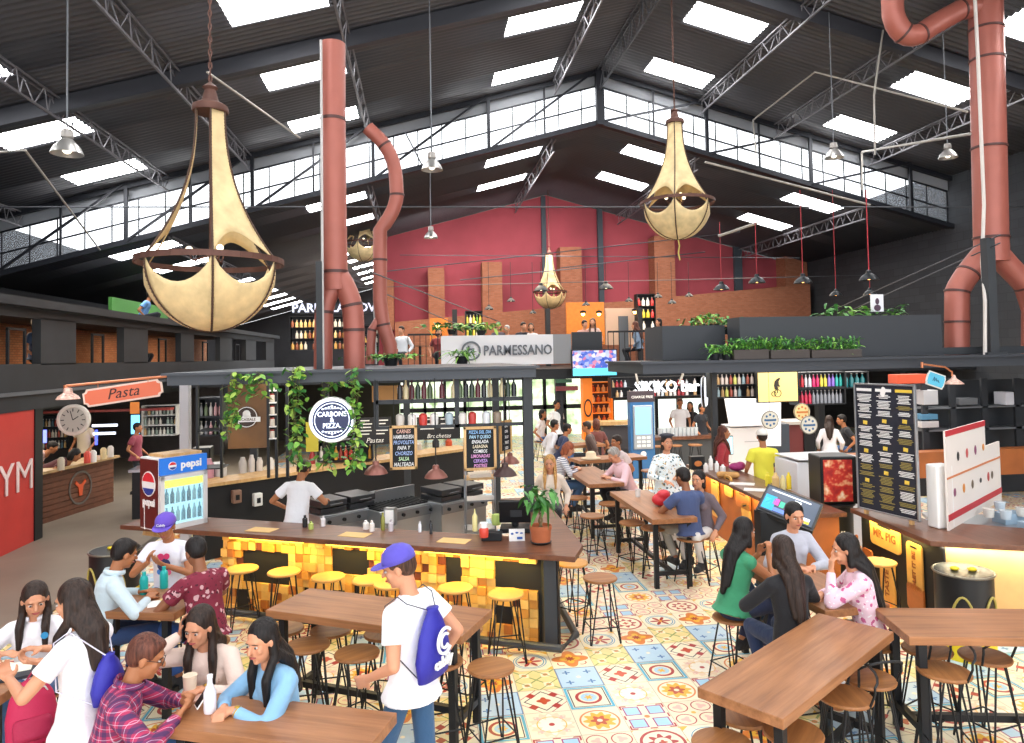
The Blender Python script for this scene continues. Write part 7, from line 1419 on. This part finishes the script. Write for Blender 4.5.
p = PY(705, 392, 14.2); t = thing('round_wall_sign', 'large round illuminated sign seen edge-on by the kiosk post', 'sign', p, 0); Mx = FX((.45, .9, 0), (0, 0, 1), (0, 0, 0)); b = MB(Mx); b.lathe([(0, -.06), (.3, -.06), (.3, .02), (.27, .04), (0, .04)], 36); b.build('disc', glow('e8eefc', .9), t, smooth=True); b = MB(Mx); b.tube([(.31 * math.cos(q), .31 * math.sin(q), -.02) for q in [2 * PI * k / 32 for k in range(32)]], .03, 6, closed=True); b.build('rim', BLK, t, smooth=2)
# small blue hanging sign with copper bracket and lamp
pc = PY(936, 380, 10.9); t = thing('hanging_sign', 'small pale blue plaque on a copper bracket with mottled lamp at right', 'sign', pc); q = lambda x, y: PY(x, y, 10.9) - pc; Mx = FX((1, 0, -.35), (.35, 0, 1), (0, 0, 0)); b = MB(Mx); b.prism(plaque(.34, .24), -.02, 0); b.build('border', paint('e0dcd4'), t); b = MB(Mx); b.prism(plaque(.3, .2), 0, .005); b.build('plaque', paint('58b8d8'), t); b = MB(Mx); b.tube([(-.06, -.03, .008), (-.045, .04, .008), (-.03, -.03, .008), (-.01, .03, .008), (.01, -.02, .008), (.03, .01, .008), (.06, -.03, .008)], .005, 5); b.build('script_mark', paint('1c3a58'), t)
b = MB(); b.tube([q(922, 364), q(945, 367), q(952, 372), q(952, 376)], .015, 7); b.cyl(q(922, 362), q(922, 368), .02); b.build('bracket', CU, t, smooth=True); b = MB(); b.lathe([(.02, .12), (.04, .06), (.12, 0), (.15, -.03), (.145, -.035), (0, .02)], 24, Matrix.Translation(q(954, 382))); b.build('lamp_shade', M('mottled_enamel', '#e0b8a8', .35, .2, noise=.4, nscale=30), t, smooth=True)
# right rear shelving, dark
t = thing('storage_shelves', 'dark wall shelves with folded goods behind the white board at right', 'shelf', (0, 0, 0)); YD = 12.9
for y in (406, 428): b = MB(); pbox(b, 926, y, 1040, y + 2, YD, .4); b.build('shelf_board', GRY, t)
for x in (925, 953, 985, 1018): b = MB(); pbox(b, x, 378, x + 2, 470, YD, .05); b.build('upright', M('dark_steel2', '#3a3d42', .4, .5), t)
pb('back_wall', 920, 378, 1045, 500, YD + .45, M('kiosk_back', '#2b2e33', .6), .05, t)
for x0, y0, x1, y1, cl, l in ((924, 390, 938, 405, 'a8a8ac', 'grey folded cloths on the upper right shelf'), (922, 414, 938, 420, '4a7a98', 'blue folded cloth on the middle right shelf'), (922, 421, 939, 428, 'b8b4b4', 'white folded cloths on the middle right shelf'), (960, 398, 978, 405, '5a5d62', 'dark box on the upper right shelf'), (898, 374, 927, 384, 'b8482a', 'red crate on top of the shelves behind the menu board'), (1006, 392, 1014, 405, 'c8c8d0', 'small white labels rack at the right end'), (956, 434, 980, 452, '1c1d20', 'black machine with a small white light in the right kiosk')):
    o = pb('storage_goods', x0, y0, x1, y1, YD - .05, paint(cl, .8), .3, None, .01); tag(o, l, 'goods')
pb_ = pb('back_counter', 838, 448, 1040, 482, 12.2, M('orange_front', '#a35c2c'), .3); tag(pb_, 'wooden rear counter inside the right kiosk', 'counter')
t = thing('white_freezer', 'white chest freezer behind the drink dispenser', 'freezer', (0, 0, 0)); pb('body', 800, 460, 862, 559, 10.2, paint('ececf0'), .7, t, .02); pb('lid', 799, 457, 863, 461, 10.15, paint('d8d8dc'), .75, t, .01)
b = MB(); q = lambda x, y: PY(x, y, 8.9); b.tube([q(842, 520), q(843, 480), q(848, 468), q(858, 464), q(870, 463)], .014, 7); tag(b.build('steel_rail', CHR, None, True), 'curved steel tube rail beside the menu board', 'rail')
# ---- rear bar with white letters, kiosk, orange shelves, window
YB = 19.0
t = thing('rear_bar', 'long rear bar with brown top beneath the white lettered sign', 'bar counter', (0, 0, 0)); z1 = G(0, 0, 1) ; zt1 = PY(700, 436, 18).z
b = MB(); x0, x1 = PY(600, 436, 18).x, PY(712, 436, 18).x; b.bb((x0, 18, zt1 - .08), (x1 + .5, 18.6, zt1)); b.build('countertop', WDY, t); b = MB(); b.bb((x0 + .05, 18.1, 0), (x1 + .45, 18.5, zt1 - .08)); b.build('body', paint('4a4d50'), t)
t = thing('letter_sign', 'lit white block letters over the rear bar', 'sign', (0, 0, 0)); text('lettering', 'SIKIKO bar', .40, glow('f6f8ff', 1.5), t, FX((1, 0, 0), (0, 0, 1), PY(667, 387, 17.8)), .04, bold=.004, sx=.95, maxw=1.72); b = MB(); pbox(b, 632, 395, 702, 397, 17.8, .05); b.build('support', BLK, t)
b = MB(); q = lambda x, y: PY(x, y, 17.6); b.tube([q(638, 384), q(636, 374), q(640, 371), q(680, 371), q(683, 374), q(679, 384)], .03, 6); tag(b.build('pipe_bracket', LGY, None, True), 'pale pipe bracket holding the lit letters', 'bracket')
shelf_rack('overhead rack of glasses behind the lit letters', 612, 376, 702, 398, 18.4, 2, 22, ['e8e0dc', 'c8a070', 'a83038', 'd8e0e8'], 'glass or bottle on the overhead rack', 'glassware over the rear bar', seed=20, fill=.8)
b = MB(); pbox(b, 612, 398, 705, 440, 20.6, .1); struct(b.build('window_3', glow('dce8e0', 1.3))); b = MB(); [pbox(b, x, 398, x + 2, 440, 20.5, .08) for x in (612, 633, 656, 678, 703)]; pbox(b, 612, 398, 705, 400, 20.5, .08); struct(b.build('window_frame', BLK))
for i, x in enumerate(range(660, 700, 4)): lathe_thing('drinking_glass', 'clear glass standing on the rear bar', 'glass', PY(x, 434, 18.2) + V((0, 0, 0)) if False else V((PY(x, 434, 18.2).x, 18.2, zt1)), [(0, 0), (.05, 0), (.06, .22), (0, .22)], paint('c8d0d4', .2), 'glasses on the rear bar', n=8)
for x in (612, 640, 655, 675, 695): 
    p = G(x, 455, .65); stool(0, 0, 'stool drawn up to the rear bar, dark in the distance', 0, loc=(PY(x, 440, 17.5).x, 17.5, 0), group='stools at the rear bar')
# charging kiosk
p = PY(643, 440, 16.6); t = thing('charging_kiosk', 'tall blue charging kiosk with a giant phone screen and keypad', 'kiosk', (p.x, 16.6, 0)); hw_ = .3; zt2 = PY(643, 392, 16.6).z; q = lambda x, y: PY(x, y, 16.6) - V((p.x, 16.6, 0))
b = MB(); b.bb((-.3, 0, 0), (.3, .25, zt2)); b.build('body', M('kiosk_blue', '#2f6aa0', .4), t, bev=.02); b = MB(); b.bb((-.31, -.01, q(643, 402).z), (.31, .2, zt2 + .02)); b.build('header', paint('3c3038'), t); text('header_lettering', 'CHARGE FREE', .085, WHT, t, FX((1, 0, 0), (0, 0, 1), (0, -.015, q(643, 397).z)), .004, bold=.001)
b = MB(); b.bb((-.24, -.05, q(643, 449).z), (.24, 0, q(643, 405).z)); b.build('phone_shape', paint('a8b0b8', .3, .4), t, bev=.02); b = MB(); b.bb((-.19, -.06, q(643, 434).z), (.19, -.05, q(643, 407).z)); b.build('screen', glow('7cc4ee', .9), t)
for r in range(3):
    for k in range(3): b = MB(); b.box((-.12 + .12 * k, -.058, q(643, 437.5 + 4 * r).z), (.09, .02, .06)); b.build('key', WHT, t, bev=.005)
b = MB(); b.lathe([(0, 0), (.07, 0), (.07, .01), (0, .01)], 20, FX((1, 0, 0), (0, 0, 1), (0, -.011, q(643, 454).z))); b.build('round_mark', WHT, t)
# orange shelves
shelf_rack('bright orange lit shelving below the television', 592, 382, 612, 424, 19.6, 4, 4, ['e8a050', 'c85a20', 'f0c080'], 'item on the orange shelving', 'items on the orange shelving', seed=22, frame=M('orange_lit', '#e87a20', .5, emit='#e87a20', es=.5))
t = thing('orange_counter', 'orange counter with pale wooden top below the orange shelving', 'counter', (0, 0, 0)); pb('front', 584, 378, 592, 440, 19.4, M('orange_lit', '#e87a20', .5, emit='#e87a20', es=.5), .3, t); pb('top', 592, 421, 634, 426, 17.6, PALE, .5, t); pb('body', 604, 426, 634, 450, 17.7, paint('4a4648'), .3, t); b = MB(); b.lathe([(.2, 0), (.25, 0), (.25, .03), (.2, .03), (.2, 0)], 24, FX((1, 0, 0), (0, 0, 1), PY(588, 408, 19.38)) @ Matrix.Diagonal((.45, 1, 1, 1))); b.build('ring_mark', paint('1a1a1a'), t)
# bright green window wall behind the aisle
m_, tt = newmat('garden_light'); tc = tt.n('ShaderNodeTexCoord').outputs['Object']; nz = tt.n('ShaderNodeTexNoise', {'Vector': tc, 'Scale': 3., 'Detail': 5.}); tt.t.links.new(ramp(tt, nz.outputs[0], [(.35, '6f9a5a'), (.48, 'cfe8b8'), (.6, 'f6fff0')]), tt.b.inputs['Emission Color']); tt.b.inputs['Emission Strength'].default_value = 1.3
b = MB(); pbox(b, 400, 378, 584, 440, 26.5, .1); struct(b.build('window_4', m_)); b = MB(); [pbox(b, x, 378, x + 2, 440, 26.4, .1) for x in range(404, 586, 20)]; pbox(b, 400, 408, 584, 409, 26.4, .1); struct(b.build('window_frame', BLK))
b = MB(); pbox(b, 556, 386, 578, 391, 19, .1); tag(b.build('red_awning', paint('7a2c30')), 'dark red sign board hanging in front of the bright window', 'sign'); b = MB(); pbox(b, 556, 379, 572, 383, 19.1, .1); tag(b.build('green_sign', paint('2f5a40')), 'small green sign board by the bright window', 'sign')
# bottle shelf on the island kiosk, and pots row beneath
P_ = {}
rnd = random.Random(30)
for i, x in enumerate(range(400, 520, 6)):
    if rnd.random() < .15: continue
    col = rnd.choice(['2a3a2a', '5a2028', '1e1e22', '4a5a3a', 'c8b890']); p = (PY(x, 399, 9.16).x, 9.16, 2.475)
    if col in P_: dup(P_[col], p)
    else: P_[col] = lathe_thing('wine_bottle', 'wine bottle standing on the upper beam shelf of the island kiosk', 'bottle', p, [(0, 0), (.035, 0), (.035, .14), (.012, .19), (.012, .24), (0, .24)], paint(col, .2), 'wine bottles on the kiosk beam shelf', n=10)
for i, (x, cl) in enumerate(((384, 'c8c0b8'), (412, 'e0dcd8'), (423, 'c83a30'), (434, 'e8e4e0'), (449, 'a8b8c0'), (462, 'd8d4cc'), (472, 'b83830'), (486, 'd8dce0'), (497, '8a7a6a'))):
    lathe_thing('cooking_pot', 'pot on the lower beam shelf of the island kiosk', 'pot', (PY(x, 412, 9.16).x if x > 400 else PY(400 + i, 412, 9.16).x, 9.15, 2.142), [(0, 0), (.05, 0), (.055, .1), (.05, .13), (.02, .15), (0, .15)], paint(cl, .35), 'pots on the kiosk lower beam shelf', n=12)
# ================================================================ SMALLER THINGS
def on_ledge(px, py, v=.2): p = G(px, py, 1.15); return V((p.x, p.y, 1.15)) + ln * v
b = MB(); pbox(b, 306, 422, 318, 452, 11.4, .03); tag(b.build('yellow_board', paint('c8b83a')), 'plain yellow board behind the left side of the round lit sign', 'board')
for i, (x, h_, r, cl, l) in enumerate(((248, .26, .06, 'b8b4b0', 'steel coffee grinder on the kitchen back ledge'), (257, .28, .05, 'cfc8c4', 'tall grey canister on the kitchen back ledge'), (265, .22, .05, 'd8d0c8', 'pale canister on the kitchen back ledge below the logo'), (276, .2, .06, 'e0dcd8', 'white pot on the kitchen back ledge'), (213, .3, .09, 'c08a98', 'pinkish wrapped bundle at the left end of the back ledge'), (226, .2, .09, 'c8c8c8', 'grey plastic-wrapped parcel on the back ledge'), (318, .22, .05, '9a3030', 'red bottle on the back ledge behind the ivy'), (345, .16, .07, 'd8c8b8', 'beige tin on the back ledge behind the ivy'), (372, .14, .08, 'c85a48', 'red tin near the first brown lamp'), (424, .16, .08, 'd8d0c4', 'cream box on the back ledge between the chalkboards'), (442, .18, .07, '2a2a2c', 'black box on the back ledge between the chalkboards'), (455, .14, .07, 'c8502c', 'orange tub on the back ledge left of the larger chalkboard'))):
    lathe_thing('ledge_container', l, 'container', on_ledge(x, 477 - (x - 250) * .135 - 3), [(0, 0), (r, 0), (r * 1.02, h_ * .7), (r * .7, h_ * .85), (r * .6, h_), (0, h_)], paint(cl, .4))
# prep counter inside the right kiosk, and the white table below the dispenser
p0 = c3 + n2 * .75; t = thing('prep_counter', 'steel preparation counter behind the tubs inside the right kiosk', 'counter', (0, 0, 0)); b = MB(); b.prism([tuple(p)[:2] for p in (p0 + e2 * .35, p0 + e2 * 3.4, p0 + e2 * 3.4 + n2 * 1.2, p0 + e2 * .35 + n2 * 1.2)], .86, .9); b.build('countertop', CHR, t); b = MB(); b.prism([tuple(p)[:2] for p in (p0 + e2 * .4 + n2 * .05, p0 + e2 * 3.3 + n2 * .05, p0 + e2 * 3.3 + n2 * 1.15, p0 + e2 * .4 + n2 * 1.15)], 0, .86); b.build('body', paint('3a3c40'), t)
for i, (u, v) in enumerate(((1.3, .3), (1.7, .5), (1.2, .8), (2.1, .35))): b = MB(); b.bb((-.15, -.1, 0), (.15, .1, .12)); o = b.build('food_pan', M('clear_plastic', '#9fb8cc', .2)); o.location = V((p0 + e2 * u + n2 * v).to_tuple()[:2] + (.901,)); tag(o, 'pale plastic food pan on the steel preparation counter', 'pan', 'food pans on the preparation counter')
# kitchen wall clutter left of the island: shelves with goods
shelf_rack('open kitchen rack with crockery left of the brown panel', 197, 398, 221, 436, 11.4, 2, 5, ['c8c4bc', '8a8a8c', 'd8a8a8', '6a7a5a'], 'crockery on the open kitchen rack', 'crockery left of the brown panel', seed=40)
shelf_rack('rear kitchen shelves seen past the round lit sign', 318, 440, 372, 462, 13.0, 1, 11, ['c84a3a', 'e0d8cc', 'd8a040', '8a3a2a'], 'container on the rear kitchen shelf past the lit sign', 'containers behind the lit sign', seed=41)
